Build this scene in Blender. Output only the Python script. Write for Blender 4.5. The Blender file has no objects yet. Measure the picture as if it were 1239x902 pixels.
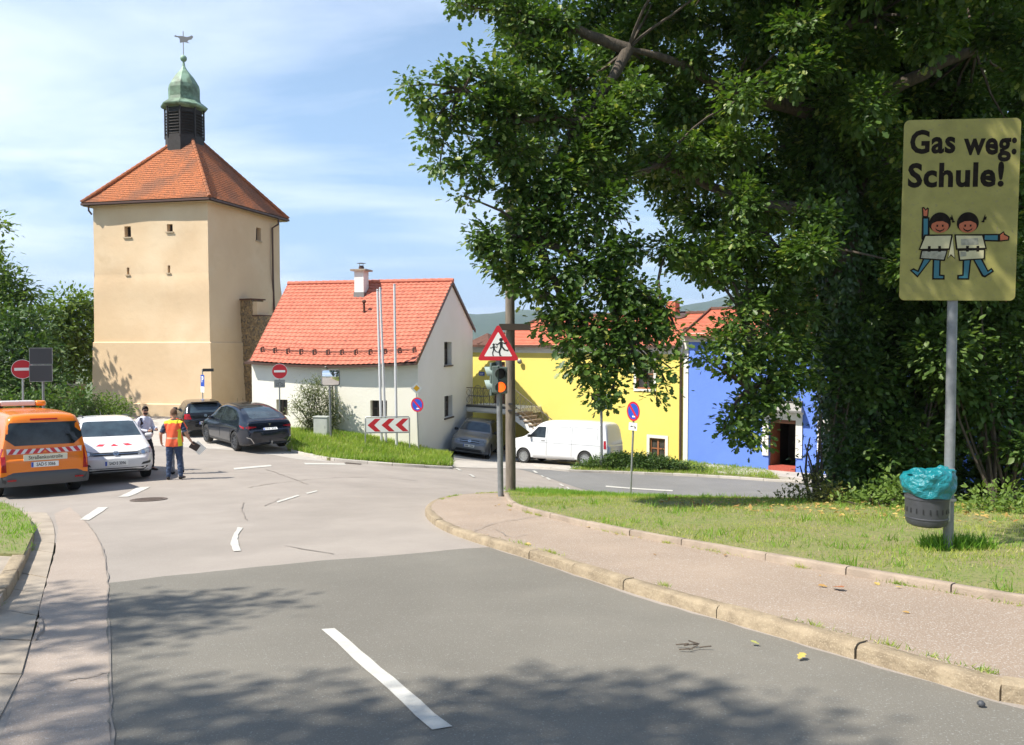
import bpy, bmesh, math, random
import numpy as np
from mathutils import Vector, Matrix
from mathutils.bvhtree import BVHTree
from mathutils.geometry import delaunay_2d_cdt
R = math.radians
random.seed(7)
rng = np.random.default_rng(11)
scn = bpy.context.scene
COL = scn.collection

# ------------------------------------------------------------------ camera
F0, CX, CY = 965.0, 619.5, 451.0
PITCH = R(2.14)
cam_d = bpy.data.cameras.new('camera')
cam_d.sensor_width = 36.0
cam_d.lens = 36.0 * F0 / 1239.0
cam_d.clip_start = 0.05
cam_d.clip_end = 20000
cam = bpy.data.objects.new('camera', cam_d)
cam.rotation_euler = (R(90) - PITCH, 0, 0)
COL.objects.link(cam)
scn.camera = cam

# ------------------------------------------------------------------ sun + sky + exposure
SUN_EL = R(53)
SUN_H = Vector((-0.91, -0.41)).normalized()          # horizontal direction TOWARDS the sun
sun_dir = Vector((SUN_H.x * math.cos(SUN_EL), SUN_H.y * math.cos(SUN_EL), math.sin(SUN_EL)))
sd = bpy.data.lights.new('sun', 'SUN')
sd.energy = 5.0
sd.angle = R(0.53)
sd.color = (1.0, 0.945, 0.85)
sun = bpy.data.objects.new('sun', sd)
sun.rotation_euler = (-sun_dir).to_track_quat('-Z', 'Y').to_euler()
COL.objects.link(sun)

world = bpy.data.worlds.new('World')
scn.world = world
world.use_nodes = True
wt = world.node_tree
wt.nodes.clear()
def wn(t, **kw):
    n = wt.nodes.new(t)
    for k, v in kw.items():
        setattr(n, k, v)
    return n
wout = wn('ShaderNodeOutputWorld')
wbg = wn('ShaderNodeBackground')
wbg.inputs['Strength'].default_value = 0.105
sky = wn('ShaderNodeTexSky', sky_type='NISHITA', sun_disc=False)
sky.sun_elevation = SUN_EL
sky.sun_rotation = math.atan2(SUN_H.x, SUN_H.y)
sky.air_density = 1.25
sky.dust_density = 0.15
sky.ozone_density = 1.5
tc = wn('ShaderNodeTexCoord')
sep = wn('ShaderNodeSeparateXYZ')
wt.links.new(tc.outputs['Generated'], sep.inputs[0])
zadd = wn('ShaderNodeMath', operation='ADD'); zadd.inputs[1].default_value = 0.12
wt.links.new(sep.outputs['Z'], zadd.inputs[0])
zmax = wn('ShaderNodeMath', operation='MAXIMUM'); zmax.inputs[1].default_value = 0.03
wt.links.new(zadd.outputs[0], zmax.inputs[0])
dx = wn('ShaderNodeMath', operation='DIVIDE'); dy = wn('ShaderNodeMath', operation='DIVIDE')
wt.links.new(sep.outputs['X'], dx.inputs[0]); wt.links.new(zmax.outputs[0], dx.inputs[1])
wt.links.new(sep.outputs['Y'], dy.inputs[0]); wt.links.new(zmax.outputs[0], dy.inputs[1])
comb = wn('ShaderNodeCombineXYZ')
wt.links.new(dx.outputs[0], comb.inputs[0]); wt.links.new(dy.outputs[0], comb.inputs[1])
mp = wn('ShaderNodeMapping')
mp.inputs['Scale'].default_value = (0.55, 1.0, 1.0)
mp.inputs['Location'].default_value = (3.1, 1.7, 0.0)
mp.inputs['Rotation'].default_value = (0, 0, 0.25)
wt.links.new(comb.outputs[0], mp.inputs[0])
n1 = wn('ShaderNodeTexNoise'); n1.inputs['Scale'].default_value = 0.9; n1.inputs['Detail'].default_value = 9
n1.inputs['Roughness'].default_value = 0.58; n1.inputs['Distortion'].default_value = 0.5
wt.links.new(mp.outputs[0], n1.inputs[0])
n2 = wn('ShaderNodeTexNoise'); n2.inputs['Scale'].default_value = 0.28; n2.inputs['Detail'].default_value = 3
wt.links.new(mp.outputs[0], n2.inputs[0])
m12 = wn('ShaderNodeMath', operation='ADD')
wt.links.new(n1.outputs[0], m12.inputs[0]); wt.links.new(n2.outputs[0], m12.inputs[1])
cr = wn('ShaderNodeMapRange')
cr.inputs['From Min'].default_value = 0.93; cr.inputs['From Max'].default_value = 1.22
cr.inputs['To Min'].default_value = 0.04; cr.inputs['To Max'].default_value = 0.88
wt.links.new(m12.outputs[0], cr.inputs[0])
mixc = wn('ShaderNodeMix', data_type='RGBA')
wt.links.new(cr.outputs[0], mixc.inputs['Factor'])
hz = wn('ShaderNodeMapRange')
hz.inputs['From Min'].default_value = 0.45; hz.inputs['From Max'].default_value = -0.02
hz.inputs['To Min'].default_value = 0.0; hz.inputs['To Max'].default_value = 0.92
wt.links.new(sep.outputs['Z'], hz.inputs[0])
mixh = wn('ShaderNodeMix', data_type='RGBA')
wt.links.new(hz.outputs[0], mixh.inputs['Factor'])
wt.links.new(sky.outputs[0], mixh.inputs['A'])
mixh.inputs['B'].default_value = (1.9, 3.4, 5.9, 1)
wt.links.new(mixh.outputs['Result'], mixc.inputs['A'])
mixc.inputs['B'].default_value = (6.3, 7.0, 8.3, 1)
wt.links.new(mixc.outputs['Result'], wbg.inputs['Color'])
wt.links.new(wbg.outputs[0], wout.inputs[0])

vs = scn.view_settings
scn.display_settings.display_device = 'sRGB'
vs.view_transform = 'Standard'
vs.look = 'None'
vs.exposure = 0.74
vs.gamma = 1.0
vs.use_curve_mapping = False
scn.cycles.max_bounces = 8
scn.cycles.diffuse_bounces = 3
scn.cycles.glossy_bounces = 3
scn.cycles.transmission_bounces = 6
scn.cycles.transparent_max_bounces = 8
scn.cycles.volume_bounces = 0
scn.cycles.use_denoising = True

# ------------------------------------------------------------------ terrain height
CP = np.array([
 (-12,-10,-1.0),(0,-10,-1.0),(12,-10,-1.0),(-5,0,-1.66),(0,0,-1.62),(6,0,-1.6),(-14,2,-1.7),(14,0,-1.6),
 (-5,5,-2.14),(0,4,-2.02),(4,4,-1.98),(-6.5,11,-2.76),(0,10,-2.6),(4.92,9,-2.43),(10,10,-2.5),(-5,16,-3.22),(-14,11,-2.7),
 (-11,18.5,-3.5),(-9.9,20.5,-3.52),(-0.3,20,-3.85),(-5,22,-3.72),(-16,20,-3.5),(-9.5,29.5,-3.97),(-12.9,32,-3.98),(-12,26,-3.85),
 (-16.3,43,-4.0),(-24,44,-4.0),(-22,30,-3.85),(-30,30,-3.9),(-4,34,-4.68),(-2.4,31,-4.76),(-5.6,30,-4.4),(-7.4,33,-3.98),(-5.6,33.5,-4.25),
 (-1.5,37.4,-5.45),(1.2,36.3,-5.48),(4.5,34.8,-5.43),(7.8,36,-5.5),(12,33,-5.5),(0.7,31,-5.02),(2.3,27.5,-5.05),(5.5,29.5,-5.33),
 (10,29,-5.35),(10,26,-5.2),(3.65,24.5,-4.88),(7.8,22,-4.6),(5.5,15,-3.12),(2,15,-3.1),(14,15,-3.2),(18,30,-5.3),(18,8,-2.4),
 (-2,26,-4.3),(18,38,-5.9),(0,44,-5.6),(8,44,-5.8),(-14,52,-4.2),(-34,52,-4.3),(-40,10,-3.0),(-40,-10,-1.2),(40,-10,-1.5),(40,20,-4.5),(40,50,-7),
 (0,65,-7),(-40,70,-5),(35,70,-8)], float)
def _phi(r2):
    return 0.5 * r2 * np.log(r2 + 1e-9)
_n = len(CP)
_K = _phi(((CP[:, None, :2] - CP[None, :, :2]) ** 2).sum(-1)) + np.eye(_n) * 0.25
_P = np.c_[np.ones(_n), CP[:, :2]]
_A = np.block([[_K, _P], [_P.T, np.zeros((3, 3))]])
_W = np.linalg.solve(_A, np.r_[CP[:, 2], 0, 0, 0])
def zarr(x, y):
    x = np.asarray(x, float).ravel(); y = np.asarray(y, float).ravel()
    out = np.empty(len(x))
    for i in range(0, len(x), 20000):
        xs, ys = x[i:i+20000], y[i:i+20000]
        r2 = (xs[:, None] - CP[None, :, 0]) ** 2 + (ys[:, None] - CP[None, :, 1]) ** 2
        near = _phi(r2) @ _W[:_n] + _W[_n] + _W[_n+1] * xs + _W[_n+2] * ys
        d = np.hypot(xs, ys - 25)
        t = np.clip((d - 42) / 60, 0, 1); t = t * t * (3 - 2 * t)
        t2 = np.clip((d - 60) / 500, 0, 1)
        far = -6.5 - 26 * t2 * t2 * (3 - 2 * t2)
        far = np.where(ys < -5, far * 0.3, far)
        out[i:i+20000] = near * (1 - t) + far * t
    return out
def zt(x, y):
    return float(zarr([x], [y])[0])
def ray(px, py):
    a = (px - CX) / F0; b = (py - CY) / F0
    c, s = math.cos(PITCH), math.sin(PITCH)
    return Vector((a, c - b * s, -s - b * c))
def P(px, py, Y):
    d = ray(px, py)
    return d * (Y / d.y)
def G(px, py, dz=0.0):
    d = ray(px, py)
    ts = np.arange(1.5, 75, 0.05)
    zz = ts * (d.z / d.y); xx = ts * (d.x / d.y)
    g = zarr(xx, ts) + dz - zz
    k = np.argmax(g > 0)
    if k == 0:
        k = len(ts) - 1
        return Vector((xx[k], ts[k], zt(xx[k], ts[k]) + dz))
    f = g[k-1] / (g[k-1] - g[k])
    Y = ts[k-1] + f * 0.05
    return Vector((Y * d.x / d.y, Y, Y * d.z / d.y))
def Gs(pts, dz=0.0):
    return [G(a, b, dz) for a, b in pts]

# ------------------------------------------------------------------ materials
def mat(name, color=(0.5, 0.5, 0.5), rough=0.6, metal=0.0, spec=0.5, n_scale=None, n_amt=0.0, n_col=None,
        bump=0.0, bump_scale=None, coat=0.0, alpha=None, emit=None, detail=6, stretch=None, big=None, fine=None):
    """Principled material; colour varied by object-space noise, optional bump, big stains and fine specks."""
    m = bpy.data.materials.new(name)
    m.use_nodes = True
    nt = m.node_tree
    b = nt.nodes['Principled BSDF']
    b.inputs['Base Color'].default_value = (*color, 1)
    b.inputs['Roughness'].default_value = rough
    b.inputs['Metallic'].default_value = metal
    b.inputs['Specular IOR Level'].default_value = spec
    b.inputs['Coat Weight'].default_value = coat
    b.inputs['Coat Roughness'].default_value = 0.04
    if emit:
        b.inputs['Emission Color'].default_value = (*emit[:3], 1)
        b.inputs['Emission Strength'].default_value = emit[3]
    co = nt.nodes.new('ShaderNodeTexCoord')
    src = co.outputs['Object']
    if stretch:
        mpn = nt.nodes.new('ShaderNodeMapping'); mpn.inputs['Scale'].default_value = stretch
        nt.links.new(src, mpn.inputs[0]); src = mpn.outputs[0]
    last = None
    def layer(prev, scale, lo, hi, c2, det, rg=0.6):
        nz = nt.nodes.new('ShaderNodeTexNoise')
        nz.inputs['Scale'].default_value = scale; nz.inputs['Detail'].default_value = det; nz.inputs['Roughness'].default_value = rg
        nt.links.new(src, nz.inputs[0])
        mr = nt.nodes.new('ShaderNodeMapRange')
        mr.inputs['From Min'].default_value = lo; mr.inputs['From Max'].default_value = hi
        nt.links.new(nz.outputs[0], mr.inputs[0])
        mx = nt.nodes.new('ShaderNodeMix'); mx.data_type = 'RGBA'
        nt.links.new(mr.outputs[0], mx.inputs['Factor'])
        if prev is None:
            mx.inputs['A'].default_value = (*color, 1)
        else:
            nt.links.new(prev, mx.inputs['A'])
        mx.inputs['B'].default_value = (*c2, 1)
        return mx.outputs['Result']
    if n_scale:
        c2 = n_col or tuple(c * (1 - n_amt) for c in color)
        last = layer(last, n_scale, 0.35, 0.65, c2, detail)
    if big:
        last = layer(last, big[0], big[1], big[2], big[3], 5)
    if fine:
        last = layer(last, fine[0], fine[1], fine[2], fine[3], 2, 0.5)
    if last is not None:
        nt.links.new(last, b.inputs['Base Color'])
    if bump:
        nz = nt.nodes.new('ShaderNodeTexNoise')
        nz.inputs['Scale'].default_value = bump_scale or 40; nz.inputs['Detail'].default_value = 5
        nt.links.new(src, nz.inputs[0])
        bp = nt.nodes.new('ShaderNodeBump'); bp.inputs['Strength'].default_value = min(1, bump)
        bp.inputs['Distance'].default_value = 0.01 if bump <= 1 else 0.01 * bump
        nt.links.new(nz.outputs[0], bp.inputs['Height'])
        nt.links.new(bp.outputs[0], b.inputs['Normal'])
    return m

def leaf_mat(name, c1, c2, trans=0.35, scale=0.8, rough=0.5, spec=0.3, c3=None):
    m = bpy.data.materials.new(name); m.use_nodes = True
    nt = m.node_tree; b = nt.nodes['Principled BSDF']; out = nt.nodes['Material Output']
    geo = nt.nodes.new('ShaderNodeNewGeometry')
    co = nt.nodes.new('ShaderNodeTexCoord')
    nz = nt.nodes.new('ShaderNodeTexNoise'); nz.inputs['Scale'].default_value = scale; nz.inputs['Detail'].default_value = 3
    nt.links.new(co.outputs['Object'], nz.inputs[0])
    ad = nt.nodes.new('ShaderNodeMath'); ad.operation = 'MULTIPLY_ADD'; ad.inputs[1].default_value = 0.55; 
    nt.links.new(geo.outputs['Random Per Island'], ad.inputs[0]); nt.links.new(nz.outputs[0], ad.inputs[2])
    mr = nt.nodes.new('ShaderNodeMapRange'); mr.inputs['From Min'].default_value = 0.45; mr.inputs['From Max'].default_value = 1.1
    nt.links.new(ad.outputs[0], mr.inputs[0])
    mx = nt.nodes.new('ShaderNodeMix'); mx.data_type = 'RGBA'
    mx.inputs['A'].default_value = (*c1, 1); mx.inputs['B'].default_value = (*c2, 1)
    nt.links.new(mr.outputs[0], mx.inputs['Factor'])
    res = mx.outputs['Result']
    if c3:
        gt = nt.nodes.new('ShaderNodeMath'); gt.operation = 'GREATER_THAN'; gt.inputs[1].default_value = 0.93
        nt.links.new(geo.outputs['Random Per Island'], gt.inputs[0])
        m3 = nt.nodes.new('ShaderNodeMix'); m3.data_type = 'RGBA'
        nt.links.new(gt.outputs[0], m3.inputs['Factor']); nt.links.new(res, m3.inputs['A']); m3.inputs['B'].default_value = (*c3, 1)
        res = m3.outputs['Result']
    nt.links.new(res, b.inputs['Base Color'])
    b.inputs['Roughness'].default_value = rough
    b.inputs['Specular IOR Level'].default_value = spec
    tr = nt.nodes.new('ShaderNodeBsdfTranslucent')
    sc = nt.nodes.new('ShaderNodeMix'); sc.data_type = 'RGBA'; sc.blend_type = 'MULTIPLY'; sc.inputs['Factor'].default_value = 1
    nt.links.new(res, sc.inputs['A']); sc.inputs['B'].default_value = (1.6, 1.7, 0.7, 1)
    nt.links.new(sc.outputs['Result'], tr.inputs[0])
    ms = nt.nodes.new('ShaderNodeMixShader'); ms.inputs[0].default_value = trans
    nt.links.new(b.outputs[0], ms.inputs[1]); nt.links.new(tr.outputs[0], ms.inputs[2])
    nt.links.new(ms.outputs[0], out.inputs['Surface'])
    return m

def asphalt(name, base, dark, speck, spk=0.62, bumpv=0.6):
    return mat(name, base, rough=0.85, spec=0.3, n_scale=1.3, n_col=dark, bump=bumpv, bump_scale=140, detail=8,
               big=(0.45, 0.42, 0.68, tuple(c * 0.80 for c in base)), fine=(75, spk, spk + 0.1, speck))

M = {}
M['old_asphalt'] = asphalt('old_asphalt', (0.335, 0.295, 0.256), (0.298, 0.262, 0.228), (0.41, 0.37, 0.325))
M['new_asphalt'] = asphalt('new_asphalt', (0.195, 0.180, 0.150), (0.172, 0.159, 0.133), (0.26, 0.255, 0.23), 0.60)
M['side_asphalt'] = asphalt('side_asphalt', (0.38, 0.315, 0.26), (0.33, 0.27, 0.222), (0.45, 0.40, 0.36), 0.6)
M['pave'] = asphalt('pavement_asphalt', (0.365, 0.28, 0.21), (0.315, 0.24, 0.18), (0.47, 0.42, 0.37), 0.56, 0.9)
M['low_asphalt'] = asphalt('low_asphalt', (0.21, 0.205, 0.195), (0.185, 0.18, 0.172), (0.27, 0.27, 0.25), 0.62)
M['concrete'] = mat('concrete', (0.46, 0.42, 0.37), rough=0.9, n_scale=2.5, n_amt=0.18, bump=0.5, bump_scale=60, fine=(50, 0.6, 0.7, (0.34, 0.31, 0.28)))
M['slab'] = mat('paving_slab', (0.38, 0.32, 0.25), rough=0.9, n_scale=2.0, n_amt=0.3, bump=0.6, bump_scale=50)
M['granite'] = mat('granite', (0.325, 0.255, 0.165), rough=0.85, n_scale=5, n_col=(0.215, 0.165, 0.105), bump=1.6, bump_scale=22, fine=(90, 0.55, 0.7, (0.37, 0.30, 0.205)))
M['edging'] = mat('edging_stone', (0.36, 0.285, 0.215), rough=0.9, n_scale=3, n_col=(0.26, 0.205, 0.155), bump=0.7, bump_scale=50)
M['paint_line'] = mat('road_paint', (0.56, 0.545, 0.49), rough=0.7, n_scale=7, n_col=(0.46, 0.44, 0.39), bump=0.3, bump_scale=120, fine=(30, 0.62, 0.7, (0.42, 0.41, 0.38)))
M['tar'] = mat('crack_tar', (0.225, 0.195, 0.165), rough=0.8)
M['soil'] = mat('grassy_soil', (0.165, 0.19, 0.05), rough=0.95, n_scale=2.2, n_col=(0.22, 0.19, 0.09), bump=1.0, bump_scale=30, fine=(22, 0.55, 0.7, (0.07, 0.11, 0.02)))
M['steel'] = mat('galvanised_steel', (0.42, 0.43, 0.43), rough=0.45, metal=0.7, n_scale=14, n_amt=0.25)
M['pole_grey'] = mat('pole_grey', (0.24, 0.25, 0.25), rough=0.55, metal=0.3, n_scale=9, n_amt=0.3)
M['alu'] = mat('sign_back', (0.30, 0.31, 0.31), rough=0.5, metal=0.5, n_scale=6, n_amt=0.2)
M['wood_pole'] = mat('weathered_wood', (0.21, 0.175, 0.135), rough=0.9, n_scale=3, n_col=(0.12, 0.10, 0.078), stretch=(8, 8, 0.8), bump=0.8, bump_scale=12)
M['white_paint'] = mat('white_sign', (0.78, 0.78, 0.75), rough=0.35)
M['red'] = mat('sign_red', (0.50, 0.012, 0.022), rough=0.35)
M['blue'] = mat('sign_blue', (0.015, 0.07, 0.42), rough=0.35)
M['yellow_sign'] = mat('sign_amber', (0.80, 0.42, 0.02), rough=0.35)
M['black'] = mat('black', (0.012, 0.012, 0.013), rough=0.5)
M['dark_plastic'] = mat('dark_plastic', (0.035, 0.036, 0.038), rough=0.55)
M['darkgrey'] = mat('dark_grey', (0.05, 0.053, 0.058), rough=0.6)
M['rubber'] = mat('rubber', (0.018, 0.018, 0.018), rough=0.75)
M['glass'] = mat('car_glass', (0.010, 0.012, 0.014), rough=0.05, spec=0.45, n_scale=2.2, n_col=(0.035, 0.045, 0.05))
M['glass_blue'] = mat('windscreen_glass', (0.05, 0.075, 0.09), rough=0.05, spec=0.9, n_scale=2.5, n_col=(0.025, 0.035, 0.045))
M['win_glass'] = mat('window_glass', (0.03, 0.03, 0.03), rough=0.08, spec=0.8, n_scale=1.4, n_col=(0.09, 0.085, 0.075))
M['chrome'] = mat('chrome', (0.7, 0.7, 0.7), rough=0.15, metal=1.0)
M['rim_metal'] = mat('rim_metal', (0.45, 0.45, 0.46), rough=0.3, metal=0.8)
M['lamp_clear'] = mat('headlamp_glass', (0.30, 0.32, 0.34), rough=0.08, spec=0.9, n_scale=14, n_col=(0.08, 0.085, 0.09))
M['lamp_red'] = mat('tail_lamp_red', (0.42, 0.008, 0.012), rough=0.12, n_scale=18, n_col=(0.2, 0.004, 0.008))

# ------------------------------------------------------------------ mesh builder
def link(o, parent=None):
    COL.objects.link(o)
    if parent is not None:
        o.parent = parent
    return o
def tag(o, label=None, cat=None, group=None, kind=None):
    if label: o['label'] = label
    if cat: o['category'] = cat
    if group: o['group'] = group
    if kind: o['kind'] = kind
    return o
def thing(name, label, cat, loc, rotz=0.0, group=None):
    o = bpy.data.objects.new(name, None)
    o.empty_display_size = 0.3
    o.location = loc; o.rotation_euler = (0, 0, rotz)
    link(o)
    return tag(o, label, cat, group)
def copy_tree(o, parent=None):
    c = o.copy(); COL.objects.link(c)
    if parent is not None: c.parent = parent
    for ch in list(o.children): copy_tree(ch, c)
    return c

class MB:
    def __init__(s):
        s.v = []; s.f = []; s.m = []
    def add(s, verts, faces, mi=0, mtx=None):
        o = len(s.v)
        if mtx is not None: verts = [mtx @ Vector(p) for p in verts]
        s.v += [tuple(p) for p in verts]
        s.f += [tuple(i + o for i in f) for f in faces]
        s.m += [mi] * len(faces)
        return s
    def box(s, c, size, rotz=0.0, mi=0, mtx=None, chamf=0.0):
        x, y, z = size[0]/2, size[1]/2, size[2]/2
        m = Matrix.Translation(Vector(c)) @ Matrix.Rotation(rotz, 4, 'Z')
        if mtx is not None: m = mtx @ m
        b = min(chamf, x*.9, y*.9, z*.9)
        if b > 0:
            bm = bmesh.new(); bmesh.ops.create_cube(bm, size=1.0)
            bmesh.ops.scale(bm, vec=(2*x, 2*y, 2*z), verts=bm.verts)
            bmesh.ops.bevel(bm, geom=bm.edges[:], offset=b, segments=2, affect='EDGES', profile=0.5)
            bm.verts.index_update()
            s.add([v.co.copy() for v in bm.verts], [[v.index for v in f.verts] for f in bm.faces], mi, m)
            bm.free(); return s
        vs_ = [(-x,-y,-z),(x,-y,-z),(x,y,-z),(-x,y,-z),(-x,-y,z),(x,-y,z),(x,y,z),(-x,y,z)]
        return s.add(vs_, [(3,2,1,0),(4,5,6,7),(0,1,5,4),(1,2,6,5),(2,3,7,6),(3,0,4,7)], mi, m)
    def boxpp(s, a, b, w, h, mi=0):
        """beam from a to b, w wide (horizontal) and h high"""
        a, b = Vector(a), Vector(b); d = b - a; L = d.length; d.normalize()
        up = Vector((0,0,1)) if abs(d.z) < 0.95 else Vector((0,1,0))
        r = d.cross(up).normalized(); u = r.cross(d)
        m = Matrix((( d.x, r.x, u.x, 0),(d.y, r.y, u.y, 0),(d.z, r.z, u.z, 0),(0,0,0,1)))
        m = Matrix.Translation((a + b)/2) @ m
        return s.box((0,0,0), (L, w, h), mi=mi, mtx=m)
    def tube(s, pts, r, n=8, mi=0, caps=True):
        pts = [Vector(p) for p in pts]
        rs = r if isinstance(r, (list, tuple)) else [r]*len(pts)
        o = len(s.v); N = len(pts); ref = None
        for i, p in enumerate(pts):
            d = (pts[min(i+1, N-1)] - pts[max(i-1, 0)])
            if d.length < 1e-9: d = Vector((0,0,1))
            d.normalize()
            if ref is None:
                ref = Vector((1,0,0)) if abs(d.x) < 0.8 else Vector((0,1,0))
            a = (ref - d*ref.dot(d)).normalized(); ref = a; b = d.cross(a)
            for k in range(n):
                t = 2*math.pi*k/n
                s.v.append(tuple(p + (a*math.cos(t) + b*math.sin(t))*rs[i]))
        for i in range(N-1):
            for k in range(n):
                k2 = (k+1) % n
                s.f.append((o+i*n+k, o+i*n+k2, o+(i+1)*n+k2, o+(i+1)*n+k)); s.m.append(mi)
        if caps:
            s.f.append(tuple(o+k for k in reversed(range(n)))); s.m.append(mi)
            s.f.append(tuple(o+(N-1)*n+k for k in range(n))); s.m.append(mi)
        return s
    def lathe(s, prof, n=24, mtx=None, mi=0, close=False):
        """prof: (r, z) list"""
        vs_ = []; fs = []; N = len(prof)
        for r, z in prof:
            for k in range(n):
                t = 2*math.pi*k/n; vs_.append((r*math.cos(t), r*math.sin(t), z))
        for i in range(N-1 + (1 if close else 0)):
            j = (i+1) % N
            for k in range(n):
                k2 = (k+1) % n
                fs.append((i*n+k, i*n+k2, j*n+k2, j*n+k))
        if not close:
            fs.append(tuple(reversed(range(n)))); fs.append(tuple((N-1)*n+k for k in range(n)))
        return s.add(vs_, fs, mi, mtx)
    def prism(s, pts, thick, mtx, mi=0, z0=0.0):
        """2D outline (ccw) in the mtx's xy plane extruded along +z"""
        n = len(pts)
        vs_ = [(x, y, z0) for x, y in pts] + [(x, y, z0 + thick) for x, y in pts]
        fs = [tuple(reversed(range(n))), tuple(range(n, 2*n))] + [(i, (i+1) % n, n+(i+1) % n, n+i) for i in range(n)]
        return s.add(vs_, fs, mi, mtx)
    def build(s, name, mats, parent=None, origin=None, smooth=None, uv=None):
        me = bpy.data.meshes.new(name)
        v = s.v
        if origin is not None:
            ox, oy, oz = origin; v = [(a-ox, b-oy, c-oz) for a, b, c in v]
        me.from_pydata(v, [], s.f)
        if not isinstance(mats, (list, tuple)): mats = [mats]
        for m_ in mats: me.materials.append(m_)
        if len(mats) > 1: me.polygons.foreach_set('material_index', s.m)
        if smooth is not None:
            me.polygons.foreach_set('use_smooth', [True]*len(me.polygons))
            me.set_sharp_from_angle(angle=R(smooth))
        me.validate(verbose=False)
        me.update()
        o = bpy.data.objects.new(name, me)
        return link(o, parent)

def frame(origin, xdir, ydir):
    x = Vector(xdir).normalized(); y = Vector(ydir); y = (y - x*y.dot(x)).normalized(); z = x.cross(y)
    m = Matrix(((x.x,y.x,z.x,0),(x.y,y.y,z.y,0),(x.z,y.z,z.z,0),(0,0,0,1)))
    return Matrix.Translation(Vector(origin)) @ m
def facing(origin, ang):
    """vertical plane frame whose normal points at horizontal angle ang (deg, 0=+X, -90=towards the camera side); x to the viewer's right, y up"""
    n = Vector((math.cos(R(ang)), math.sin(R(ang)), 0))
    x = Vector((0,0,1)).cross(n)
    return frame(origin, x, (0,0,1))
def disc(r, n=32, sx=1.0, sy=1.0, c=(0,0)):
    return [(c[0]+r*sx*math.cos(2*math.pi*k/n), c[1]+r*sy*math.sin(2*math.pi*k/n)) for k in range(n)]
def rrect(w, h, r, n=5, c=(0,0)):
    out = []
    for cx, cy, a in ((w/2-r, h/2-r, 0), (-w/2+r, h/2-r, 90), (-w/2+r, -h/2+r, 180), (w/2-r, -h/2+r, 270)):
        for k in range(n+1):
            t = R(a + 90*k/n); out.append((c[0]+cx+r*math.cos(t), c[1]+cy+r*math.sin(t)))
    return out
def text_into(mb, txt, mtx, size, z0=0.002, thick=0.002, mi=0, sx=1.0, bold=0.0, align='CENTER', spacing=1.0):
    cu = bpy.data.curves.new('txt', 'FONT'); cu.body = txt; cu.size = size; cu.extrude = thick/2
    cu.offset = bold; cu.align_x = align; cu.align_y = 'CENTER'; cu.resolution_u = 3; cu.space_character = spacing
    ob = bpy.data.objects.new('txt', cu); COL.objects.link(ob)
    dg = bpy.context.evaluated_depsgraph_get(); ev = ob.evaluated_get(dg); me = ev.to_mesh()
    vs_ = [(v.co.x*sx, v.co.y, v.co.z + z0 + thick/2) for v in me.vertices]
    fs = [tuple(p.vertices) for p in me.polygons]
    ev.to_mesh_clear()
    bpy.data.objects.remove(ob); bpy.data.curves.remove(cu)
    mb.add(vs_, fs, mi, mtx)

# ------------------------------------------------------------------ draped sheets
def resample(poly, step, closed=True):
    out = []; n = len(poly)
    for i in range(n if closed else n-1):
        a, b = Vector(poly[i][:2]), Vector(poly[(i+1) % n][:2])
        k = max(1, int(math.ceil((b-a).length/step)))
        for j in range(k): out.append(a + (b-a)*(j/k))
    if not closed: out.append(Vector(poly[-1][:2]))
    return out
def smooth_line(pts, it=2):
    pts = [Vector(p[:2]) for p in pts]
    for _ in range(it):
        q = [pts[0]]
        for a, b in zip(pts[:-1], pts[1:]):
            q += [a*0.75 + b*0.25, a*0.25 + b*0.75]
        q.append(pts[-1]); pts = q
    return pts
def drape(name, poly, dz, material, step=0.5, origin=None, parent=None, wobble=0.0, thick=0.0):
    poly = [Vector(p[:2]) for p in poly]
    bd = resample(poly, step)
    if wobble:
        bd = [p + Vector((random.uniform(-wobble, wobble), random.uniform(-wobble, wobble))) for p in bd]
    xs = [p.x for p in bd]; ys = [p.y for p in bd]
    pts = list(bd)
    gx = np.arange(min(xs)+step*.37, max(xs), step); gy = np.arange(min(ys)+step*.41, max(ys), step)
    if len(gx) and len(gy):
        XX, YY = np.meshgrid(gx, gy); XX = XX.ravel(); YY = YY.ravel()
        ins = np.zeros(len(XX), bool); n = len(bd); mind = np.full(len(XX), 1e9)
        for i in range(n):
            ax, ay = bd[i]; bx, by = bd[(i+1) % n]
            c = ((ay > YY) != (by > YY)); 
            with np.errstate(divide='ignore', invalid='ignore'):
                xi = (bx-ax)*(YY-ay)/(by-ay+1e-15)+ax
            ins ^= c & (XX < xi)
            mind = np.minimum(mind, (XX-ax)**2 + (YY-ay)**2)
        keep = ins & (mind > (step*.35)**2)
        pts += [Vector((float(a), float(b))) for a, b in zip(XX[keep], YY[keep])]
    nb = len(bd)
    v, e, f, *_ = delaunay_2d_cdt(pts, [], [list(range(nb))], 1, 1e-5)
    z = zarr([p.x for p in v], [p.y for p in v]) + dz
    mb = MB()
    mb.v = [(p.x, p.y, float(q)) for p, q in zip(v, z)]
    fs = []
    for t in f:
        a, b, c = (Vector(mb.v[i]) for i in t[:3])
        fs.append(tuple(t) if (b-a).cross(c-a).z > 0 else tuple(reversed(t)))
    mb.f = fs; mb.m = [0]*len(fs)
    if thick:
        o = len(mb.v)
        for p in bd:
            zz = zt(p.x, p.y)+dz
            mb.v += [(p.x, p.y, zz), (p.x, p.y, zz-thick)]
        for i in range(nb):
            j = (i+1) % nb
            mb.f.append((o+2*i, o+2*j, o+2*j+1, o+2*i+1)); mb.m.append(0)
    return mb.build(name, material, parent, origin, smooth=30)
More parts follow.
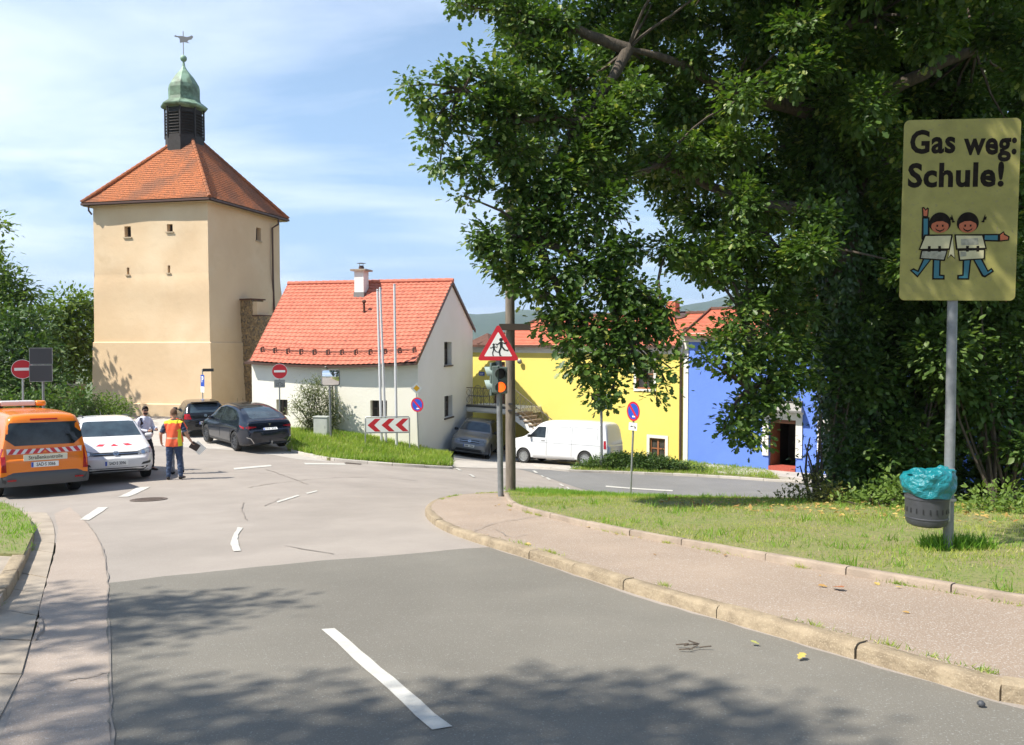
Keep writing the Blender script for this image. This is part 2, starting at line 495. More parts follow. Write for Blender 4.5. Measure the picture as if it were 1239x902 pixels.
def kerb(name, line, width, height, base, material, side=1, stone=1.0, joint=0.012, bev=0.02, jit=0.006):
    """row of kerb stones swept along a line; side=+1 puts the stones to the left of the direction of travel"""
    pts = resample(line, 0.12, closed=False)
    L = [0.0]
    for a, b in zip(pts[:-1], pts[1:]): L.append(L[-1] + (b-a).length)
    def at(s_):
        s_ = min(max(s_, 0), L[-1]-1e-6)
        k = int(np.searchsorted(L, s_, side='right'))-1; k = min(k, len(pts)-2)
        t = (s_-L[k])/max(1e-9, L[k+1]-L[k]); d = (pts[k+1]-pts[k]).normalized()
        return pts[k].lerp(pts[k+1], t), Vector((-d.y, d.x))*side
    mb = MB(); s_ = 0.0
    prof = [(0, -0.25), (0, height-bev), (bev*.35, height-bev*.3), (bev, height), (width-bev*.6, height), (width, height-bev*.5), (width, -0.25)]
    while s_ < L[-1]-0.1:
        ln = min(stone*random.uniform(.8, 1.25), L[-1]-s_)
        n = max(2, int(ln/0.2)+1); o = len(mb.v); h_ = random.uniform(-jit, jit); w_ = random.uniform(-jit, jit)
        for i in range(n):
            p, nn = at(s_ + joint/2 + (ln-joint)*i/(n-1))
            zz = zt(p.x, p.y) + base
            for d, h in prof:
                q = p + nn*(d + (w_ if d == 0 else 0) + random.uniform(-jit, jit)*.4)
                mb.v.append((q.x, q.y, zz + h + (h_ if h > 0 else 0) + random.uniform(-jit, jit)*.3))
        K = len(prof)
        for i in range(n-1):
            for k in range(K-1):
                a = o+i*K+k
                fc = (a, a+1, a+K+1, a+K)
                mb.f.append(fc if side < 0 else fc[::-1]); mb.m.append(0)
        mb.f.append(tuple(o+k for k in range(K))); mb.m.append(0)
        mb.f.append(tuple(o+(n-1)*K+k for k in reversed(range(K)))); mb.m.append(0)
        s_ += ln
    return mb.build(name, material, smooth=40)

# ------------------------------------------------------------------ fast leaf / blade meshes
def island_mesh(name, V, faces_per, material, parent=None, origin=(0,0,0), smooth=False):
    """V: (n, k, 3) vertices of n copies; faces_per: faces on the k vertices"""
    n, k, _ = V.shape
    co = (V.reshape(-1, 3) - np.array(origin)).astype(np.float32)
    loops = []; sizes = []
    for f in faces_per: loops += list(f); sizes.append(len(f))
    loops = np.array(loops); LN = len(loops)
    allv = (loops[None, :] + (np.arange(n)*k)[:, None]).ravel().astype(np.int32)
    sz = np.tile(np.array(sizes), n); st = np.concatenate([[0], np.cumsum(sz)[:-1]]).astype(np.int32)
    me = bpy.data.meshes.new(name)
    me.vertices.add(len(co)); me.vertices.foreach_set('co', co.ravel())
    me.loops.add(len(allv)); me.loops.foreach_set('vertex_index', allv)
    me.polygons.add(len(st)); me.polygons.foreach_set('loop_start', st)
    try: me.polygons.foreach_set('loop_total', sz.astype(np.int32))
    except Exception: pass
    if smooth: me.polygons.foreach_set('use_smooth', np.ones(len(st), bool))
    me.materials.append(material)
    me.update(calc_edges=True)
    o = bpy.data.objects.new(name, me)
    return link(o, parent)
OAK = np.array([(0,0,0),(.13,.16,.03),(.10,.30,.03),(.29,.46,.07),(.17,.60,.05),(.24,.78,.05),(.08,.95,0),(0,1,-.02),
                (-.13,.16,.03),(-.10,.30,.03),(-.29,.46,.07),(-.17,.60,.05),(-.24,.78,.05),(-.08,.95,0)], float)
OAK_F = [(0,1,2,3,4,5,6,7),(0,7,13,12,11,10,9,8)]
RHO = np.array([(0,0,0),(.25,.42,.06),(.14,.8,.02),(0,1,-.04),(-.14,.8,.02),(-.25,.42,.06)], float)
RHO_F = [(0,1,2,3),(0,3,4,5)]
QUAD = np.array([(0,0,0),(.27,.5,.05),(0,1,-.03),(-.27,.5,.05)], float)
QUAD_F = [(0,1,2),(0,2,3)]
def unit(a):
    return a/np.maximum(np.linalg.norm(a, axis=1, keepdims=True), 1e-9)
def leaves(Pn, D, N, S, tpl, wid=1.0):
    """Pn positions, D leaf axis, N approximate normal, S size"""
    D = unit(D); N = N - (N*D).sum(1, keepdims=True)*D; N = unit(N); X = np.cross(D, N)
    t = tpl
    return (Pn[:, None, :] + S[:, None, None]*(X[:, None, :]*t[None, :, 0:1]*wid + D[:, None, :]*t[None, :, 1:2] + N[:, None, :]*t[None, :, 2:3]))
def rand_unit(n):
    return unit(rng.normal(size=(n, 3)))

# ================================================================== THE SETTING: ground, roads, pavements
def axis_grid(lo, hi, dense_lo, dense_hi, step):
    mid = list(np.arange(dense_lo, dense_hi + step*.5, step))
    a = []; x = dense_hi; s = step
    while x < hi:
        s *= 1.28; x += s; a.append(min(x, hi))
    b = []; x = dense_lo; s = step
    while x > lo:
        s *= 1.28; x -= s; b.append(max(x, lo))
    return np.array(b[::-1] + mid + a)
gx = axis_grid(-6000, 6000, -30, 24, 0.6)
gy = axis_grid(-1500, 6000, -8, 54, 0.6)
XX, YY = np.meshgrid(gx, gy)
ZZ = zarr(XX, YY) - 0.07
nx_, ny_ = len(gx), len(gy)
mb = MB()
mb.v = list(zip(XX.ravel().tolist(), YY.ravel().tolist(), ZZ.tolist()))
mb.f = [(j*nx_+i, j*nx_+i+1, (j+1)*nx_+i+1, (j+1)*nx_+i) for j in range(ny_-1) for i in range(nx_-1)]
mb.m = [0]*len(mb.f)
M['field'] = mat('meadow_ground', (0.10, 0.125, 0.04), rough=0.95, n_scale=0.9, n_col=(0.15, 0.135, 0.07), bump=1.0, bump_scale=20,
                 big=(0.02, 0.45, 0.6, (0.06, 0.10, 0.03)))
tag(mb.build('ground', M['field'], smooth=60), kind='structure')

# far wooded hills beyond the valley
def hill_h(x, y):
    h = 225*np.exp(-((x-1150)/620)**2) + 150*np.exp(-((x+250)/900)**2) + 70*np.exp(-((x+1700)/800)**2) + 50*np.exp(-((x-2600)/700)**2)
    h = h*(1 + 0.06*np.sin(x/110.) + 0.04*np.sin(x/47.+1))
    return -34 + h*np.clip(1 - ((y-3000)/900)**2, 0, 1)**0.8
hx = np.linspace(-3200, 3600, 260); hy = np.linspace(2080, 3900, 46)
HX, HY = np.meshgrid(hx, hy); HZ = hill_h(HX, HY) + rng.uniform(-1.6, 2.2, HX.shape)
mb = MB(); mb.v = list(zip(HX.ravel().tolist(), HY.ravel().tolist(), HZ.ravel().tolist()))
mb.f = [(j*260+i, j*260+i+1, (j+1)*260+i+1, (j+1)*260+i) for j in range(45) for i in range(259)]; mb.m = [0]*len(mb.f)
M['forest'] = mat('distant_forest', (0.022, 0.045, 0.022), rough=1.0, n_scale=0.03, n_col=(0.034, 0.06, 0.028), fine=(0.006, 0.55, 0.65, (0.06, 0.09, 0.04)))
tag(mb.build('hills', M['forest'], smooth=60), kind='structure')

# ------------------------------------------------------------------ outlines read off the ground (photo pixels -> world)
K1 = [(1239,858),(1162,835.5),(1007,789.6),(858,746),(786,725),(709,700),(619,670),(577.5,658),(536,643.5),(515,628.6),(514,617),(530,607.7),(560,603),(604,600.6),(620,597)]
K1w = [p.xy for p in Gs(K1)]
k1a = Vector((K1w[0].x + 4.2, K1w[0].y - 2.3)); k1a2 = Vector((K1w[0].x + 9, K1w[0].y - 5.6))
k1_far = [(2.2, 23.6), (5.0, 26.6), (9.5, 26.4), (16, 25.0), (26, 24.0)]        # back kerb of the island along the lower road
K1line = smooth_line([k1a2, k1a] + K1w, 2)
K2 = [(1239,733),(1210,727),(1084.5,705),(983,688),(834,661),(762,648),(703,636),(643,621),(622,615),(612,608),(610,600)]
K2w = [p.xy for p in Gs(K2, 0.11)]
k2a = Vector((K2w[0].x + 4.0, K2w[0].y - 1.9)); k2b = Vector((K2w[0].x + 9, K2w[0].y - 4.6))
K2line = smooth_line([k2b, k2a] + K2w, 2)

# main road, old light asphalt covering the whole junction
old_poly = [(-9.5,-9),(14,-9),(14,-2)] + [tuple(K1w[0] + Vector((3.4,-2.4)))] + [tuple(p) for p in [w_ + Vector((.05,.02)) for w_ in K1w]] + \
           [tuple(G(640,600).xy), tuple(G(700,606).xy), (6.5,26.8),(5.5,29.6),(3.2,31.4),(2.0,34.0),(3.0,38.5),(-2.3,41.0),(-2.6,37.5),
            tuple(G(545,566).xy), tuple(G(440,560).xy), tuple(G(398,557).xy), tuple(G(350,545).xy), (-8.6,34.2),(-11.6,36.4),(-13.5,40.6),(-16,42.4),(-24.5,43.6),(-28,42),(-28,34),(-24,27),(-19,21),(-15.5,15.5),
            tuple(G(20,625).xy), tuple(G(46,640).xy), tuple(G(70,660).xy), tuple(G(40,775).xy), tuple(G(0,862).xy), (-2.9,3.0),(-3.6,-1)]
# (ends on the driver's left side)
old_poly = [p for p in old_poly]
old_poly[0] = (-5.0,-9)
tag(drape('junction_road', old_poly, 0.0, M['old_asphalt'], step=0.5), kind='structure')

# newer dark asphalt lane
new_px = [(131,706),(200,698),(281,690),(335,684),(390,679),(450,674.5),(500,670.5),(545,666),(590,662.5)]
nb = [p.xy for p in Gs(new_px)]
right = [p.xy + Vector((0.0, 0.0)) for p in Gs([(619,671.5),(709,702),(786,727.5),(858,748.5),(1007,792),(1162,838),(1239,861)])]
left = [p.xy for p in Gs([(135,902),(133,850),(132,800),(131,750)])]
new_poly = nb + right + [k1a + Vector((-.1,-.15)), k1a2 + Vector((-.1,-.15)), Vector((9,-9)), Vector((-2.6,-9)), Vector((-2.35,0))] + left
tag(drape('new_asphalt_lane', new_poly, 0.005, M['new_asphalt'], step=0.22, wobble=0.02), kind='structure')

# pinkish old strip on the left + slab gutter
strip_r = [(131,706),(128,680),(121,655),(110,638),(96,624),(84,614)]
strip_l = [(66,622),(70,640),(68,662),(52,722),(35,790),(20,842),(6,880),(-4,902)]
sp = [p.xy for p in Gs([(135,902),(133,850),(132,800),(131,750)] + strip_r + strip_l)]
sp2 = [Vector((-3.3, 0)), Vector((-3.3,-8)), Vector((-2.65,-8)), Vector((-2.4,0))]
tag(drape('side_lane', sp + sp2, 0.004, M['side_asphalt'], step=0.3, wobble=0.01), kind='structure')
def strip_quads(name, inner, outer, dz, material, n, gap=0.02, thick=0.03):
    """slabs laid crosswise between two lines"""
    a = resample(inner, 0.05, False); b = resample(outer, 0.05, False)
    mb = MB()
    for i in range(n):
        t0, t1 = i/n, (i+1)/n - gap/ max(1, n)*0.6
        q = []
        for ln, t in ((a, t0), (b, t0), (b, t1), (a, t1)):
            p = ln[min(len(ln)-1, int(t*(len(ln)-1)))]; q.append(p)
        h = dz + random.uniform(-.004, .005)
        mb.add([(p.x, p.y, zt(p.x, p.y)+h) for p in q] + [(p.x, p.y, zt(p.x, p.y)+h-thick) for p in q],
               [(0,1,2,3) if (q[1]-q[0]).cross(q[2]-q[0]) > 0 else (3,2,1,0), (0,4,5,1), (1,5,6,2), (2,6,7,3), (3,7,4,0)])
    return mb.build(name, material)
gut_in = [p.xy for p in Gs([(56,621),(64,632),(68,655),(51,722),(34,790),(19,842),(5,880)])] + [Vector((-3.3,2.6))]
gut_out = [p.xy for p in Gs([(22,620),(38,634),(43,655),(24,700),(1,745)])] + [Vector((-5.05,5.2)), Vector((-4.6,3.8)), Vector((-4.2,2.6))]
tag(strip_quads('gutter_slabs', smooth_line(gut_in), smooth_line(gut_out), 0.012, M['slab'], 15), kind='structure')
KL = smooth_line([Vector((-4.3,1.5)), Vector((-4.75,3.6))] + [p.xy for p in Gs([(1,745),(24,700),(43,655),(38,636),(22,622),(0,612)])] + [Vector((-14.5,17.6))], 2)
tag(kerb('left_kerb', KL, 0.14, 0.12, 0.0, M['granite'], side=1, stone=0.9), kind='structure')
# left pavement slabs near the camera and the verge behind
lp = [Vector((-4.5,1.5)), Vector((-4.9,3.7))] + [p.xy for p in Gs([(-3,745),(18,700),(28,685)])] + [p.xy for p in Gs([(0,683),(-60,683)])] + [Vector((-8.5,4)), Vector((-8,1.5))]
tag(drape('left_pavement', lp, 0.10, M['slab'], step=0.4, thick=0.2), kind='structure')
verge_l = [p.xy for p in Gs([(29,684),(41,655),(36,637),(20,624),(-3,614)])] + [Vector((-14.8,18)), Vector((-24,20)), Vector((-24,8)), Vector((-9.2,9.6))]
tag(drape('left_verge', verge_l, 0.13, M['soil'], step=0.4, thick=0.25), kind='structure')

# right pavement between the granite kerb and the grass edging
nk = Vector((0.0, 0.2))
def offs(line, d):
    out = []
    for i, p in enumerate(line):
        a = line[max(0, i-1)]; b = line[min(len(line)-1, i+1)]; t = (b-a).normalized()
        out.append(p + Vector((-t.y, t.x))*d)
    return out
inner1 = offs(K1line, -0.11)
pv = [Vector(p) for p in inner1] + [Vector(p) for p in reversed(offs(K2line, -0.05))]
tag(drape('right_pavement', pv, 0.10, M['pave'], step=0.4), kind='structure')
tag(kerb('granite_kerb', K1line, 0.145, 0.10, 0.0, M['granite'], side=-1, stone=1.05, bev=0.035, jit=0.008), kind='structure')
tag(kerb('grass_edging', K2line, 0.09, 0.075, 0.10, M['edging'], side=-1, stone=1.0, bev=0.02, jit=0.004), kind='structure')
island = [Vector(p) for p in offs(K2line, -0.07)] + [Vector((0.0,20.9)), Vector((1.4,22.9)), Vector((3.4,25.3)), Vector((6.5,26.0)), Vector((12,25.4)), Vector((26,23.0)), Vector((28,-2))]
tag(drape('grass_island', island, 0.145, M['soil'], step=0.5, thick=0.3), kind='structure')
# little verge where edging reaches the poles
tag(kerb('island_back_kerb', smooth_line([Vector((-0.15,20.8)), Vector((0.7,22.4)), Vector((3.3,25.5)), Vector((6.5,26.25)), Vector((12,25.7)), Vector((26,23.3))], 2), 0.12, 0.13, 0.0, M['granite'], side=-1), kind='structure')

# lower road + its far kerb, verge and footway in front of the coloured houses
lr = [(-0.2,32.5)] + [tuple(p.xy) for p in Gs([(640,563)])] + [(1.6,33.9)] + [tuple(p.xy) for p in Gs([(690,571),(740,573),(800,575.5),(870,578.5),(980,586)])] + [(17,29.4),(34,26),(34,19),(20,24),(12,26.0),(6.5,26.5),(3.2,25.8),(2.3,27.6)]
tag(drape('lower_road', lr, 0.007, M['low_asphalt'], step=0.5, wobble=0.01), kind='structure')
fk = [p.xy for p in Gs([(683,571.5),(740,573),(800,575.5),(870,578.5),(980,586)])] + [Vector((17,29.4)), Vector((34,26))]
tag(kerb('far_kerb', smooth_line([fk[0] + Vector((-1.2,1.0))] + fk, 2), 0.12, 0.10, 0.0, M['concrete'], side=1), kind='structure')
verge_far = [p.xy + Vector((0,.12)) for p in Gs([(690,571.5),(740,573),(800,575.5),(870,578.5),(945,583)])] + [Vector((10.9,34.1)), Vector((7.8,36.6)), Vector((5.8,37.8)), Vector((4.9,36.5)), Vector((4.0,34.6))]
tag(drape('far_verge', verge_far, 0.10, M['soil'], step=0.5, thick=0.2), kind='structure')
foot = [p.xy for p in Gs([(868,576),(940,579.5),(980,584.5)])] + [Vector((17,29.8)), Vector((17,31.2)), Vector((13,32.6)), Vector((10.4,34.2)), Vector((8.6,35.6))]
tag(drape('house_footway', foot, 0.125, M['concrete'], step=0.5, thick=0.25), kind='structure')
park = [p.xy for p in Gs([(548,566),(600,567),(640,568),(690,570)])] + [Vector((4.6,36.9)), Vector((3,39.5)), Vector((-2.4,44)), Vector((-2.9,39)), Vector((-2.6,35.5))]
tag(drape('house_forecourt', park, 0.012, M['concrete'], step=0.5), kind='structure')

# grass bank in front of the white house, with kerb; concrete apron beside the dark car
bank = [p.xy for p in Gs([(348,546),(398,557.5),(440,561),(500,565),(546,567)])] + [Vector((-2.75,34.6)), Vector((-3.6,34.5)), Vector((-4.2,34.3)), Vector((-7.9,35.3)), Vector((-11.5,36.0)), Vector((-11.2,34.9)), Vector((-9.2,33.5))]
tag(drape('grass_bank', bank, 0.10, M['soil'], step=0.4, thick=0.2), kind='structure')
bk = [p.xy for p in Gs([(352,547),(398,558),(440,561.5),(500,566),(548,568)])]
tag(kerb('bank_kerb', smooth_line(bk, 2), 0.12, 0.10, 0.0, M['concrete'], side=1), kind='structure')
apron = [p.xy for p in Gs([(330,551),(360,556),(400,559.5),(384,555),(350,546),(320,535)])] + [Vector((-12,36.2)), Vector((-14,39.5)), Vector((-17,41.5)), Vector((-24,42.6)), Vector((-24,36)), Vector((-15,31))]
tag(drape('parking_apron', apron, 0.006, M['concrete'], step=0.5), kind='structure')

# ------------------------------------------------------------------ painted markings (separate stripes, all flush paint on the road)
def marking(px, dz=0.010, name='lane_marking', pave=0.0):
    w = [p.xy for p in Gs(px, dz)]
    o = drape(name, w, dz, M['paint_line'], step=0.25, wobble=0.008)
    return tag(o, kind='structure')
marking([(390,761),(404,760),(547,879),(523,883)])
marking([(288,638),(293.5,638.7),(289,645),(287.5,652),(289,660),(291.5,666.5),(282.5,667.3),(279,659),(280.5,650)])
marking([(334,607),(360,599),(362.5,600),(336,608.4)])
marking([(370,596.5),(383,593.6),(384.5,594.6),(372,597.8)])
marking([(282,566.5),(327,562.6),(329,564.4),(284,568.5)])
marking([(368,560.4),(417,561),(419,562.6),(370,562.2)])
marking([(96,629),(119,614),(131,614),(108,629.5)])
marking([(143,601.5),(166,590),(182,589.3),(156,601)])
for q in ([(644,569.6),(647,569.6),(651,572.2),(648,572.4)], [(654,575.4),(656,575.4),(659,577.3),(657,577.4)], [(660,578),(663,578),(667,580.6),(664,580.7)],
          [(676,585.6),(679,585.5),(683,588.2),(680,588.3)], [(684.5,589.4),(687,589.3),(690,592),(687.4,592)],
          [(733,587.8),(814,593.2),(814,594.7),(733,589.2)], [(551,566.9),(553.5,566.8),(559,569.4),(556,569.6)], [(567,574.2),(569.5,574),(575,577),(572,577.2)]):
    marking(q, 0.02)

# cracks sealed with tar and open joints: thin dark strips
def crack(px, w=0.012, dz=0.011, jag=0.03, name='road_crack'):
    ln = resample(smooth_line([p.xy for p in Gs(px, dz)], 1), 0.35, False)
    jag = min(jag, .022)
    ln = [p + Vector((random.uniform(-jag, jag), random.uniform(-jag, jag))) for p in ln]
    mb = MB(); n = len(ln)
    for i, p in enumerate(ln):
        t = (ln[min(i+1, n-1)] - ln[max(i-1, 0)]).normalized(); nn = Vector((-t.y, t.x))*w*random.uniform(.25, 1.0)
        for q in (p-nn, p+nn): mb.v.append((q.x, q.y, zt(q.x, q.y)+dz))
    for i in range(n-1):
        mb.f.append((2*i, 2*i+2, 2*i+3, 2*i+1)); mb.m.append(0)
    return tag(mb.build(name, M['tar']), kind='structure')
crack([(135,902),(133,850),(132,800),(131,750),(131,706),(128,680),(121,655),(110,638),(96,624)], 0.009, 0.013, 0.01)
crack([(300,590),(310,588),(345,583),(400,578),(460,577),(505,582)], 0.02)
crack([(322,568),(345,576),(372,586)], 0.02)
crack([(295,608),(292,618),(299,629)], 0.015)
crack([(345,660),(372,665),(405,670)], 0.013)
crack([(320,612),(330,608),(338,603)], 0.014)
crack([(88,822),(112,818),(128,814)], 0.012, 0.012)
crack([(47,752),(51,744),(50,760),(42,772)], 0.02, 0.02)
crack([(131,574),(200,572),(260,570),(330,573)], 0.012)
crack([(575,642),(600,632),(640,626),(660,623)], 0.010, 0.115)
crack([(600,640),(615,650),(640,646)], 0.008, 0.115)
crack([(430,588),(500,592),(560,590)], 0.012)

# manhole, grate
mh = G(180,605)
def level_frame(p, dz=0.0):
    e = 0.3; zx = (zt(p.x+e, p.y)-zt(p.x-e, p.y))/(2*e); zy = (zt(p.x, p.y+e)-zt(p.x, p.y-e))/(2*e)
    return frame((p.x, p.y, zt(p.x, p.y)+dz), (1,0,zx), (0,1,zy))
M['iron'] = mat('cast_iron', (0.17, 0.13, 0.105), rough=0.7, metal=0.3, n_scale=20, n_amt=0.35)
mb = MB(); fr = level_frame(mh, 0.012)
mb.lathe([(0.0,0.0),(0.30,0.002),(0.31,0.0)], 32, fr, 0)
for a in range(-4, 5):
    L_ = math.sqrt(max(0, .27**2-(a*.06)**2)); mb.box((0, a*.06, .005), (2*L_, .022, .006), mtx=fr)
m1 = mb.build('manhole_cover', M['iron'], None, None, smooth=30)
tag(m1, 'round cast iron manhole cover in the light asphalt behind the orange van', 'manhole cover')
mb = MB(); mb.lathe([(0.315,0.0),(0.315,0.005),(0.36,0.003),(0.365,0.0)], 36, fr, 0)
rg = mb.build('frame', M['iron'], m1)
gp = G(427,561.5)
fr = level_frame(gp, 0.014); mb = MB(); mb.box((0,0,0), (.56,.36,.01), mtx=fr)
for a in range(-4, 5): mb.box((a*.06, 0, .008), (.025,.3,.008), mtx=fr)
tag(mb.build('drain_grate', M['iron']), 'iron drain grate in the road at the kerb of the grass bank', 'drain')

# ================================================================== BUILDINGS
M['tower_wall'] = mat('ochre_render', (0.67, 0.495, 0.31), rough=0.9, n_scale=0.5, n_col=(0.63, 0.455, 0.28), bump=1.2, bump_scale=3.5,
                      big=(0.22, 0.45, 0.62, (0.70, 0.54, 0.355)), fine=(1.1, .60, .80, (.61, .45, .28)))
M['tower_trim'] = mat('pale_stone_sill', (0.50, 0.39, 0.26), rough=0.9, n_scale=6, n_amt=0.2)
M['white_wall'] = mat('cream_render', (0.82, 0.79, 0.69), rough=0.9, n_scale=0.7, n_col=(0.79, 0.755, 0.65), bump=0.6, bump_scale=9)
M['gable_wall'] = mat('white_render', (0.77, 0.76, 0.72), rough=0.9, n_scale=0.5, n_col=(0.72, 0.71, 0.66), bump=0.6, bump_scale=9)
M['yellow_wall'] = mat('yellow_render', (0.77, 0.63, 0.155), rough=0.9, n_scale=0.6, n_col=(0.72, 0.585, 0.14), bump=0.5, bump_scale=12)
M['blue_wall'] = mat('blue_render', (0.135, 0.245, 0.72), rough=0.9, n_scale=0.6, n_col=(0.12, 0.22, 0.66), bump=0.5, bump_scale=12)
M['trim_white'] = mat('white_trim', (0.76, 0.73, 0.66), rough=0.85, n_scale=5, n_amt=0.08)
M['roof_new'] = mat('red_pantiles', (0.53, 0.18, 0.115), rough=0.8, spec=0.2, n_scale=4.3, n_col=(0.45, 0.14, 0.09), big=(0.5, 0.5, 0.8, (0.57, 0.22, 0.145)), fine=(6, .56, .7, (.37,.125,.085)))
M['roof_plain'] = mat('red_plain_tiles', (0.54, 0.16, 0.09), rough=0.8, n_scale=3.3, n_col=(0.46, 0.125, 0.07))
M['roof_old'] = mat('old_tiles', (0.50, 0.168, 0.072), rough=0.9, spec=.2, n_scale=6.5, n_col=(0.36, 0.13, 0.055), fine=(16, 0.5, 0.64, (0.17, 0.085, 0.05)),
                    big=(0.33, 0.46, 0.56, (0.27, 0.115, 0.065)))
M['roof_brown'] = mat('brown_tiles', (0.13, 0.055, 0.035), rough=0.85, n_scale=8, n_amt=0.4)
M['gutter'] = mat('gutter_brown', (0.10, 0.055, 0.04), rough=0.5, metal=0.3)
M['gutter_grey'] = mat('gutter_zinc', (0.25, 0.24, 0.225), rough=0.5, metal=0.4)
M['copper'] = mat('green_copper', (0.15, 0.24, 0.155), rough=0.6, n_scale=1.8, n_col=(0.06, 0.085, 0.05), spec=0.5, big=(1.1, 0.48, 0.62, (0.25, 0.38, 0.27)))
M['louvre'] = mat('dark_louvre', (0.028, 0.022, 0.019), rough=0.7, n_scale=8, n_amt=0.4)
M['wood_frame'] = mat('brown_window_frame', (0.30, 0.115, 0.05), rough=0.55)
M['dark_frame'] = mat('dark_window_frame', (0.07, 0.05, 0.04), rough=0.6)
M['rubble'] = mat('rubble_stone', (0.40, 0.27, 0.13), rough=0.95, n_scale=3.5, n_col=(0.21, 0.15, 0.085), bump=2.5, bump_scale=7, fine=(9, 0.52, 0.6, (0.15, 0.115, 0.08)))
M['old_wood'] = mat('dark_door', (0.035, 0.025, 0.02), rough=0.6)
M['dark_room'] = mat('dark_interior', (0.02, 0.018, 0.016), rough=0.9)

def wall(mb, mapf, L, z0, z1, openings, depth=0.22, ds=1.0, dzs=1.2, mi=0, mi_rev=None):
    """wall face in (s,z) with real openings and reveals; mapf(s,z,d) -> point, d>0 outwards"""
    mi_rev = mi if mi_rev is None else mi_rev
    def breaks(a, b, step, ex):
        o = {round(a, 4), round(b, 4)} | {round(e, 4) for e in ex if a < e < b}
        k = int((b-a)/step)
        for i in range(1, k):
            c = a + (b-a)*i/k
            if all(abs(c-e) > step*.25 for e in o): o.add(round(c, 4))
        return sorted(o)
    ss = breaks(0, L, ds, [x for q in openings for x in (q[0], q[1])])
    zs = breaks(z0, z1, dzs, [x for q in openings for x in (q[2], q[3])])
    idx = {}
    def vid(s, z):
        if (s, z) not in idx:
            idx[(s, z)] = len(mb.v); mb.v.append(tuple(mapf(s, z, 0)))
        return idx[(s, z)]
    for i in range(len(ss)-1):
        for j in range(len(zs)-1):
            cs, cz = (ss[i]+ss[i+1])/2, (zs[j]+zs[j+1])/2
            if any(q[0] < cs < q[1] and q[2] < cz < q[3] for q in openings): continue
            mb.f.append((vid(ss[i], zs[j]), vid(ss[i+1], zs[j]), vid(ss[i+1], zs[j+1]), vid(ss[i], zs[j+1]))); mb.m.append(mi)
    for a, b, c, d in openings:
        o = len(mb.v)
        for (s, z) in ((a, c), (b, c), (b, d), (a, d)):
            mb.v.append(tuple(mapf(s, z, 0))); mb.v.append(tuple(mapf(s, z, -depth)))
        for k in range(4):
            k2 = (k+1) % 4
            mb.f.append((o+2*k, o+2*k+1, o+2*k2+1, o+2*k2)); mb.m.append(mi_rev)
def window(parent, origin, mapf, q, depth, frame_m, glass_m, cols=2, rows=2, fw=0.06, sill=None, name='window', surround=None, label=None, board=None):
    """window set in a reveal; part = frame mesh with the pane (and sill) as sub-parts"""
    a, b, c, d = q
    def seg(mb, s0, s1, z0, z1, d0, d1):
        pts = [mapf(s, z, dd) for dd in (d0, d1) for s, z in ((s0, z0), (s1, z0), (s1, z1), (s0, z1))]
        mb.add(pts, [(3,2,1,0),(4,5,6,7),(0,1,5,4),(1,2,6,5),(2,3,7,6),(3,0,4,7)])
    mb = MB(); di = -depth + 0.002
    seg(mb, a, b, c, c+fw, di, di+.06); seg(mb, a, b, d-fw, d, di, di+.06)
    seg(mb, a, a+fw, c+fw, d-fw, di, di+.06); seg(mb, b-fw, b, c+fw, d-fw, di, di+.06)
    for k in range(1, cols):
        s = a + (b-a)*k/cols; seg(mb, s-fw*.6, s+fw*.6, c+fw, d-fw, di, di+.055)
    for k in range(1, rows):
        z = c + (d-c)*k/rows; seg(mb, a+fw, b-fw, z-fw*.35, z+fw*.35, di, di+.045)
    w = mb.build(name, frame_m, parent, origin)
    g = MB(); seg(g, a, b, c, d, di-.03, di+.012); g.build('pane', glass_m, w, None if origin is None else origin)
    if sill:
        sm = MB(); seg(sm, a-.06, b+.06, c-.07, c-.002, -depth+.01, .07); sm.build('sill', sill, w, origin)
    if surround:
        sm = MB(); u = surround[1]
        seg(sm, a-u, b+u, d, d+u, -.02, .03); seg(sm, a-u, a, c, d, -.02, .03); seg(sm, b, b+u, c, d, -.02, .03); seg(sm, a-u, b+u, c-u*.8, c, -.02, .045)
        sm.build('surround', surround[0], w, origin)
    return w

def tile_field(origin, u, v, U, V, tw, th, kind='pan', planes=(), deform=None, amp=1.0):
    """real relief: rows of tiles on the plane origin + u*s + v*t (v up the slope); clipped by planes (co, no) keeping the side the normal points to"""
    u = Vector(u).normalized(); v = Vector(v).normalized(); n = u.cross(v).normalized(); origin = Vector(origin)
    cols = max(1, int(round(U/tw))); rows = max(1, int(round(V/th))); tw = U/cols; th = V/rows
    bm = bmesh.new()
    su = 6 if kind == 'pan' else 2
    nu = cols*su + 1
    rowsv = []
    for r_ in range(rows):
        for t, lift in ((0.0, 1.0), (0.55, .45), (0.999, 0.0)):
            rowv = []
            for i in range(nu):
                s = i*tw/su; ph = (i % su)/su
                h = 0
                if kind == 'pan': h = 0.030*(0.5+0.5*math.cos(2*math.pi*(ph+.1)))*amp
                else: h = 0.006*((i//su*7 + r_*3) % 3)*amp*(1 if i % su else .3)
                h += 0.028*lift*amp
                p = origin + u*s + v*((r_+t)*th) + n*h
                rowv.append((s/U, (r_+t)/rows, p))
            rowsv.append(rowv)
    vv = []
    for rowv in rowsv:
        vv.append([bm.verts.new(deform(a, b, p) if deform else p) for a, b, p in rowv])
    for j in range(len(vv)-1):
        for i in range(nu-1):
            bm.faces.new((vv[j][i], vv[j][i+1], vv[j+1][i+1], vv[j+1][i]))
    for co, no in planes:
        bmesh.ops.bisect_plane(bm, geom=bm.verts[:]+bm.edges[:]+bm.faces[:], plane_co=co, plane_no=no, clear_inner=True, clear_outer=False)
    bm.verts.index_update()
    mb = MB(); mb.add([w.co.copy() for w in bm.verts], [[w.index for w in f.verts] for f in bm.faces]); bm.free()
    return mb
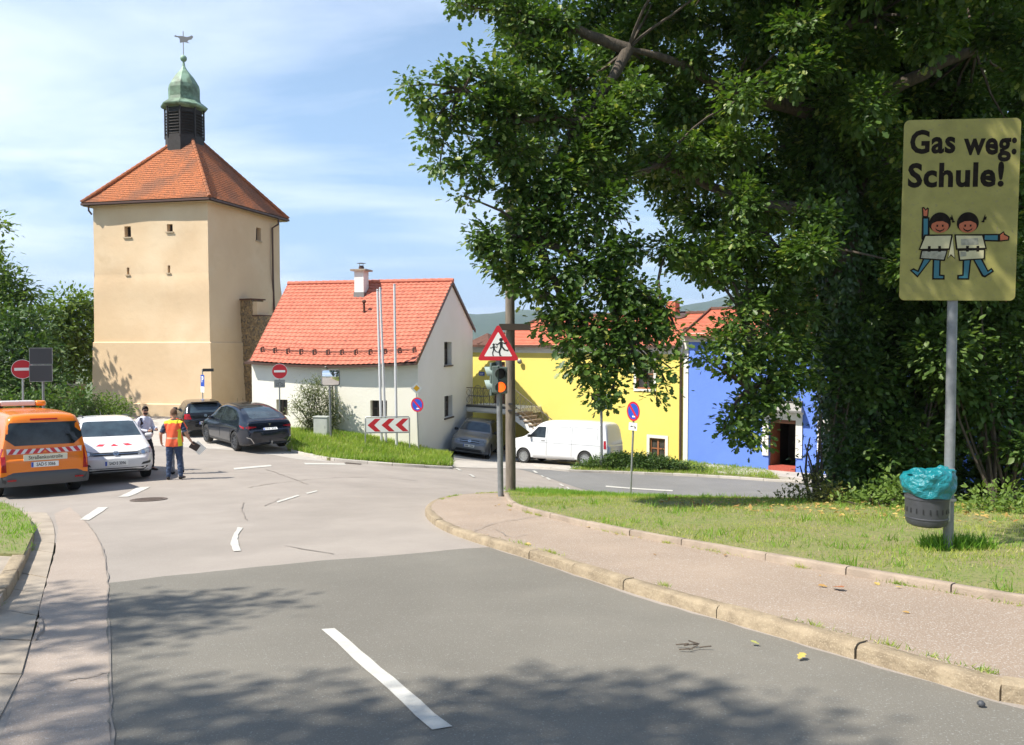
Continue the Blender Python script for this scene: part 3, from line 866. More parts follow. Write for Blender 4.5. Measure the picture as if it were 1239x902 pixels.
def ridge_tiles(mb, a, b, r=0.11, step=0.36, mi=0):
    a, b = Vector(a), Vector(b); L = (b-a).length; n = max(1, int(L/step)); d = (b-a)/n
    for i in range(n):
        p = a + d*i; q = a + d*(i+1)*1.0
        mb.tube([p, q + d*.08], [r*1.12, r*.92], 8, mi)

# ------------------------------------------------------------------ TOWER
Yc, Yl, Yr_ = 43.0, 44.6, 49.8
C_ = P(251,242,Yc); L_ = P(112.5,250,Yl); R_ = P(338,262,Yr_)
Cx, Lx, Rx = Vector((C_.x, C_.y)), Vector((L_.x, L_.y)), Vector((R_.x, R_.y)); Bx = Lx + Rx - Cx
ZE = C_.z - 0.05                       # eaves level
zg_t = zt(Cx.x, Cx.y)
tower = thing('tower', 'tall square ochre stone tower with red hipped roof and green onion lantern', 'tower', (Cx.x, Cx.y, zg_t))
TO = Vector((Cx.x, Cx.y, zg_t))
cen = (Lx + Rx)/2
def tprof(z):
    """outward batter of the shaft, with soft waist and ledge"""
    o = 0.07*max(0, min(1, (3.7-z)/0.5)) + 0.06*max(0, min(1, (1.5-z)/3.0))
    if z < -0.0: o += 0.09
    o += 0.10*max(0, min(1, (-0.2-z)/3.6))
    if z < -3.35: o += 0.12
    return o
def corner(Pc, z):
    o = tprof(z); d = (Pc-cen).normalized()
    if Pc is Lx: d = Vector((-.10, -1.0))
    return Pc + d*o*1.3
def tower_map(A, B):
    d = (B-A).normalized(); n = Vector((d.y, -d.x))
    if (A - cen).dot(n) < 0: n = -n
    Lw = (B-A).length
    def f(s, z, dd):
        a = corner(A, z); b = corner(B, z)
        wob = 0.03*math.sin(z*1.7+s*.4)+0.025*math.sin(s*1.1+z*.6)
        edge = max(0, min(1, min(s, Lw-s)/0.8))
        p = a + (b-a)*(s/Lw) + n*(dd + wob*edge)
        return (p.x, p.y, z)
    return f, Lw
zb_t = -5.2
def on_face(f, Lw, px, py, A, B):
    """(s,z) of a photo pixel on a vertical wall through A,B"""
    r_ = ray(px, py); d = (B-A).normalized()
    # solve A + d*s = t*(rx,ry)
    det = d.x*(-r_.y) - (-r_.x)*d.y
    s = ((-A.x)*(-r_.y) - (-r_.x)*(-A.y))/det
    t = (d.x*(-A.y) - (-A.x)*d.y)/det
    return s, t*r_.z
def op(A, B, x0, x1, y0, y1):
    s0, za = on_face(None, 0, x0, (y0+y1)/2, A, B); s1, _ = on_face(None, 0, x1, (y0+y1)/2, A, B)
    _, zt_ = on_face(None, 0, (x0+x1)/2, y0, A, B); _, zb_ = on_face(None, 0, (x0+x1)/2, y1, A, B)
    return (min(s0, s1), max(s0, s1), min(zt_, zb_), max(zt_, zb_))
fF, LF = tower_map(Lx, Cx); fR, LR = tower_map(Cx, Rx); fB, LB = tower_map(Rx, Bx); fS, LS = tower_map(Bx, Lx)
of = [op(Lx, Cx, 150, 158, 274, 287), op(Lx, Cx, 202, 209, 271.5, 280.5), op(Lx, Cx, 153.5, 156.5, 324, 332.5), op(Lx, Cx, 203.5, 206.5, 321.5, 330.5)]
orr = [op(Cx, Rx, 309.5, 315.5, 276, 291.5), op(Cx, Rx, 282.5, 289, 473, 489)]
mb = MB()
zs_extra = []
def wall_t(f, L, ops):
    # split at the ledges so that they stay crisp
    for a, b in ((zb_t, -3.351), (-3.35, -0.001), (0.0, ZE)):
        wall(mb, f, L, a, b, [q for q in ops if q[2] >= a and q[3] <= b], depth=0.35, ds=0.5, dzs=0.5)
    for zz in (-3.351, -0.001):
        o = len(mb.v)
        K = 14
        for i in range(K+1):
            s = L*i/K; mb.v.append(tuple(f(s, zz, 0))); mb.v.append(tuple(f(s, zz + (0.0012), 0))[:2] + (zz + 0.05,))
        for i in range(K):
            mb.f.append((o+2*i, o+2*i+2, o+2*i+3, o+2*i+1)); mb.m.append(0)
wall_t(fF, LF, of); wall_t(fR, LR, orr); wall_t(fB, LB, []); wall_t(fS, LS, [])
# cove under the eaves
for f, L in ((fF, LF), (fR, LR), (fB, LB), (fS, LS)):
    pts = [f(0, ZE-.12, .0), f(L, ZE-.12, .0), f(L, ZE+.1, .24), f(0, ZE+.1, .24)]
    o = len(mb.v)
    P0 = [f(0, ZE-.02, 0), f(L, ZE-.02, 0)]
mb.build('wall', M['tower_wall'], tower, TO, smooth=50)
for q in of[:2] + orr[:1]:
    f = fR if q in orr else fF
    window(tower, TO, f, q, 0.33, M['dark_frame'], M['dark_room'], cols=1, rows=1, fw=0.05, sill=M['tower_trim'])
for q in of[2:]:
    window(tower, TO, fF, q, 0.33, M['dark_frame'], M['dark_room'], cols=1, rows=1, fw=0.02, sill=M['tower_trim'], name='arrow_slit')
q = orr[1]
w_ = window(tower, TO, fR, q, 0.12, M['tower_trim'], M['darkgrey'], cols=1, rows=1, fw=0.05, name='hatch')
# roof : four planes, corners pushed out for the overhang
ov = 0.42
def out2(p):
    d = (p-cen); return cen + d*(1 + ov*1.35/d.length)
rc = [out2(Cx), out2(Rx), out2(Bx), out2(Lx)]
zE2 = ZE - 0.02
apx = Vector((cen.x, cen.y, P(228,160,cen.y).z))
zEc = [zE2]*4
mb_all = MB()
for k in range(4):
    a = rc[k]; b = rc[(k+1) % 4]
    A3 = Vector((a.x, a.y, zE2)); B3 = Vector((b.x, b.y, zE2))
    u = (B3-A3); mid = (A3+B3)/2
    nrm = u.cross(apx-A3).normalized()
    v = nrm.cross(u).normalized()
    if v.z < 0: v = -v
    V = (apx-A3).dot(v); U = u.length
    un = u.normalized()
    n_up = un.cross(v)
    flip = n_up.z < 0
    if flip:                              # run the other way so that the relief faces up
        A3, B3 = B3, A3; un = -un; n_up = un.cross(v)
    e1 = (apx-A3).normalized(); e2 = (apx-B3).normalized()
    p1 = n_up.cross(e1); 
    if p1.dot(B3-A3) < 0: p1 = -p1
    p2 = n_up.cross(e2)
    if p2.dot(A3-B3) < 0: p2 = -p2
    def flare(a_, b_, p, A=A3, un=un, v=v, V=V):
        t = b_*V
        if t < 1.0: p = p + Vector((0, 0, 1))*0.14*((1.0-t)**2)
        return p
    t_ = tile_field(A3, un, v, U, V, 0.20, 0.175, 'plain', planes=[(A3, p1), (B3, p2)], deform=flare, amp=0.9)
    mb_all.add(t_.v, t_.f)
roof = mb_all.build('roof', M['roof_old'], tower, TO)
mb = MB()
for k in range(4):
    a = Vector((rc[k].x, rc[k].y, zE2+.16)); ridge_tiles(mb, a, apx, 0.105, 0.33)
mb.build('hip_tiles', M['roof_old'], roof, TO, smooth=40)
mb = MB()
for k in range(4):
    a = rc[k]; b = rc[(k+1) % 4]
    mb.boxpp((a.x, a.y, zE2+.05), (b.x, b.y, zE2+.05), 0.13, 0.11)
mb.build('gutter', M['gutter'], roof, TO)
mb = MB()                                  # soffit
mb.add([(p.x, p.y, zE2+.0) for p in rc], [(0,1,2,3)]); mb.add([(p.x, p.y, zE2-.05) for p in rc], [(3,2,1,0)])
mb.build('soffit', M['tower_trim'], roof, TO)
# downpipe near the right end of the right face
mb = MB(); sA, _ = on_face(None, 0, 328, 300, Cx, Rx)
pts = [fR(sA+.25, zE2, .40), fR(sA+.22, zE2-.35, .38), fR(sA, zE2-.6, .10), fR(sA, 4, .10), fR(sA, 1.5, .10), fR(sA, -4, .12)]
mb.tube(pts, 0.06, 8); mb.build('downpipe', M['gutter'], tower, TO, smooth=50)
mb = MB(); pts = [fF(0.05, zE2, .40), fF(.02, zE2-.3, .35), fF(-.05, zE2-.45, .06)]
mb.tube(pts, 0.05, 8); mb.build('downpipe', M['gutter'], tower, TO, smooth=50)
# lantern (octagonal louvred belfry, copper skirt, onion cap, ball, vane)
lc = Vector((cen.x, cen.y)); kx = F0/cen.y
def zpx(y): return P(222, y, cen.y).z
lcx = P(222.5, 100, cen.y).x; LM = Matrix.Translation((lcx, cen.y, 0)) @ Matrix.Rotation(R(22.5-13), 4, 'Z')
zb0, zb1 = zpx(172), zpx(133)
mb = MB(); mb.lathe([(1.08, zb0-.8), (1.08, zb0+.25), (.98, zb0+.25), (.98, zb1)], 8, LM)
lan = mb.build('lantern', M['louvre'], tower, TO)
mb = MB()
for k in range(8):
    a0 = R(22.5-13) + 2*math.pi*k/8; a1 = a0 + 2*math.pi/8; am = (a0+a1)/2
    rad = 1.07*math.cos(math.pi/8)
    for j in range(8):
        z = zb0 + .32 + j*(zb1-zb0-.5)/8
        mtx = Matrix.Translation((lcx, cen.y, z)) @ Matrix.Rotation(am, 4, 'Z') @ Matrix.Translation((rad-.03, 0, 0)) @ Matrix.Rotation(R(38), 4, 'Y')
        mb.box((0,0,0), (.13, .62, .022), mtx=mtx)
    mb.tube([(lcx+1.08*math.cos(a0), cen.y+1.08*math.sin(a0), zb0+.1), (lcx+1.08*math.cos(a0), cen.y+1.08*math.sin(a0), zb1)], .055, 6)
mb.build('louvre', M['louvre'], lan, TO)
mb = MB()
prof = [(1.0, zpx(134.5)), (1.24, zpx(133)), (1.31, zpx(131.5)), (1.32, zpx(130.2)), (1.12, zpx(126.8)), (.93, zpx(124)), (.88, zpx(120)), (.88, zpx(115)), (.89, zpx(109)), (.84, zpx(104)), (.70, zpx(99)),
        (.55, zpx(94)), (.36, zpx(89)), (.20, zpx(85)), (.10, zpx(81)), (.06, zpx(76)), (.05, zpx(73))]
mb.lathe(prof, 8, LM)
cap = mb.build('onion_cap', M['copper'], tower, TO)
mb = MB(); zc = zpx(71)
mb.lathe([(.02, zc-.21), (.13, zc-.15), (.19, zc-.05), (.19, zc+.05), (.13, zc+.15), (.02, zc+.2)], 14, LM); mb.build('ball', M['copper'], cap, TO, smooth=60)
mb = MB(); mb.tube([(lcx, cen.y, zpx(73)), (lcx, cen.y, zpx(38))], .025, 6)
mb.prism([(-.50,.10),(-.42,.16),(-.30,.12),(-.10,.14),(.22,.10),(.38,.16),(.48,.22),(.56,.14),(.46,-.02),(.30,-.06),(.22,-.16),(.34,-.24),(.05,-.20),(-.18,-.26),(-.20,-.02),(-.30,.05),(-.42,.06)][::-1], .025, facing((lcx, cen.y, zpx(47)), -78))
mb.build('weather_vane', M['gutter_grey'], cap, TO)

# ------------------------------------------------------------------ rubble wall stub between tower and white house
RS = Vector((P(295,400,46.2).x, 46.2)); RE = Vector((P(338,400,44.6).x, 44.6))
zr1 = P(300,364,46.2).z; zr2 = P(325,383,45.2).z
st = thing('stone_buttress', 'stepped rubble stone wall stub between the ochre tower and the white house', 'stone wall', (RS.x, RS.y, -4.2))
mb = MB(); d2 = (RE-RS).normalized(); n2_ = Vector((d2.y, -d2.x))
def blk(s0, s1, z0, z1, w, mi=0, off=0.0):
    a = RS + d2*s0 + n2_*off; b = RS + d2*s1 + n2_*off
    mb.boxpp((a.x, a.y, (z0+z1)/2), (b.x, b.y, (z0+z1)/2), w, z1-z0, mi)
bm_ = bmesh.new()
blk(0, 1.22, -4.6, zr1, .8); blk(1.22, 3.6, -4.6, zr2, .8)
random.seed(5)
for i in range(230):
    s = random.uniform(.05, 2.4); top = zr1 if s < 1.15 else zr2
    z = random.uniform(-4.2, top-.12); w_, h_ = random.uniform(.08, .22), random.uniform(.05, .12)
    a = RS + d2*s + n2_*(.4)
    mtx = Matrix.Translation((a.x, a.y, z)) @ Matrix.Rotation(math.atan2(d2.y, d2.x), 4, 'Z') @ Matrix.Rotation(random.uniform(-.2, .2), 4, 'Y')
    mb.box((0,0,0), (w_*2, .07, h_*2), mtx=mtx, chamf=.03)
mb.build('masonry', M['rubble'], st, st.location, smooth=40)
mb = MB(); blk(-.05, 1.3, zr1, zr1+.07, 1.0); mb.build('coping', M['roof_brown'], st, st.location)
mb = MB(); blk(1.3, 1.9, zr2, zr2+.07, .96); mb.build('coping', M['roof_brown'], st, st.location)
mb = MB(); blk(1.22, 1.6, zr2+.0, zr1-.12, .78, off=-.02); mb.build('render_patch', M['tower_wall'], st, st.location)

# garden wall left of the tower
g0 = Vector((-24.2, 44.8)); g1 = Vector((-42, 49))
gw = thing('garden_wall', 'low old stone garden wall running left from the ochre tower', 'garden wall', (-30, 46.2, -4))
mb = MB(); zt1 = P(100,468,44.5).z
mb.boxpp((g0.x, g0.y, zt1-1.4), (g1.x, g1.y, zt1-1.4), .5, 2.8); mb.build('masonry', M['rubble'], gw, gw.location)
mb = MB(); mb.boxpp((g0.x, g0.y, zt1+.05), (g1.x, g1.y, zt1+.05), .62, .14); mb.build('coping', M['slab'], gw, gw.location)

# ------------------------------------------------------------------ WHITE HOUSE
hdir = Vector((-.97,.243)).normalized(); gdir = Vector((.243,.97)).normalized()
A2 = Vector((P(505.5,450,34).x, 34.0)); LWH = 7.95; GW = 8.05; RT = 4.55
D2 = A2 + hdir*LWH
Ef = P(505,434,34).z; Rz = P(545,338,38.4).z - .20; Eb = P(572,398,A2.y+gdir.y*GW).z
white = thing('white_house', 'white rendered house with bright red pantile roof, curved front wall and chimney', 'house', (A2.x, A2.y, -4.7))
WO = white.location.copy()
BUL = 0.22
def fWF(s, z, d):      # s from left end to right corner
    t = s/LWH; b = BUL*math.sin(math.pi*min(1, max(0, t)))**1.0
    p = D2 - hdir*s - gdir*(b + d)
    return (p.x, p.y, z)
def fWG(s, z, d):
    p = A2 + gdir*s + (-hdir)*d
    return (p.x, p.y, z)
oW = [op(D2, A2, 336.5, 350, 483.5, 503), op(D2, A2, 450.5, 469.5, 484.5, 504.5)]
oW = [(max(.3, a-.02), b, c, d) for a, b, c, d in oW]
Bx2 = A2 + gdir*GW
oG = [op(A2, Bx2, 537.5, 546.5, 414, 442), op(A2, Bx2, 537.8, 547.5, 479, 505)]
mb = MB()
wall(mb, fWF, LWH, -6.5, Ef-.14, oW, depth=.3, ds=.33, dzs=1.0)
mb.build('front_wall', M['white_wall'], white, WO, smooth=40)
mb = MB(); g = MB()
wall(g, fWG, GW, -7.0, Rz, oG, depth=.3, ds=.8, dzs=1.0)
def clip_gable(g, fmap, pts_planes):
    bm = bmesh.new(); vv = [bm.verts.new(p) for p in g.v]
    for f in g.f: bm.faces.new([vv[i] for i in f])
    for co, no in pts_planes:
        bmesh.ops.bisect_plane(bm, geom=bm.verts[:]+bm.edges[:]+bm.faces[:], plane_co=co, plane_no=no, clear_inner=True)
    bm.verts.index_update(); o = MB(); o.add([w.co.copy() for w in bm.verts], [[w.index for w in f.verts] for f in bm.faces]); bm.free(); return o
def pt(base, d, s, z): q = base + d*s; return Vector((q.x, q.y, z))
n3 = Vector((-hdir.x, -hdir.y, 0))
def slope_plane(a, b):
    no = (b-a).cross(n3).normalized()
    if no.z > 0: no = -no
    return (a, no)
pl = [slope_plane(pt(A2, gdir, 0, Ef), pt(A2, gdir, RT, Rz-.05)), slope_plane(pt(A2, gdir, RT, Rz-.05), pt(A2, gdir, GW, Eb))]
g2 = clip_gable(g, None, pl)
g2.build('gable_wall', M['gable_wall'], white, WO)
# left gable + back (plain)
mb = MB()
q0, q1, q2, q3 = D2, D2 + gdir*GW, Bx2, A2
mb.add([(q0.x,q0.y,-6.5),(q1.x,q1.y,-6.5),(q1.x,q1.y,Eb),((q0+gdir*RT+hdir*.5).x,(q0+gdir*RT+hdir*.5).y,Rz-.08),(q0.x,q0.y,Ef)], [(0,1,2,3,4)])
mb.add([(q1.x,q1.y,-6.5),(q2.x,q2.y,-6.5),(q2.x,q2.y,Eb),(q1.x,q1.y,Eb)], [(0,1,2,3)])
mb.build('rear_wall', M['gable_wall'], white, WO)
for q in oW:
    window(white, WO, fWF, q, .28, M['dark_frame'], M['win_glass'], cols=3, rows=2, fw=.045)
for q in oG:
    window(white, WO, fWG, q, .28, M['dark_frame'], M['win_glass'], cols=2, rows=3, fw=.04, sill=M['dark_frame'])
# roof front slope; the eaves follow the curved wall
ovh = .32
s0 = pt(D2, gdir, 0, Ef) - Vector((gdir.x, gdir.y, (Rz-Ef)/RT))*ovh + Vector((hdir.x, hdir.y, 0))*.12
ed = Vector((gdir.x*RT, gdir.y*RT, Rz-Ef)); vdir = ed.normalized(); V_ = ed.length + Vector((gdir.x, gdir.y, (Rz-Ef)/RT)).length*ovh
U_ = LWH + .2
slope1 = (Rz-Ef)/RT
def bulge(a, b, p):
    w = (1-b)**1.3*math.sin(math.pi*min(1, max(0, a)))*BUL
    p = p + Vector((hdir.x, hdir.y, 0))*((1-a)*(-.24 + .86*b))
    return p - Vector((gdir.x*w, gdir.y*w, slope1*w*.85))
tf = tile_field(s0 + Vector((0,0,.10)), -Vector((hdir.x, hdir.y, 0)), vdir, U_, V_, .24, .27, 'pan', deform=bulge, amp=1.0)
roofw = tf.build('roof', M['roof_new'], white, WO, smooth=50)
ed2 = Vector((-gdir.x*(GW-RT), -gdir.y*(GW-RT), Rz-Eb)); 
s1 = pt(Bx2, gdir, 0, Eb) + Vector((gdir.x, gdir.y, -(Rz-Eb)/(GW-RT)))*.3 - Vector((hdir.x, hdir.y, 0))*.08
tf = tile_field(s1 + Vector((0,0,.10)), Vector((hdir.x, hdir.y, 0)), ed2.normalized(), U_, ed2.length*1.08, .29, .335, 'pan', amp=1.2)
tf.build('rear_slope', M['roof_new'], roofw, WO, smooth=50)
mb = MB(); ra = pt(D2, gdir, RT, Rz+.13) + Vector((hdir.x, hdir.y, 0))*.72; rb = pt(A2, gdir, RT, Rz+.13) - Vector((hdir.x, hdir.y, 0))*.08
ridge_tiles(mb, ra, rb, .12, .38); mb.build('ridge_tiles', M['roof_new'], roofw, WO, smooth=40)
mb = MB()                                 # eaves board / gutter following the curve, verge boards
prev = None
for i in range(25):
    t = i/24; p = s0 - Vector((hdir.x, hdir.y, 0))*(U_*t); w = math.sin(math.pi*t)*BUL
    p = p - Vector((gdir.x*w, gdir.y*w, slope1*w*.85)) + Vector((0,0,.03))
    if prev is not None: mb.boxpp(prev, p, .12, .10)
    prev = p
mb.build('gutter', M['gutter'], roofw, WO)
mb = MB()
ga = pt(A2, gdir, 0, Ef) - Vector((hdir.x, hdir.y, 0))*.06 - Vector((gdir.x, gdir.y, slope1))*ovh
gr_ = pt(A2, gdir, RT, Rz) - Vector((hdir.x, hdir.y, 0))*.06
gb = pt(A2, gdir, GW, Eb) - Vector((hdir.x, hdir.y, 0))*.06 + Vector((gdir.x, gdir.y, -(Rz-Eb)/(GW-RT)))*.3
mb.boxpp(ga + Vector((0,0,.05)), gr_ + Vector((0,0,.05)), .05, .16); mb.boxpp(gr_ + Vector((0,0,.05)), gb + Vector((0,0,.05)), .05, .16)
mb.build('verge_board', M['gutter'], roofw, WO)
# soffit under eaves
mb = MB(); prev = None
for i in range(25):
    t = i/24; p = s0 - Vector((hdir.x, hdir.y, 0))*(U_*t); w = math.sin(math.pi*t)*BUL
    a = p - Vector((gdir.x*w, gdir.y*w, slope1*w*.85)) + Vector((0,0,.02)); b = a + Vector((gdir.x, gdir.y, slope1*.6))*(ovh+.1)
    if prev is not None: mb.add([prev[0], a, b, prev[1]], [(0,1,2,3)])
    prev = (a, b)
mb.build('soffit', M['gutter'], roofw, WO)
# snow guard rail with its hooks
mb = MB(); N_ = 12
def roofpt(a, b, lift):
    p = s0 + Vector((0,0,.10)) - Vector((hdir.x, hdir.y, 0))*(U_*a) + vdir*(V_*b)
    return bulge(a, b, p) + (-Vector((hdir.x, hdir.y, 0))).cross(vdir)*lift
prevs = None
for i in range(41):
    a = .04 + .93*i/40; p = roofpt(a, .115, .17); p2 = roofpt(a, .115, .11)
    if prevs: mb.tube([prevs[0], p], .018, 5); mb.tube([prevs[1], p2], .014, 5)
    prevs = (p, p2)
mb.build('snow_guard', M['gutter'], roofw, WO)
for i in range(N_):
    a = .05 + .91*i/(N_-1); mb = MB()
    mb.tube([roofpt(a, .155, .05), roofpt(a, .12, .20)], .03, 5); mb.tube([roofpt(a, .10, .05), roofpt(a, .12, .20)], .045, 5)
    mb.build('snow_guard_hook', M['gutter'], roofw, WO)
# chimney and vent
def on_plane_front(px, py, lift=0.0):
    n = (-Vector((hdir.x, hdir.y, 0))).cross(vdir).normalized(); r_ = ray(px, py); t = (s0 + Vector((0,0,.1)) + n*lift).dot(n)/r_.dot(n)
    return r_*t
cb = on_plane_front(434, 361); ch_w = .62
mtx = Matrix.Translation((cb.x+.08, cb.y+.32, 0)) @ Matrix.Rotation(math.atan2(hdir.y, hdir.x), 4, 'Z')
ztop_c = P(434, 328.5, cb.y+.3).z
mb = MB(); mb.box((0,0,(cb.z-.4+ztop_c)/2), (.48, .58, ztop_c-cb.z+.4), mtx=mtx); chm = mb.build('chimney', M['gable_wall'], roofw, WO)
mb = MB(); mb.box((0,0,ztop_c+.04), (.80, .86, .08), mtx=mtx); mb.build('cap', M['slab'], chm, WO)
mb = MB(); mb.box((0,-.02,cb.z+.12), (.54, .70, .34), mtx=mtx); mb.build('flashing', M['gutter_grey'], chm, WO)
mb = MB(); mb.lathe([(.13, ztop_c+.08), (.13, ztop_c+.22), (.10, ztop_c+.24), (.10, ztop_c+.27)], 12, mtx); mb.lathe([(.23, ztop_c+.38), (.05, ztop_c+.41)], 12, mtx)
for sx in (-.09, .09): mb.tube([mtx @ Vector((sx, 0, ztop_c+.22)), mtx @ Vector((sx, 0, ztop_c+.39))], .012, 5)
mb.build('flue_pot', M['gutter'], chm, WO, smooth=40)
vb = on_plane_front(440.5, 379)
mb = MB(); mb.tube([vb + Vector((0,0,-.1)), vb + Vector((0,0,.48))], .055, 8); mb.lathe([(.09,0),(.11,.06),(.06,.14)], 10, Matrix.Translation(vb + Vector((0,0,.48)))); mb.box((0,0,0), (.22,.02,.02), mtx=Matrix.Translation(vb+Vector((0,0,.05))))
mb.build('vent_pipe', M['roof_brown'], roofw, WO, smooth=40)
# downpipe on the front wall
sD, _ = on_face(None, 0, 403, 470, D2, A2); sT = sD
mb = MB(); mb.tube([fWF(sT-.05, Ef-.35, .38), fWF(sT, Ef-.55, .22), fWF(sT+.12, Ef-.9, .10), fWF(sT+.14, -2.4, .10), fWF(sT+.14, -4.3, .10)], .05, 8)
mb.build('downpipe', M['gutter_grey'], white, WO, smooth=40)

# ------------------------------------------------------------------ YELLOW + BLUE HOUSE (one long front)
Y0 = Vector((P(567,450,43.6).x, 43.6)); Y1 = Vector((P(827.5,450,36.0).x, 36.0))
fd = (Y1-Y0).normalized(); fn = Vector((fd.y, -fd.x))          # towards the camera
if fn.y > 0: fn = -fn
LYH = (Y1-Y0).length; LBH = 13.0
ZY = P(700,419,39).z; ZB = P(840,406,35.7).z
yel = thing('yellow_house', 'bright yellow house with orange tiled roof and outside stair', 'house', (Y0.x, Y0.y, -5.5))
YO = yel.location.copy()
def fY(s, z, d):
    p = Y0 + fd*s + fn*d; return (p.x, p.y, z)
oY = [op(Y0, Y1, 786, 805, 530.5, 556), op(Y0, Y1, 770, 791, 435, 471), op(Y0, Y1, 596.5, 611, 438, 491)]
mb = MB(); wall(mb, fY, LYH, -7, ZY+.1, oY, depth=.2, ds=1.5, dzs=1.5)
mb.build('front_wall', M['yellow_wall'], yel, YO)
mb = MB(); bk_ = Y0 - fn*6.5; bk2 = Y1 - fn*6.5
mb.add([(Y0.x,Y0.y,-7),(Y0.x,Y0.y,ZY),(bk_.x,bk_.y,ZY),(bk_.x,bk_.y,-7),(bk2.x,bk2.y,-7),(bk2.x,bk2.y,ZY)], [(0,1,2,3),(3,2,5,4)])
mb.build('rear_wall', M['yellow_wall'], yel, YO)
window(yel, YO, fY, oY[0], .12, M['wood_frame'], M['win_glass'], 2, 2, .07, surround=(M['trim_white'], .14))
window(yel, YO, fY, oY[1], .12, M['wood_frame'], M['win_glass'], 2, 2, .07, surround=(M['trim_white'], .13))
q = oY[2]; mb = MB()
pts = [fY(s, z, dd) for dd in (-.2, -.13) for s, z in ((q[0], q[2]), (q[1], q[2]), (q[1], q[3]), (q[0], q[3]))]
mb.add(pts, [(3,2,1,0),(4,5,6,7),(0,1,5,4),(1,2,6,5),(2,3,7,6),(3,0,4,7)])
dm = mat('balcony_door_wood', (0.12, 0.05, 0.035), rough=.6); mb.build('door', dm, yel, YO)
# plaster bands: eaves band and corner strips
mb = MB()
def bandY(f, s0_, s1_, z0_, z1_, d1=.03, d0=-.05):
    pts = [f(s, z, dd) for dd in (d0, d1) for s, z in ((s0_, z0_), (s1_, z0_), (s1_, z1_), (s0_, z1_))]
    mb.add(pts, [(3,2,1,0),(4,5,6,7),(0,1,5,4),(1,2,6,5),(2,3,7,6),(3,0,4,7)])
bandY(fY, 0, LYH, ZY-.36, ZY+.12); bandY(fY, 0, .28, -7, ZY-.36)
mb.build('plaster_band', M['trim_white'], yel, YO)
# roofs
def simple_roof(parent, O, base, along, inward, L, D, rise, ze, name, ridge=True, hipL=False, hipR=False, tw=.20, th=.19, mat_=None):
    al = Vector((along.x, along.y, 0)); inn = Vector((inward.x, inward.y, 0))
    e0 = Vector((base.x, base.y, ze)) - inn*.3 - Vector((0,0,rise/D*.3))
    v = (inn*D + Vector((0,0,rise))).normalized(); V = math.hypot(D+.3, rise*(1+.3/D)); 
    planes = []
    if hipL:
        ap = e0 + v*V + al*(D*.62); no = (al.cross(v)).cross((ap-e0).normalized()); 
        if no.dot(al) < 0: no = -no
        planes.append((e0, no))
    t_ = tile_field(e0 + Vector((0,0,.06)), al, v, L, V, tw, th, 'plain', planes=planes, amp=.8)
    ro = t_.build(name, mat_ or M['roof_plain'], parent, O)
    mb = MB(); r0 = e0 + v*V + al*((D*.62) if hipL else 0) + Vector((0,0,.08)); r1 = e0 + v*V + al*L + Vector((0,0,.08)); ridge_tiles(mb, r0, r1, .10, .4)
    if hipL: ridge_tiles(mb, e0 + Vector((0,0,.08)), r0, .09, .4)
    mb.build('ridge_tiles', M['roof_brown'], ro, O, smooth=40)
    mb = MB()                              # rear slope closing the roof
    e0b = e0 + v*V; bD = inn*D
    mb.add([r0, r1, Vector((r1.x, r1.y, ze)) + bD, Vector((e0.x, e0.y, ze)) + bD*2], [(0,1,2,3)])
    mb.build('rear_slope', mat_ or M['roof_plain'], ro, O)
    mb = MB(); mb.boxpp(e0 + Vector((0,0,.02)), e0 + al*L + Vector((0,0,.02)), .13, .11); mb.build('gutter', M['gutter'], ro, O)
    return ro, e0, v, V
rY = P(600,385.5,45).z
base_y = Y0 + fd*.9
roY, e0Y, vY, VY = simple_roof(yel, YO, base_y, fd, -fn, LYH-.9, 3.2, rY-ZY-.1, ZY+.1, 'roof', hipL=True)
# brown corner roof between the houses
mb = MB(); c0 = Y0 + fd*.15 + fn*.25
apx2 = P(579,404.5,44.3); zz0 = ZY+.05
pts = [Vector((*(Y0 + fn*.35 - fd*.1), zz0)), Vector((*(Y0 + fn*.35 + fd*1.75), zz0)), Vector((*(Y0 - fn*2.0 + fd*1.75), zz0)), Vector((*(Y0 - fn*2.0 - fd*.1), zz0))]
apz = Vector((*(Y0 + fd*.75 - fn*.7), apx2.z+.05))
mb.add(pts + [apz] + [p - Vector((0,0,.12)) for p in pts], [(0,1,4),(1,2,4),(2,3,4),(3,0,4),(0,5,6,1),(1,6,7,2),(2,7,8,3),(3,8,5,0),(8,7,6,5)])
mb.build('corner_roof', M['roof_brown'], yel, YO)
# wall lamp
wl = Vector(fY(*on_face(None,0,631,437,Y0,Y1), .12)); mb = MB(); mb.lathe([(.03,-.02),(.12,0),(.15,.06),(.10,.14),(.02,.17)], 14, frame(wl, (fd.x,fd.y,0), (fn.x*.35, fn.y*.35, 1)))
mb.tube([wl, Vector(fY(*on_face(None,0,631,437,Y0,Y1), -.02))], .025, 6)
mb.build('wall_lamp', M['gutter_grey'], yel, YO, smooth=50)
# blue plaque
s_, z_ = on_face(None,0,583,452.5,Y0,Y1); mb = MB(); bandY(fY, s_-.17, s_+.2, z_-.1, z_+.1, .05, .02); plq = mb.build('plaque', M['blue'], yel, YO)
mb = MB(); bandY(fY, s_-.12, s_+.15, z_+.01, z_+.04, .055, .049); bandY(fY, s_-.10, s_+.12, z_-.05, z_-.03, .055, .049); mb.build('plaque_writing', M['trim_white'], plq, YO)
# downpipe at the joint
mb = MB(); s_ = LYH - .12
mb.tube([fY(s_-.1, ZY+.1, .33), fY(s_-.02, ZY-.15, .3), fY(s_, ZY-.45, .08), fY(s_, -3, .08), fY(s_, -5.7, .08)], .055, 8); mb.build('downpipe', M['gutter'], yel, YO, smooth=40)

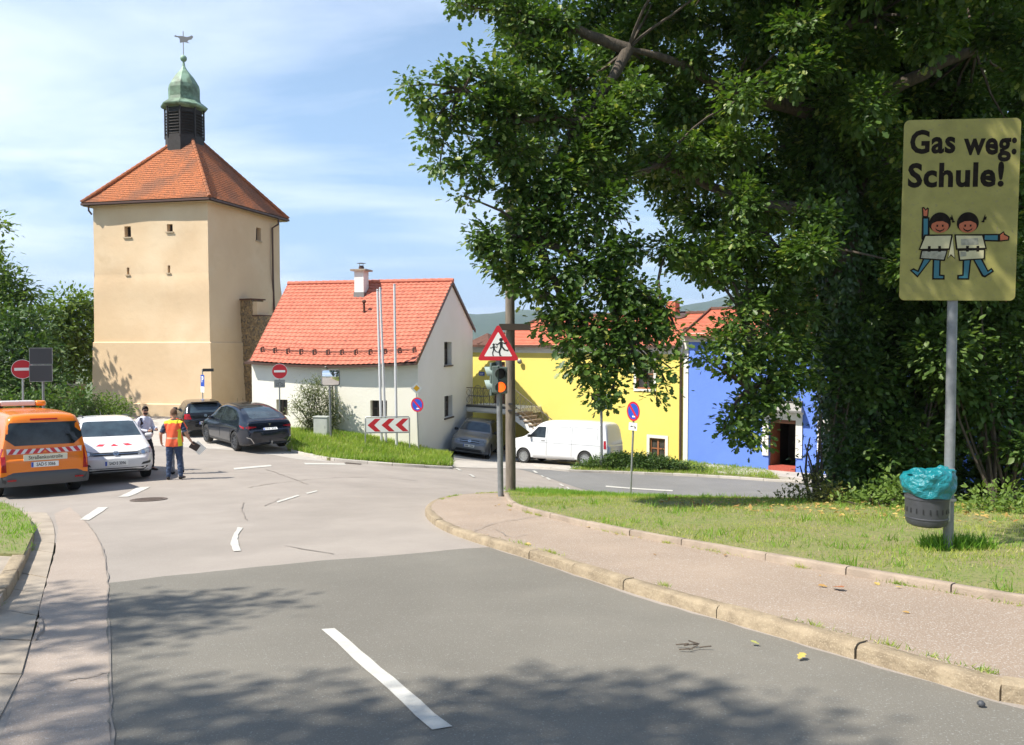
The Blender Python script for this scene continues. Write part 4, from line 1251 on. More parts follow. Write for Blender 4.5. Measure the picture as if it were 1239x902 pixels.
# blue house
blu = thing('blue_house', 'vivid blue house with white framed doorway and orange tiled roof', 'house', (Y1.x, Y1.y, -5.5))
BO = blu.location.copy(); Bend = Y1 + fd*LBH
def fBl(s, z, d):
    p = Y1 + fd*s + fn*d; return (p.x, p.y, z)
dpx = op(Y1, Bend, 930, 963, 508, 568)
dq = (dpx[0], dpx[1], dpx[2]-.02, dpx[3])
wq = op(Y1, Bend, 994, 1018, 512, 544)
uq = [op(Y1, Bend, 1040, 1062, 500, 540), op(Y1, Bend, 1100, 1125, 500, 545)]
mb = MB(); wall(mb, fBl, LBH, -7.5, ZB+.1, [dq, wq] + uq, depth=.35, ds=1.5, dzs=1.5, mi_rev=0)
mb.build('front_wall', M['blue_wall'], blu, BO)
mb = MB(); b0 = Bend; b1 = Bend - fn*6.5; b2 = Y1 - fn*6.5
mb.add([(Y1.x,Y1.y,ZY-.5),(Y1.x,Y1.y,ZB+.05),(b2.x,b2.y,ZB+.05),(b2.x,b2.y,-7),(b1.x,b1.y,-7),(b1.x,b1.y,ZB),(b0.x,b0.y,ZB),(b0.x,b0.y,-7)], [(0,1,2,3),(3,2,5,4),(4,5,6,7)])
mb.build('rear_wall', M['blue_wall'], blu, BO)
mb = MB(); bandY(fBl, .0, .22, -5.9, ZB-.30, .035); bandY(fBl, 0, LBH, ZB-.30, ZB+.1, .05)
mb.build('plaster_band', M['trim_white'], blu, BO)
rB = P(840,377.5,39).z
roB, e0B, vB, VB = simple_roof(blu, BO, Y1, fd, -fn, LBH, 3.0, rB-ZB, ZB+.02, 'roof')
mb = MB(); a_ = e0B + Vector((0,0,.12)); mb.boxpp(a_, a_ + vB*VB, .06, .10); mb.build('verge_board', M['roof_brown'], roB, BO)
window(blu, BO, fBl, wq, .2, M['trim_white'], M['win_glass'], 2, 1, .07, surround=(M['trim_white'], .16))
for q in uq: window(blu, BO, fBl, q, .2, M['trim_white'], M['win_glass'], 2, 1, .07, surround=(M['trim_white'], .16))
# doorway: white surround, canopy, open door leaf, tiled step, dim passage
mb = MB(); u = .26; a, b, c, d = dq
bandY(fBl, a-u, a, c+.55, d+u, .06); bandY(fBl, b, b+u, c+.55, d+u, .06); bandY(fBl, a, b, d, d+u, .06)
mb2 = mb
bandY(fBl, a-u-.05, b+u+.05, d+u, d+u+.12, .10)
dw = mb.build('door_surround', M['trim_white'], blu, BO)
mb = MB(); pr = [fBl(a-.32, d+u+.12, 0), fBl(b+.32, d+u+.12, 0), fBl(b+.32, d+u+.12, .42), fBl(a-.32, d+u+.12, .42), fBl(a-.22, d+u+.52, 0), fBl(b+.22, d+u+.52, 0)]
mb.add(pr, [(0,1,2,3)[::-1], (3,2,5,4), (0,3,4), (1,5,2)]); bandY(fBl, a-.34, b+.34, d+u+.10, d+u+.17, .44, 0)
bandY(fBl, a-.26, b+.26, d+u+.50, d+u+.56, .1, 0)
mb.build('door_canopy', M['gutter_grey'], blu, BO)
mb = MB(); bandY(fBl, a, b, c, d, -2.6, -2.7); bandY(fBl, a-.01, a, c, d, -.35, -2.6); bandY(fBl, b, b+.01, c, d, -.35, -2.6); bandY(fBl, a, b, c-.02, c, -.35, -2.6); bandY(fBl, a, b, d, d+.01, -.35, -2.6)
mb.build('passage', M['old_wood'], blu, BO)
mb = MB(); bandY(fBl, a, b, d-.18, d-.10, -.22, -.32); bandY(fBl, a, a+.05, c, d, -.20, -.32); bandY(fBl, b-.05, b, c, d, -.20, -.32)
bandY(fBl, a, b, d-.10, d, -.25, -.32); df = mb.build('door_frame', M['wood_frame'], blu, BO)
mb = MB()                                   # glazed leaf swung inwards on the left
la = [fBl(a+.05, z, -.32) for z in (c+.05, d-.2)]; lb = [fBl(a+.13, z, -1.0) for z in (c+.05, d-.2)]
mb.boxpp((Vector(la[0])+Vector(la[1]))/2, (Vector(lb[0])+Vector(lb[1]))/2, .045, (d-c)-.25); mb.build('door_leaf', M['wood_frame'], blu, BO)
rs = mat('red_step', (0.45, 0.09, 0.06), rough=.7, n_scale=20, n_amt=.3)
mb = MB(); bandY(fBl, a+.01, b-.01, c-.42, c+.12, .05, -.6); bandY(fBl, a-.05, b+.05, c-.42, c-.05, .22, -.02); mb.build('step', rs, blu, BO)
s_, z_ = on_face(None,0,923.5,531,Y1,Bend); mb = MB(); bandY(fBl, s_-.08, s_+.08, z_-.22, z_+.12, .10, 0); mb.build('letter_box', M['trim_white'], blu, BO)
mb = MB(); mb.tube([fBl(.05, ZB-.0, .3), fBl(.05, ZB-.3, .3), fBl(-.05, ZB-.6, .16), fBl(-.12, ZB-.8, .12)], .06, 8); mb.build('downpipe', M['trim_white'], blu, BO, smooth=40)

# red chimney + dark roof vent behind the yellow roof end
mb = MB(); cp_ = P(817,384,38.6); mb.box((cp_.x, cp_.y+.6, cp_.z+.15), (.5,.5,1.3), rotz=math.atan2(fd.y, fd.x)); mb.build('chimney', M['roof_plain'], roY, YO)
mb = MB(); cp_ = P(824,383.5,37.2); mb.lathe([(.30,0),(.30,.06),(.22,.10)], 16, frame(cp_, (fd.x,fd.y,0), tuple(vY))); mb.build('roof_vent', M['gutter'], roY, YO, smooth=40)

# ------------------------------------------------------------------ balcony + stair of the yellow house (parts of it)
ZBAL = P(600,493,40).z
bx0 = Vector((P(554.5,495,39.9).x, 39.9)); nb_ = fn
s_b1, _ = on_face(None, 0, 624, 480, Y0, Y1)
# balcony front line parallel to the facade, through bx0
offb = (bx0 - Y0).dot(fn); sb0 = (bx0 - Y0).dot(fd)
def fBal(s, z, d): p = Y0 + fd*s + fn*d; return (p.x, p.y, z)
def s_at(px, off):
    O_ = Y0 + fn*off; return on_face(None, 0, px, 480, O_, O_ + fd)[0]
offb = min(offb, 2.3)
sb0 = s_at(555, offb); sb1 = s_at(622.5, offb)
mb = MB(); bandY(fBal, sb0, sb1, ZBAL-.22, ZBAL, offb, 0); bandY(fBal, sb0, sb1, ZBAL-.30, ZBAL-.22, offb-.12, 0)
slabm = mb.build('balcony_slab', M['gable_wall'], yel, YO)
mb = MB(); bandY(fBal, sb0, sb1, ZBAL-.02, ZBAL+.06, offb+.04, offb-.2); mb.build('balcony_edge', M['darkgrey'], yel, YO)
railm = mat('rusty_iron_rail', (0.085, 0.07, 0.055), rough=.7, n_scale=20, n_col=(.16,.12,.09))
mb = MB()
def rail_run(f, s0_, s1_, z0f, z1f, off, n, scroll=True):
    for i in range(n+1):
        s = s0_ + (s1_-s0_)*i/n; z0_ = z0f(s); z1_ = z1f(s)
        mb.tube([f(s, z0_, off), f(s, z1_, off)], .014, 5)
        if scroll and i < n:
            w = (s1_-s0_)/n; pts = []
            for k in range(13):
                t = k/12; pts.append(f(s + w*(.5+.32*math.sin(2*math.pi*t)), z0_ + (z1_-z0_)*(.08+.84*t), off))
            mb.tube(pts, .009, 4)
            pts = [f(s + w*(.5-.32*math.sin(2*math.pi*k/12)), z0_ + (z1_-z0_)*(.08+.84*k/12), off) for k in range(13)]
            mb.tube(pts, .009, 4)
    for zz, r in ((z1f, .022), (z0f, .016)):
        mb.tube([f(s0_, zz(s0_), off), f(s1_, zz(s1_), off)], r, 6)
rail_run(fBal, sb0+.03, sb1, lambda s: ZBAL+.1, lambda s: ZBAL+.95, offb-.04, 9)
rail_run(fBal, 0, .001, lambda s: ZBAL+.1, lambda s: ZBAL+.95, offb-.04, 1, False) if False else None
mb.build('balcony_railing', railm, yel, YO)
# stair: flight down along the facade
NS = 13; tread = .275; rise_s = .172; so = offb; si = offb-1.15
st0 = sb1
stm = mat('stair_stone', (0.33, 0.25, 0.18), rough=.9, n_scale=5, n_amt=.4)
for k in range(NS):
    mb = MB(); z1_ = ZBAL - rise_s*(k+1)
    bandY(fBal, st0 + tread*k, st0 + tread*(k+1)+.03, z1_-.07, z1_, so+.03, si)
    bandY(fBal, st0 + tread*k+.02, st0 + tread*(k+1), z1_-rise_s+.0, z1_-.07, so-.02, si+.02)
    mb.build('stair_step', stm, yel, YO)
mb = MB(); o = len(mb.v)
a_s, b_s = st0, st0 + NS*tread
za, zb_ = ZBAL-.1, ZBAL - NS*rise_s
pts = []
for dd in (so-.12, so-.02):
    pts += [fBal(a_s, za, dd), fBal(b_s, zb_-.0, dd), fBal(b_s, zb_-.30, dd), fBal(a_s, za-.48, dd)]
mb.add(pts, [(0,3,2,1),(4,5,6,7),(0,1,5,4),(1,2,6,5),(2,3,7,6),(3,0,4,7)])
pts = []
for dd in (si, so-.12):
    pts += [fBal(a_s, za-.30, dd), fBal(b_s, zb_-.16, dd), fBal(b_s, zb_-.30, dd), fBal(a_s, za-.48, dd)]
mb.add(pts, [(0,3,2,1),(4,5,6,7),(0,1,5,4),(1,2,6,5),(2,3,7,6),(3,0,4,7)])
mb.build('stair_stringer', M['gable_wall'], yel, YO)
mb = MB()
rail_run(fBal, st0, b_s, lambda s: ZBAL + .14 - (s-st0)/tread*rise_s, lambda s: ZBAL + .95 - (s-st0)/tread*rise_s, so-.05, 11)
mb.build('stair_railing', railm, yel, YO)
# stacked garden chairs on the balcony
chm_ = mat('chair_metal', (0.16, 0.15, 0.14), rough=.5, metal=.4)
def garden_chair(s, z, group, label):
    base = Vector(fBal(s, z, offb-.55)); t = thing('garden_chair', label, 'chair', base, math.atan2(fd.y, fd.x), group)
    for sx in (-.24, .24):
        for sy in (-.22, .22): mb = MB(); mb.tube([(sx*1.1, sy*1.1, 0), (sx, sy, .44)], .015, 6); mb.build('leg', chm_, t)
    mb = MB(); mb.prism(rrect(.52, .5, .1), .025, Matrix.Translation((0,0,.43))); mb.build('seat', chm_, t)
    mb = MB(); pts = [(-.24,.22,.44),(-.25,.3,.75),(-.16,.33,.92),(0,.34,.97),(.16,.33,.92),(.25,.3,.75),(.24,.22,.44)]
    mb.tube(pts, .016, 6)
    for k in range(-3, 4): mb.tube([(k*.06, .23, .45), (k*.06, .335, .93-abs(k)*.02)], .007, 4)
    mb.build('backrest', chm_, t)
    return t
garden_chair(sb0+.55, ZBAL+.06, None, 'grey metal garden chair standing at the left end of the balcony')
garden_chair(sb0+1.15, ZBAL+.06, None, 'grey metal garden chair on the balcony, nearer the balcony door')

# a far white and red roofed house glimpsed through the trees on the right
fh = thing('distant_house', 'white house with red roof glimpsed through the trees below the school sign', 'house', (24, 46, -7))
mb = MB(); mb.box((0,0,4.2), (12,7,8.4)); mb.build('wall', M['gable_wall'], fh)
mb = MB(); mb.add([(-6.4,-3.9,8.3),(6.4,-3.9,8.3),(6.4,3.9,8.3),(-6.4,3.9,8.3),(-6.4,0,11.4),(6.4,0,11.4)], [(0,1,5,4),(2,3,4,5),(1,2,5),(3,0,4),(3,2,1,0)]); mb.build('roof', M['roof_plain'], fh)
for sx in (-3.5, 0, 3.5):
    mb = MB(); mb.box((sx, -3.52, 5.5), (1.0, .06, 1.3)); mb.build('window', M['win_glass'], fh)

# ================================================================== SIGNS, POLES, STREET FURNITURE
def pole(parent, base, top, r=0.03, m='steel', name='pole', n=12, r2=None):
    mb = MB(); mb.tube([Vector(base) - Vector((0,0,.25)), Vector(top)], [r, r2 or r], n)
    return mb.build(name, M[m], parent, parent.location, smooth=50)
def on_pole(px, py, base):   # point at the depth of base
    return P(px, py, base.y)
def loc_thing(name, label, cat, p, group=None):
    return thing(name, label, cat, (p.x, p.y, p.z), 0, group)
def plate(parent, fr, outline, layers, name='sign_plate', back='alu', th=.004, lift=0.0):
    """sign plate of real thickness; layers = [(outline, material, level)] on its face"""
    mb = MB(); mb.prism(outline, th, fr, 0, z0=-th)
    mats = [M[back]]; 
    for i, (pl_, m_, lv) in enumerate(layers):
        if m_ not in mats: mats.append(m_)
        mb.prism(pl_, .0008, fr, mats.index(m_), z0=.0004 + lv*.0012)
    return mb.build(name, mats, parent, parent.location)
def no_entry(parent, fr, r=.3):
    bar = rrect(r*1.42, r*.29, .01, 2)
    return plate(parent, fr, disc(r, 40), [(disc(r*.995, 40), M['white_paint'], 0), (disc(r*.955, 40), M['red'], 1), (bar, M['white_paint'], 2)])
def no_stopping(parent, fr, r=.3, arrow=True):
    a = R(-45); w = r*.13
    d = Vector((math.cos(a), math.sin(a))); n_ = Vector((-d.y, d.x)); q = r*.86
    bar = [tuple(-d*q - n_*w), tuple(d*q - n_*w), tuple(d*q + n_*w), tuple(-d*q + n_*w)]
    ly = [(disc(r*.995, 40), M['red'], 0), (disc(r*.80, 40), M['blue'], 1), (bar, M['red'], 2)]
    if arrow:
        o = (.03*r/.3, -.155*r/.3); s = r/.3
        ly.append(([(o[0]-.07*s, o[1]), (o[0]-.02*s, o[1]-.045*s), (o[0]-.02*s, o[1]-.018*s), (o[0]+.07*s, o[1]-.018*s), (o[0]+.07*s, o[1]+.018*s), (o[0]-.02*s, o[1]+.018*s), (o[0]-.02*s, o[1]+.045*s)], M['white_paint'], 3))
    return plate(parent, fr, disc(r, 40), ly)

# ---- big school sign with the litter bin on its post
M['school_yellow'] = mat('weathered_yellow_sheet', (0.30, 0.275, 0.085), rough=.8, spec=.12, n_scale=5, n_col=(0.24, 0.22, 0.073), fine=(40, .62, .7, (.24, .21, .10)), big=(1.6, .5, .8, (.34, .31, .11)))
M['letter_black'] = mat('letter_black', (0.02, 0.016, 0.012), rough=.9, spec=.08, n_scale=18, n_amt=.4)
M['satchel'] = mat('satchel_cream', (0.48, 0.44, 0.25), rough=.6, n_scale=9, n_amt=.15)
M['satchel_grey'] = mat('satchel_pocket_grey', (0.34, 0.33, 0.24), rough=.6, n_scale=22, n_amt=.4)
M['sign_skin'] = mat('sign_orange', (0.36, 0.09, 0.03), rough=.6)
M['sign_teal'] = mat('sign_teal', (0.02, 0.12, 0.15), rough=.6)
sb = G(1147, 670, .1)
sp_ = loc_thing('school_sign', 'large weathered yellow school warning sign with two painted children on a grey post', 'sign', sb)
topz = P(1153, 150, sb.y)
pole(sp_, sb, P(1152.5, 362, sb.y) + Vector((.0,0.0,.0)), .052, 'pole_grey', r2=.05)
SC = P(1161.2, 254.5, sb.y - .07); sw, sh = 131.5*SC.y/F0, 216.5*SC.y/F0
fr = facing(SC, -97)
# in-plane tilt: the sheet leans a hair
fr = fr @ Matrix.Rotation(R(-.6), 4, 'Z')
k_ = F0/SC.y
def sp2(x, y): return ((x-1160.4)/k_, -(y-254)/k_)
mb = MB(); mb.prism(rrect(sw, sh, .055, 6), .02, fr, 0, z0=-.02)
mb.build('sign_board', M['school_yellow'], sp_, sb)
mb = MB(); 
for yy in (-.6, .0, .6): mb.box((0, yy, -.035), (.9, .05, .03), mtx=fr)
mb.box((-.04, 0, -.06), (.12, 1.7, .06), mtx=fr)
mb.build('bracket', M['alu'], sp_, sb)
mb = MB()
def z_txt(txt, x, y, size, sx, bold): 
    X_, Y_ = sp2(x, y); text_into(mb, txt, fr @ Matrix.Translation((X_, Y_, 0)), size, .0006, .0016, 0, sx, bold, 'LEFT', 1.06)
z_txt('Gas', 1101, 173.5, .335, .86, .0105)
z_txt('weg:', 1164, 176, .335, .80, .0105)
z_txt('Schule!', 1100, 213.5, .345, .93, .0115)
mb.build('lettering', M['letter_black'], sp_, sb)
# the two painted children seen from behind their satchels
Z8 = [None]
mats_c = [M['letter_black'], M['satchel'], M['sign_skin'], M['sign_teal'], M['satchel_grey']]
mb = MB()
def cp(pts, mi, lv): 
    q = [sp2(1060 + a*.3102, 120 + b*.3104) for a, b in pts]         # pixels of the enlarged crop
    area = sum(q[i][0]*q[(i+1) % len(q)][1]-q[(i+1) % len(q)][0]*q[i][1] for i in range(len(q)))
    if area < 0: q = q[::-1]
    mb.prism(q, .0010, fr, mi, z0=.0004 + lv*.0013)
def outl(pts, mi, lv, w=9):
    cp(pts, 0, lv); c = Vector((sum(p[0] for p in pts)/len(pts), sum(p[1] for p in pts)/len(pts)))
    q = []
    for i, p in enumerate(pts):
        a = Vector(pts[i-1]); b = Vector(p); d = Vector(pts[(i+1) % len(pts)])
        e1 = (b-a).normalized(); e2 = (d-b).normalized(); n_ = Vector((-(e1.y+e2.y), e1.x+e2.x)); n_ = n_/max(.25, n_.length)
        q.append(b + n_*w)
    def ar(P_): return sum(P_[i][0]*P_[(i+1) % len(P_)][1]-P_[(i+1) % len(P_)][0]*P_[i][1] for i in range(len(P_)))
    if abs(ar(q)) > abs(ar(pts)):
        q = []
        for i, p in enumerate(pts):
            a = Vector(pts[i-1]); b = Vector(p); d = Vector(pts[(i+1) % len(pts)])
            e1 = (b-a).normalized(); e2 = (d-b).normalized(); n_ = Vector((-(e1.y+e2.y), e1.x+e2.x)); n_ = n_/max(.25, n_.length)
            q.append(b - n_*w)
    cp([tuple(p) for p in q], mi, lv+1)
# legs
outl([(196,612),(228,618),(176,692),(146,664),(160,655),(176,664)], 3, 1, 8)
outl([(230,612),(260,612),(260,680),(276,682),(276,700),(230,700)], 3, 1, 8)
outl([(340,612),(372,612),(366,700),(322,700),(322,682),(340,680)], 3, 1, 8)
outl([(372,612),(408,612),(434,664),(446,654),(456,668),(424,692),(412,688)], 3, 1, 8)
# arms and hands
outl([(186,458),(213,458),(216,525),(196,560),(186,540)], 3, 1, 8)
outl([(184,420),(192,418),(198,428),(204,420),(210,424),(208,458),(187,458)], 2, 3, 6)
outl([(412,524),(470,524),(470,554),(412,552)], 3, 1, 8)
outl([(468,526),(486,514),(490,524),(507,534),(505,550),(470,554)], 2, 3, 6)
# satchels: flap over pocket
outl([(196,525),(300,525),(292,585),(176,585)], 1, 4, 8)
outl([(186,585),(284,585),(274,628),(180,620)], 4, 4, 7)
outl([(306,525),(412,525),(426,582),(314,585)], 1, 4, 8)
outl([(320,585),(420,582),(420,622),(326,628)], 1, 4, 7)
outl([(300,530),(312,620),(296,606),(284,620)], 1, 3, 5)
cp([(330,592),(352,592),(352,610),(330,612)], 4, 6); cp([(330,544),(392,540),(396,566),(332,568)], 4, 6)
for x in (210, 248, 350, 388): cp([(x,570),(x+10,570),(x+10,592),(x,592)], 0, 6)
# heads, hair, eyes, smile
for cx_, sg in ((252, 1), (354, -1)):
    hair = [(cx_+40*math.cos(t), 484+(44 if math.sin(t) < 0 else 34)*math.sin(t)) for t in [2*math.pi*k/28 for k in range(28)]]
    cp(hair, 0, 4)
    cp([(cx_+32*math.cos(2*math.pi*k/24), 494+25*math.sin(2*math.pi*k/24)) for k in range(24)], 2, 5)
    cp([(cx_-34,486),(cx_-28,462),(cx_,452),(cx_+28,462),(cx_+34,486),(cx_+10,474),(cx_-12,475)], 0, 6)
    for e in (-10, 10): cp([(cx_+e-3,488),(cx_+e+3,488),(cx_+e+3,496),(cx_+e-3,496)], 0, 7)
    cp([(cx_-17,500),(cx_-10,507),(cx_,510),(cx_+10,507),(cx_+17,500),(cx_+14,509),(cx_,516),(cx_-14,509)], 0, 7)
for tx, s_ in ((308, -1), (402, 1)):
    cp([(tx,478),(tx+12*s_,466),(tx+12*s_,480)], 0, 5); cp([(tx+6*s_,470),(tx+14*s_,448),(tx+16*s_,466)], 0, 5); cp([(tx+6*s_,470),(tx+20*s_,456),(tx+18*s_,470)], 0, 5)
mb.build('painted_children', mats_c, sp_, sb)

# litter bin with turquoise bag
bx = P(1121.5, 602, sb.y - .02); bb = thing('litter_bin', 'dark grey round litter bin with turquoise bag strapped to the school sign post', 'litter bin', (bx.x, bx.y, P(1121, 635, sb.y).z))
bb.scale = (sb.y/9.15,)*3; bz = bb.location.z; Hb = .50
mb = MB()
prof = [(.0,0.02),(.17,.0),(.205,.02),(.222,.06),(.222,.085),(.228,.09),(.228,.10),(.222,.105),(.232,Hb*.62),(.238,Hb*.63),(.238,Hb*.67),(.232,Hb*.68),(.236,Hb*.9),(.24,Hb),(.225,Hb),(.222,Hb*.3),(.0,Hb*.28)]
mb.lathe(prof, 36); binm = mat('bin_plastic', (0.058, 0.06, 0.068), rough=.42, n_scale=10, n_amt=.2)
bo = mb.build('bin_body', binm, bb, smooth=35)
mb = MB()
for k in range(20):
    a = 2*math.pi*k/20
    mtx = Matrix.Rotation(a, 4, 'Z') @ Matrix.Translation((.2285, 0, Hb*.38)) @ Matrix.Rotation(R(-2), 4, 'Y')
    mb.box((0,0,0), (.004, .014, .055), mtx=mtx)
mb.build('slot', M['black'], bo)
# wrinkled bag collar
nA, nH = 96, 26; mb = MB(); random.seed(3)
ph = [random.uniform(0, 6.28) for _ in range(12)]
for j in range(nH+1):
    t = j/nH
    for i in range(nA):
        a = 2*math.pi*i/nA
        low = .035*math.sin(a*2+ph[0]) + .02*math.sin(a*5+ph[1])
        if t < .6:      # outer skirt, bottom hem to rim
            q = t/.6; tiltz = .035*math.cos(a+.5)
            z = Hb - .14 + low*(1-q)*.5 + q*(.26 + tiltz); r = .250 + .026*math.sin(q*3.0) + (.010*math.sin(a*3+ph[2]+q*5) + .006*math.sin(a*8+ph[3]-q*7) + .003*math.sin(a*19+q*15))*(.5+q)
            r += .009*abs(math.sin(q*7+a*1.5+ph[4])) + .02*max(0, math.cos(a-.1))*q
        else:            # gathered top folding in
            q = (t-.6)/.4; z = Hb + .12 + .035*math.cos(a+.5) + .035*math.sin(q*3.14)*(1+.6*math.sin(a*4+ph[5])) - .10*q*q + .008*math.sin(a*13+ph[6]+q*8)*(1-q*.4)
            r = (.25*(1-q)**.8 + .012) + .012*math.sin(a*6+ph[7]+q*6)*(1-q)
        mb.v.append((r*math.cos(a)+ .01, r*math.sin(a), z))
for j in range(nH):
    for i in range(nA):
        i2 = (i+1) % nA; mb.f.append((j*nA+i, j*nA+i2, (j+1)*nA+i2, (j+1)*nA+i)); mb.m.append(0)
bagm = mat('turquoise_bag', (0.006, 0.19, 0.215), rough=.3, n_scale=9, n_col=(0.008, 0.155, 0.18), bump=6, bump_scale=11, spec=.6)
bag = mb.build('bin_bag', bagm, bb, smooth=70)
mb = MB(); px_ = (sb.x - bb.location.x)*9.15/sb.y; 
mb.box((px_-.03, .0, Hb+.10), (.10, .11, .12)); mb.box((px_-.02, 0, .30), (.12,.12,.03)); mb.box((px_-.035, -.0, .35), (.04, .08, .6))
mb.build('bracket', M['steel'], bb)

# ---- traffic light with children triangle, at the tip of the island
tb = G(606, 601, .1)
tl = loc_thing('traffic_light', 'traffic light showing amber under a red edged children warning triangle, beside the wooden pole', 'traffic light', tb)
pt_ = P(603.5, 438, tb.y)
pole(tl, tb, P(603.5, 432, tb.y), .062, 'pole_grey')
mb = MB(); tri = P(602.8, 421.5, tb.y-.09); fr = facing(tri, -93)
def tri_pts(s, r): 
    h = s*math.sqrt(3)/2; V3 = [Vector((0, h*2/3)), Vector((-s/2, -h/3)), Vector((s/2, -h/3))]; out = []
    for i, v in enumerate(V3):
        a = math.atan2(v.y, v.x)
        c = v*(1 - 2*r/v.length)
        for k in range(-3, 4): t = a + R(60)*k/3; out.append((c.x + r*math.cos(t), c.y + r*math.sin(t)))
    return out
def kidfig(cx_, cy_, s):
    """running child silhouette as a few overlapping plates"""
    L = []
    L.append(disc(.055*s, 14, c=(cx_, cy_+.205*s)))
    L.append([(cx_-.045*s,cy_+.14*s),(cx_-.03*s,cy_-.02*s),(cx_+.05*s,cy_-.03*s),(cx_+.05*s,cy_+.13*s),(cx_+.02*s,cy_+.155*s)])
    def limb(a, b, w): 
        a, b = Vector(a), Vector(b); d = (b-a).normalized(); n_ = Vector((-d.y, d.x))*w*s
        return [tuple(a-n_), tuple(b-n_), tuple(b+n_), tuple(a+n_)]
    X = lambda x, y: (cx_+x*s, cy_+y*s)
    L += [limb(X(-.03,.12), X(-.13,.04), .018), limb(X(-.12,.05), X(-.16,.09), .016), limb(X(.04,.12), X(.12,.09), .018), limb(X(.11,.09), X(.17,.13), .016),
          limb(X(.0,-.01), X(-.05,-.14), .024), limb(X(-.05,-.13), X(-.03,-.26), .02), limb(X(-.05,-.25), X(.01,-.26), .014),
          limb(X(.03,0), X(.11,-.10), .024), limb(X(.10,-.09), X(.20,-.12), .02), limb(X(.2,-.14), X(.21,-.08), .014)]
    return L
S_ = .91
ly = [(tri_pts(S_*.995, .045), M['red'], 0), (tri_pts(S_*.66, .012), M['white_paint'], 1)]
for i, q in enumerate(kidfig(.06, .03, .72) + kidfig(-.095, -.03, .50)): ly.append((q, M['black'], 2 + (i % 10)*.25))
plate(tl, fr, tri_pts(S_, .045), ly, 'warning_triangle')
greenm = mat('signal_housing', (0.115, 0.155, 0.135), rough=.5, n_scale=8, n_amt=.2)
visorm = mat('signal_visor', (0.30, 0.38, 0.35), rough=.5)
def signal_head(parent, c, ang, lamps, size=.20, lit=None, housing=greenm, backplate=True, dark=True):
    """c = centre; lamps = number; ang horizontal facing angle"""
    fr = facing(c, ang); h = size*1.16*lamps
    mb = MB(); mb.box((0,0,-.07), (size*1.22, h, .14), mtx=fr, chamf=.015)
    hd = mb.build('signal_head', housing, parent, parent.location)
    for k in range(lamps):
        y = h/2 - size*1.16*(k+.5); f2 = fr @ Matrix.Translation((0, y, 0))
        mb = MB(); mb.lathe([(.0,.012),(size*.32,.01),(size*.43,.003),(size*.44,0)], 24, f2)
        m_ = M['black']
        if lit == k: m_ = LAMP_ON
        mb.build('lens', m_, hd, parent.location, smooth=60)
        mb = MB(); n = 20                                     # visor: open tube cut away below
        for i in range(n+1):
            a = R(-35) + R(250)*i/n; r = size*.47
            dz = .17 if True else .1
            for q in (0, 1):
                for rr in (r, r+.006): mb.v.append(tuple(f2 @ Vector((rr*math.cos(a), rr*math.sin(a), .0 if q == 0 else dz*(1-.25*(1-math.sin(a))) ))))
        for i in range(n):
            b = i*4; mb.f += [(b, b+4, b+6, b+2), (b+1, b+3, b+7, b+5), (b+2, b+6, b+7, b+3)]; mb.m += [0,0,0]
        mb.build('visor', M['dark_plastic'] if dark else visorm, hd, parent.location, smooth=40)
    return hd
LAMP_ON = mat('amber_lamp_lit', (1.0, 0.16, 0.02), rough=.3, emit=(1.0, 0.115, 0.01, 1.15), n_scale=60, n_col=(.9,.08,.01))
c1 = P(605.5, 460.5, tb.y-.13)
signal_head(tl, c1, -84, 2, .245, lit=1)
mb = MB(); fr = facing(P(597.0, 459, tb.y-.02), -120); mb.box((0, 0, 0), (.05, .70, .24), mtx=fr, chamf=.01); mb.build('housing_back', greenm, tl, tb)
c2 = P(595.8, 459, tb.y-.02)
signal_head(tl, c2, 178, 2, .245, dark=False)
mb = MB(); 
for yy in (447, 474): 
    a = P(596, yy, tb.y); mb.tube([a, P(604, yy, tb.y)], .02, 6)
mb.build('bracket', M['pole_grey'], tl, tb)

# ---- wooden pole with crossarm
wb = G(618, 596, .1)
wp = loc_thing('wooden_pole', 'tall weathered wooden pole with a short crossarm beside the traffic light', 'utility pole', wb)
mb = MB(); pts = [wb - Vector((0,0,.4))]
tp = P(616.5, 240, wb.y); pts += [wb.lerp(tp, .33), wb.lerp(tp, .66), tp]
mb.tube(pts, [.128, .122, .115, .105], 16); mb.build('post', M['wood_pole'], wp, wb, smooth=50)
mb = MB(); mb.boxpp(P(604, 396, wb.y-.17), P(642, 396, wb.y-.14), .09, .16); mb.build('crossarm', mat('dark_beam', (.055,.042,.03), rough=.9), wp, wb)
mb = MB(); mb.box(tuple(P(617.5, 489, wb.y-.12)), (.10,.05,.05)); mb.box(tuple(P(617.5, 497, wb.y-.12)), (.12,.05,.04)); mb.build('fixing', M['dark_plastic'], wp, wb)

# ---- second traffic light across the lower road
t2b = Vector((P(728, 560, 33.0).x, 33.0, zt(P(728,560,33).x, 33.0)+.1))
t2 = loc_thing('traffic_light', 'traffic light on a thin grey post standing in the low shrubs before the yellow house', 'traffic light', t2b)
pole(t2, t2b, P(727.5, 477, 33), .055, 'pole_grey')
signal_head(t2, P(720.5, 487, 32.95), 200, 2, .26)
signal_head(t2, P(735.5, 486, 33.1), 60, 2, .26, housing=visorm)
mb = MB(); mb.tube([P(719,495,33), P(738,495,33)], .02, 6); mb.tube([P(719,480,33), P(738,480,33)], .02, 6); mb.build('bracket', M['pole_grey'], t2, t2b)

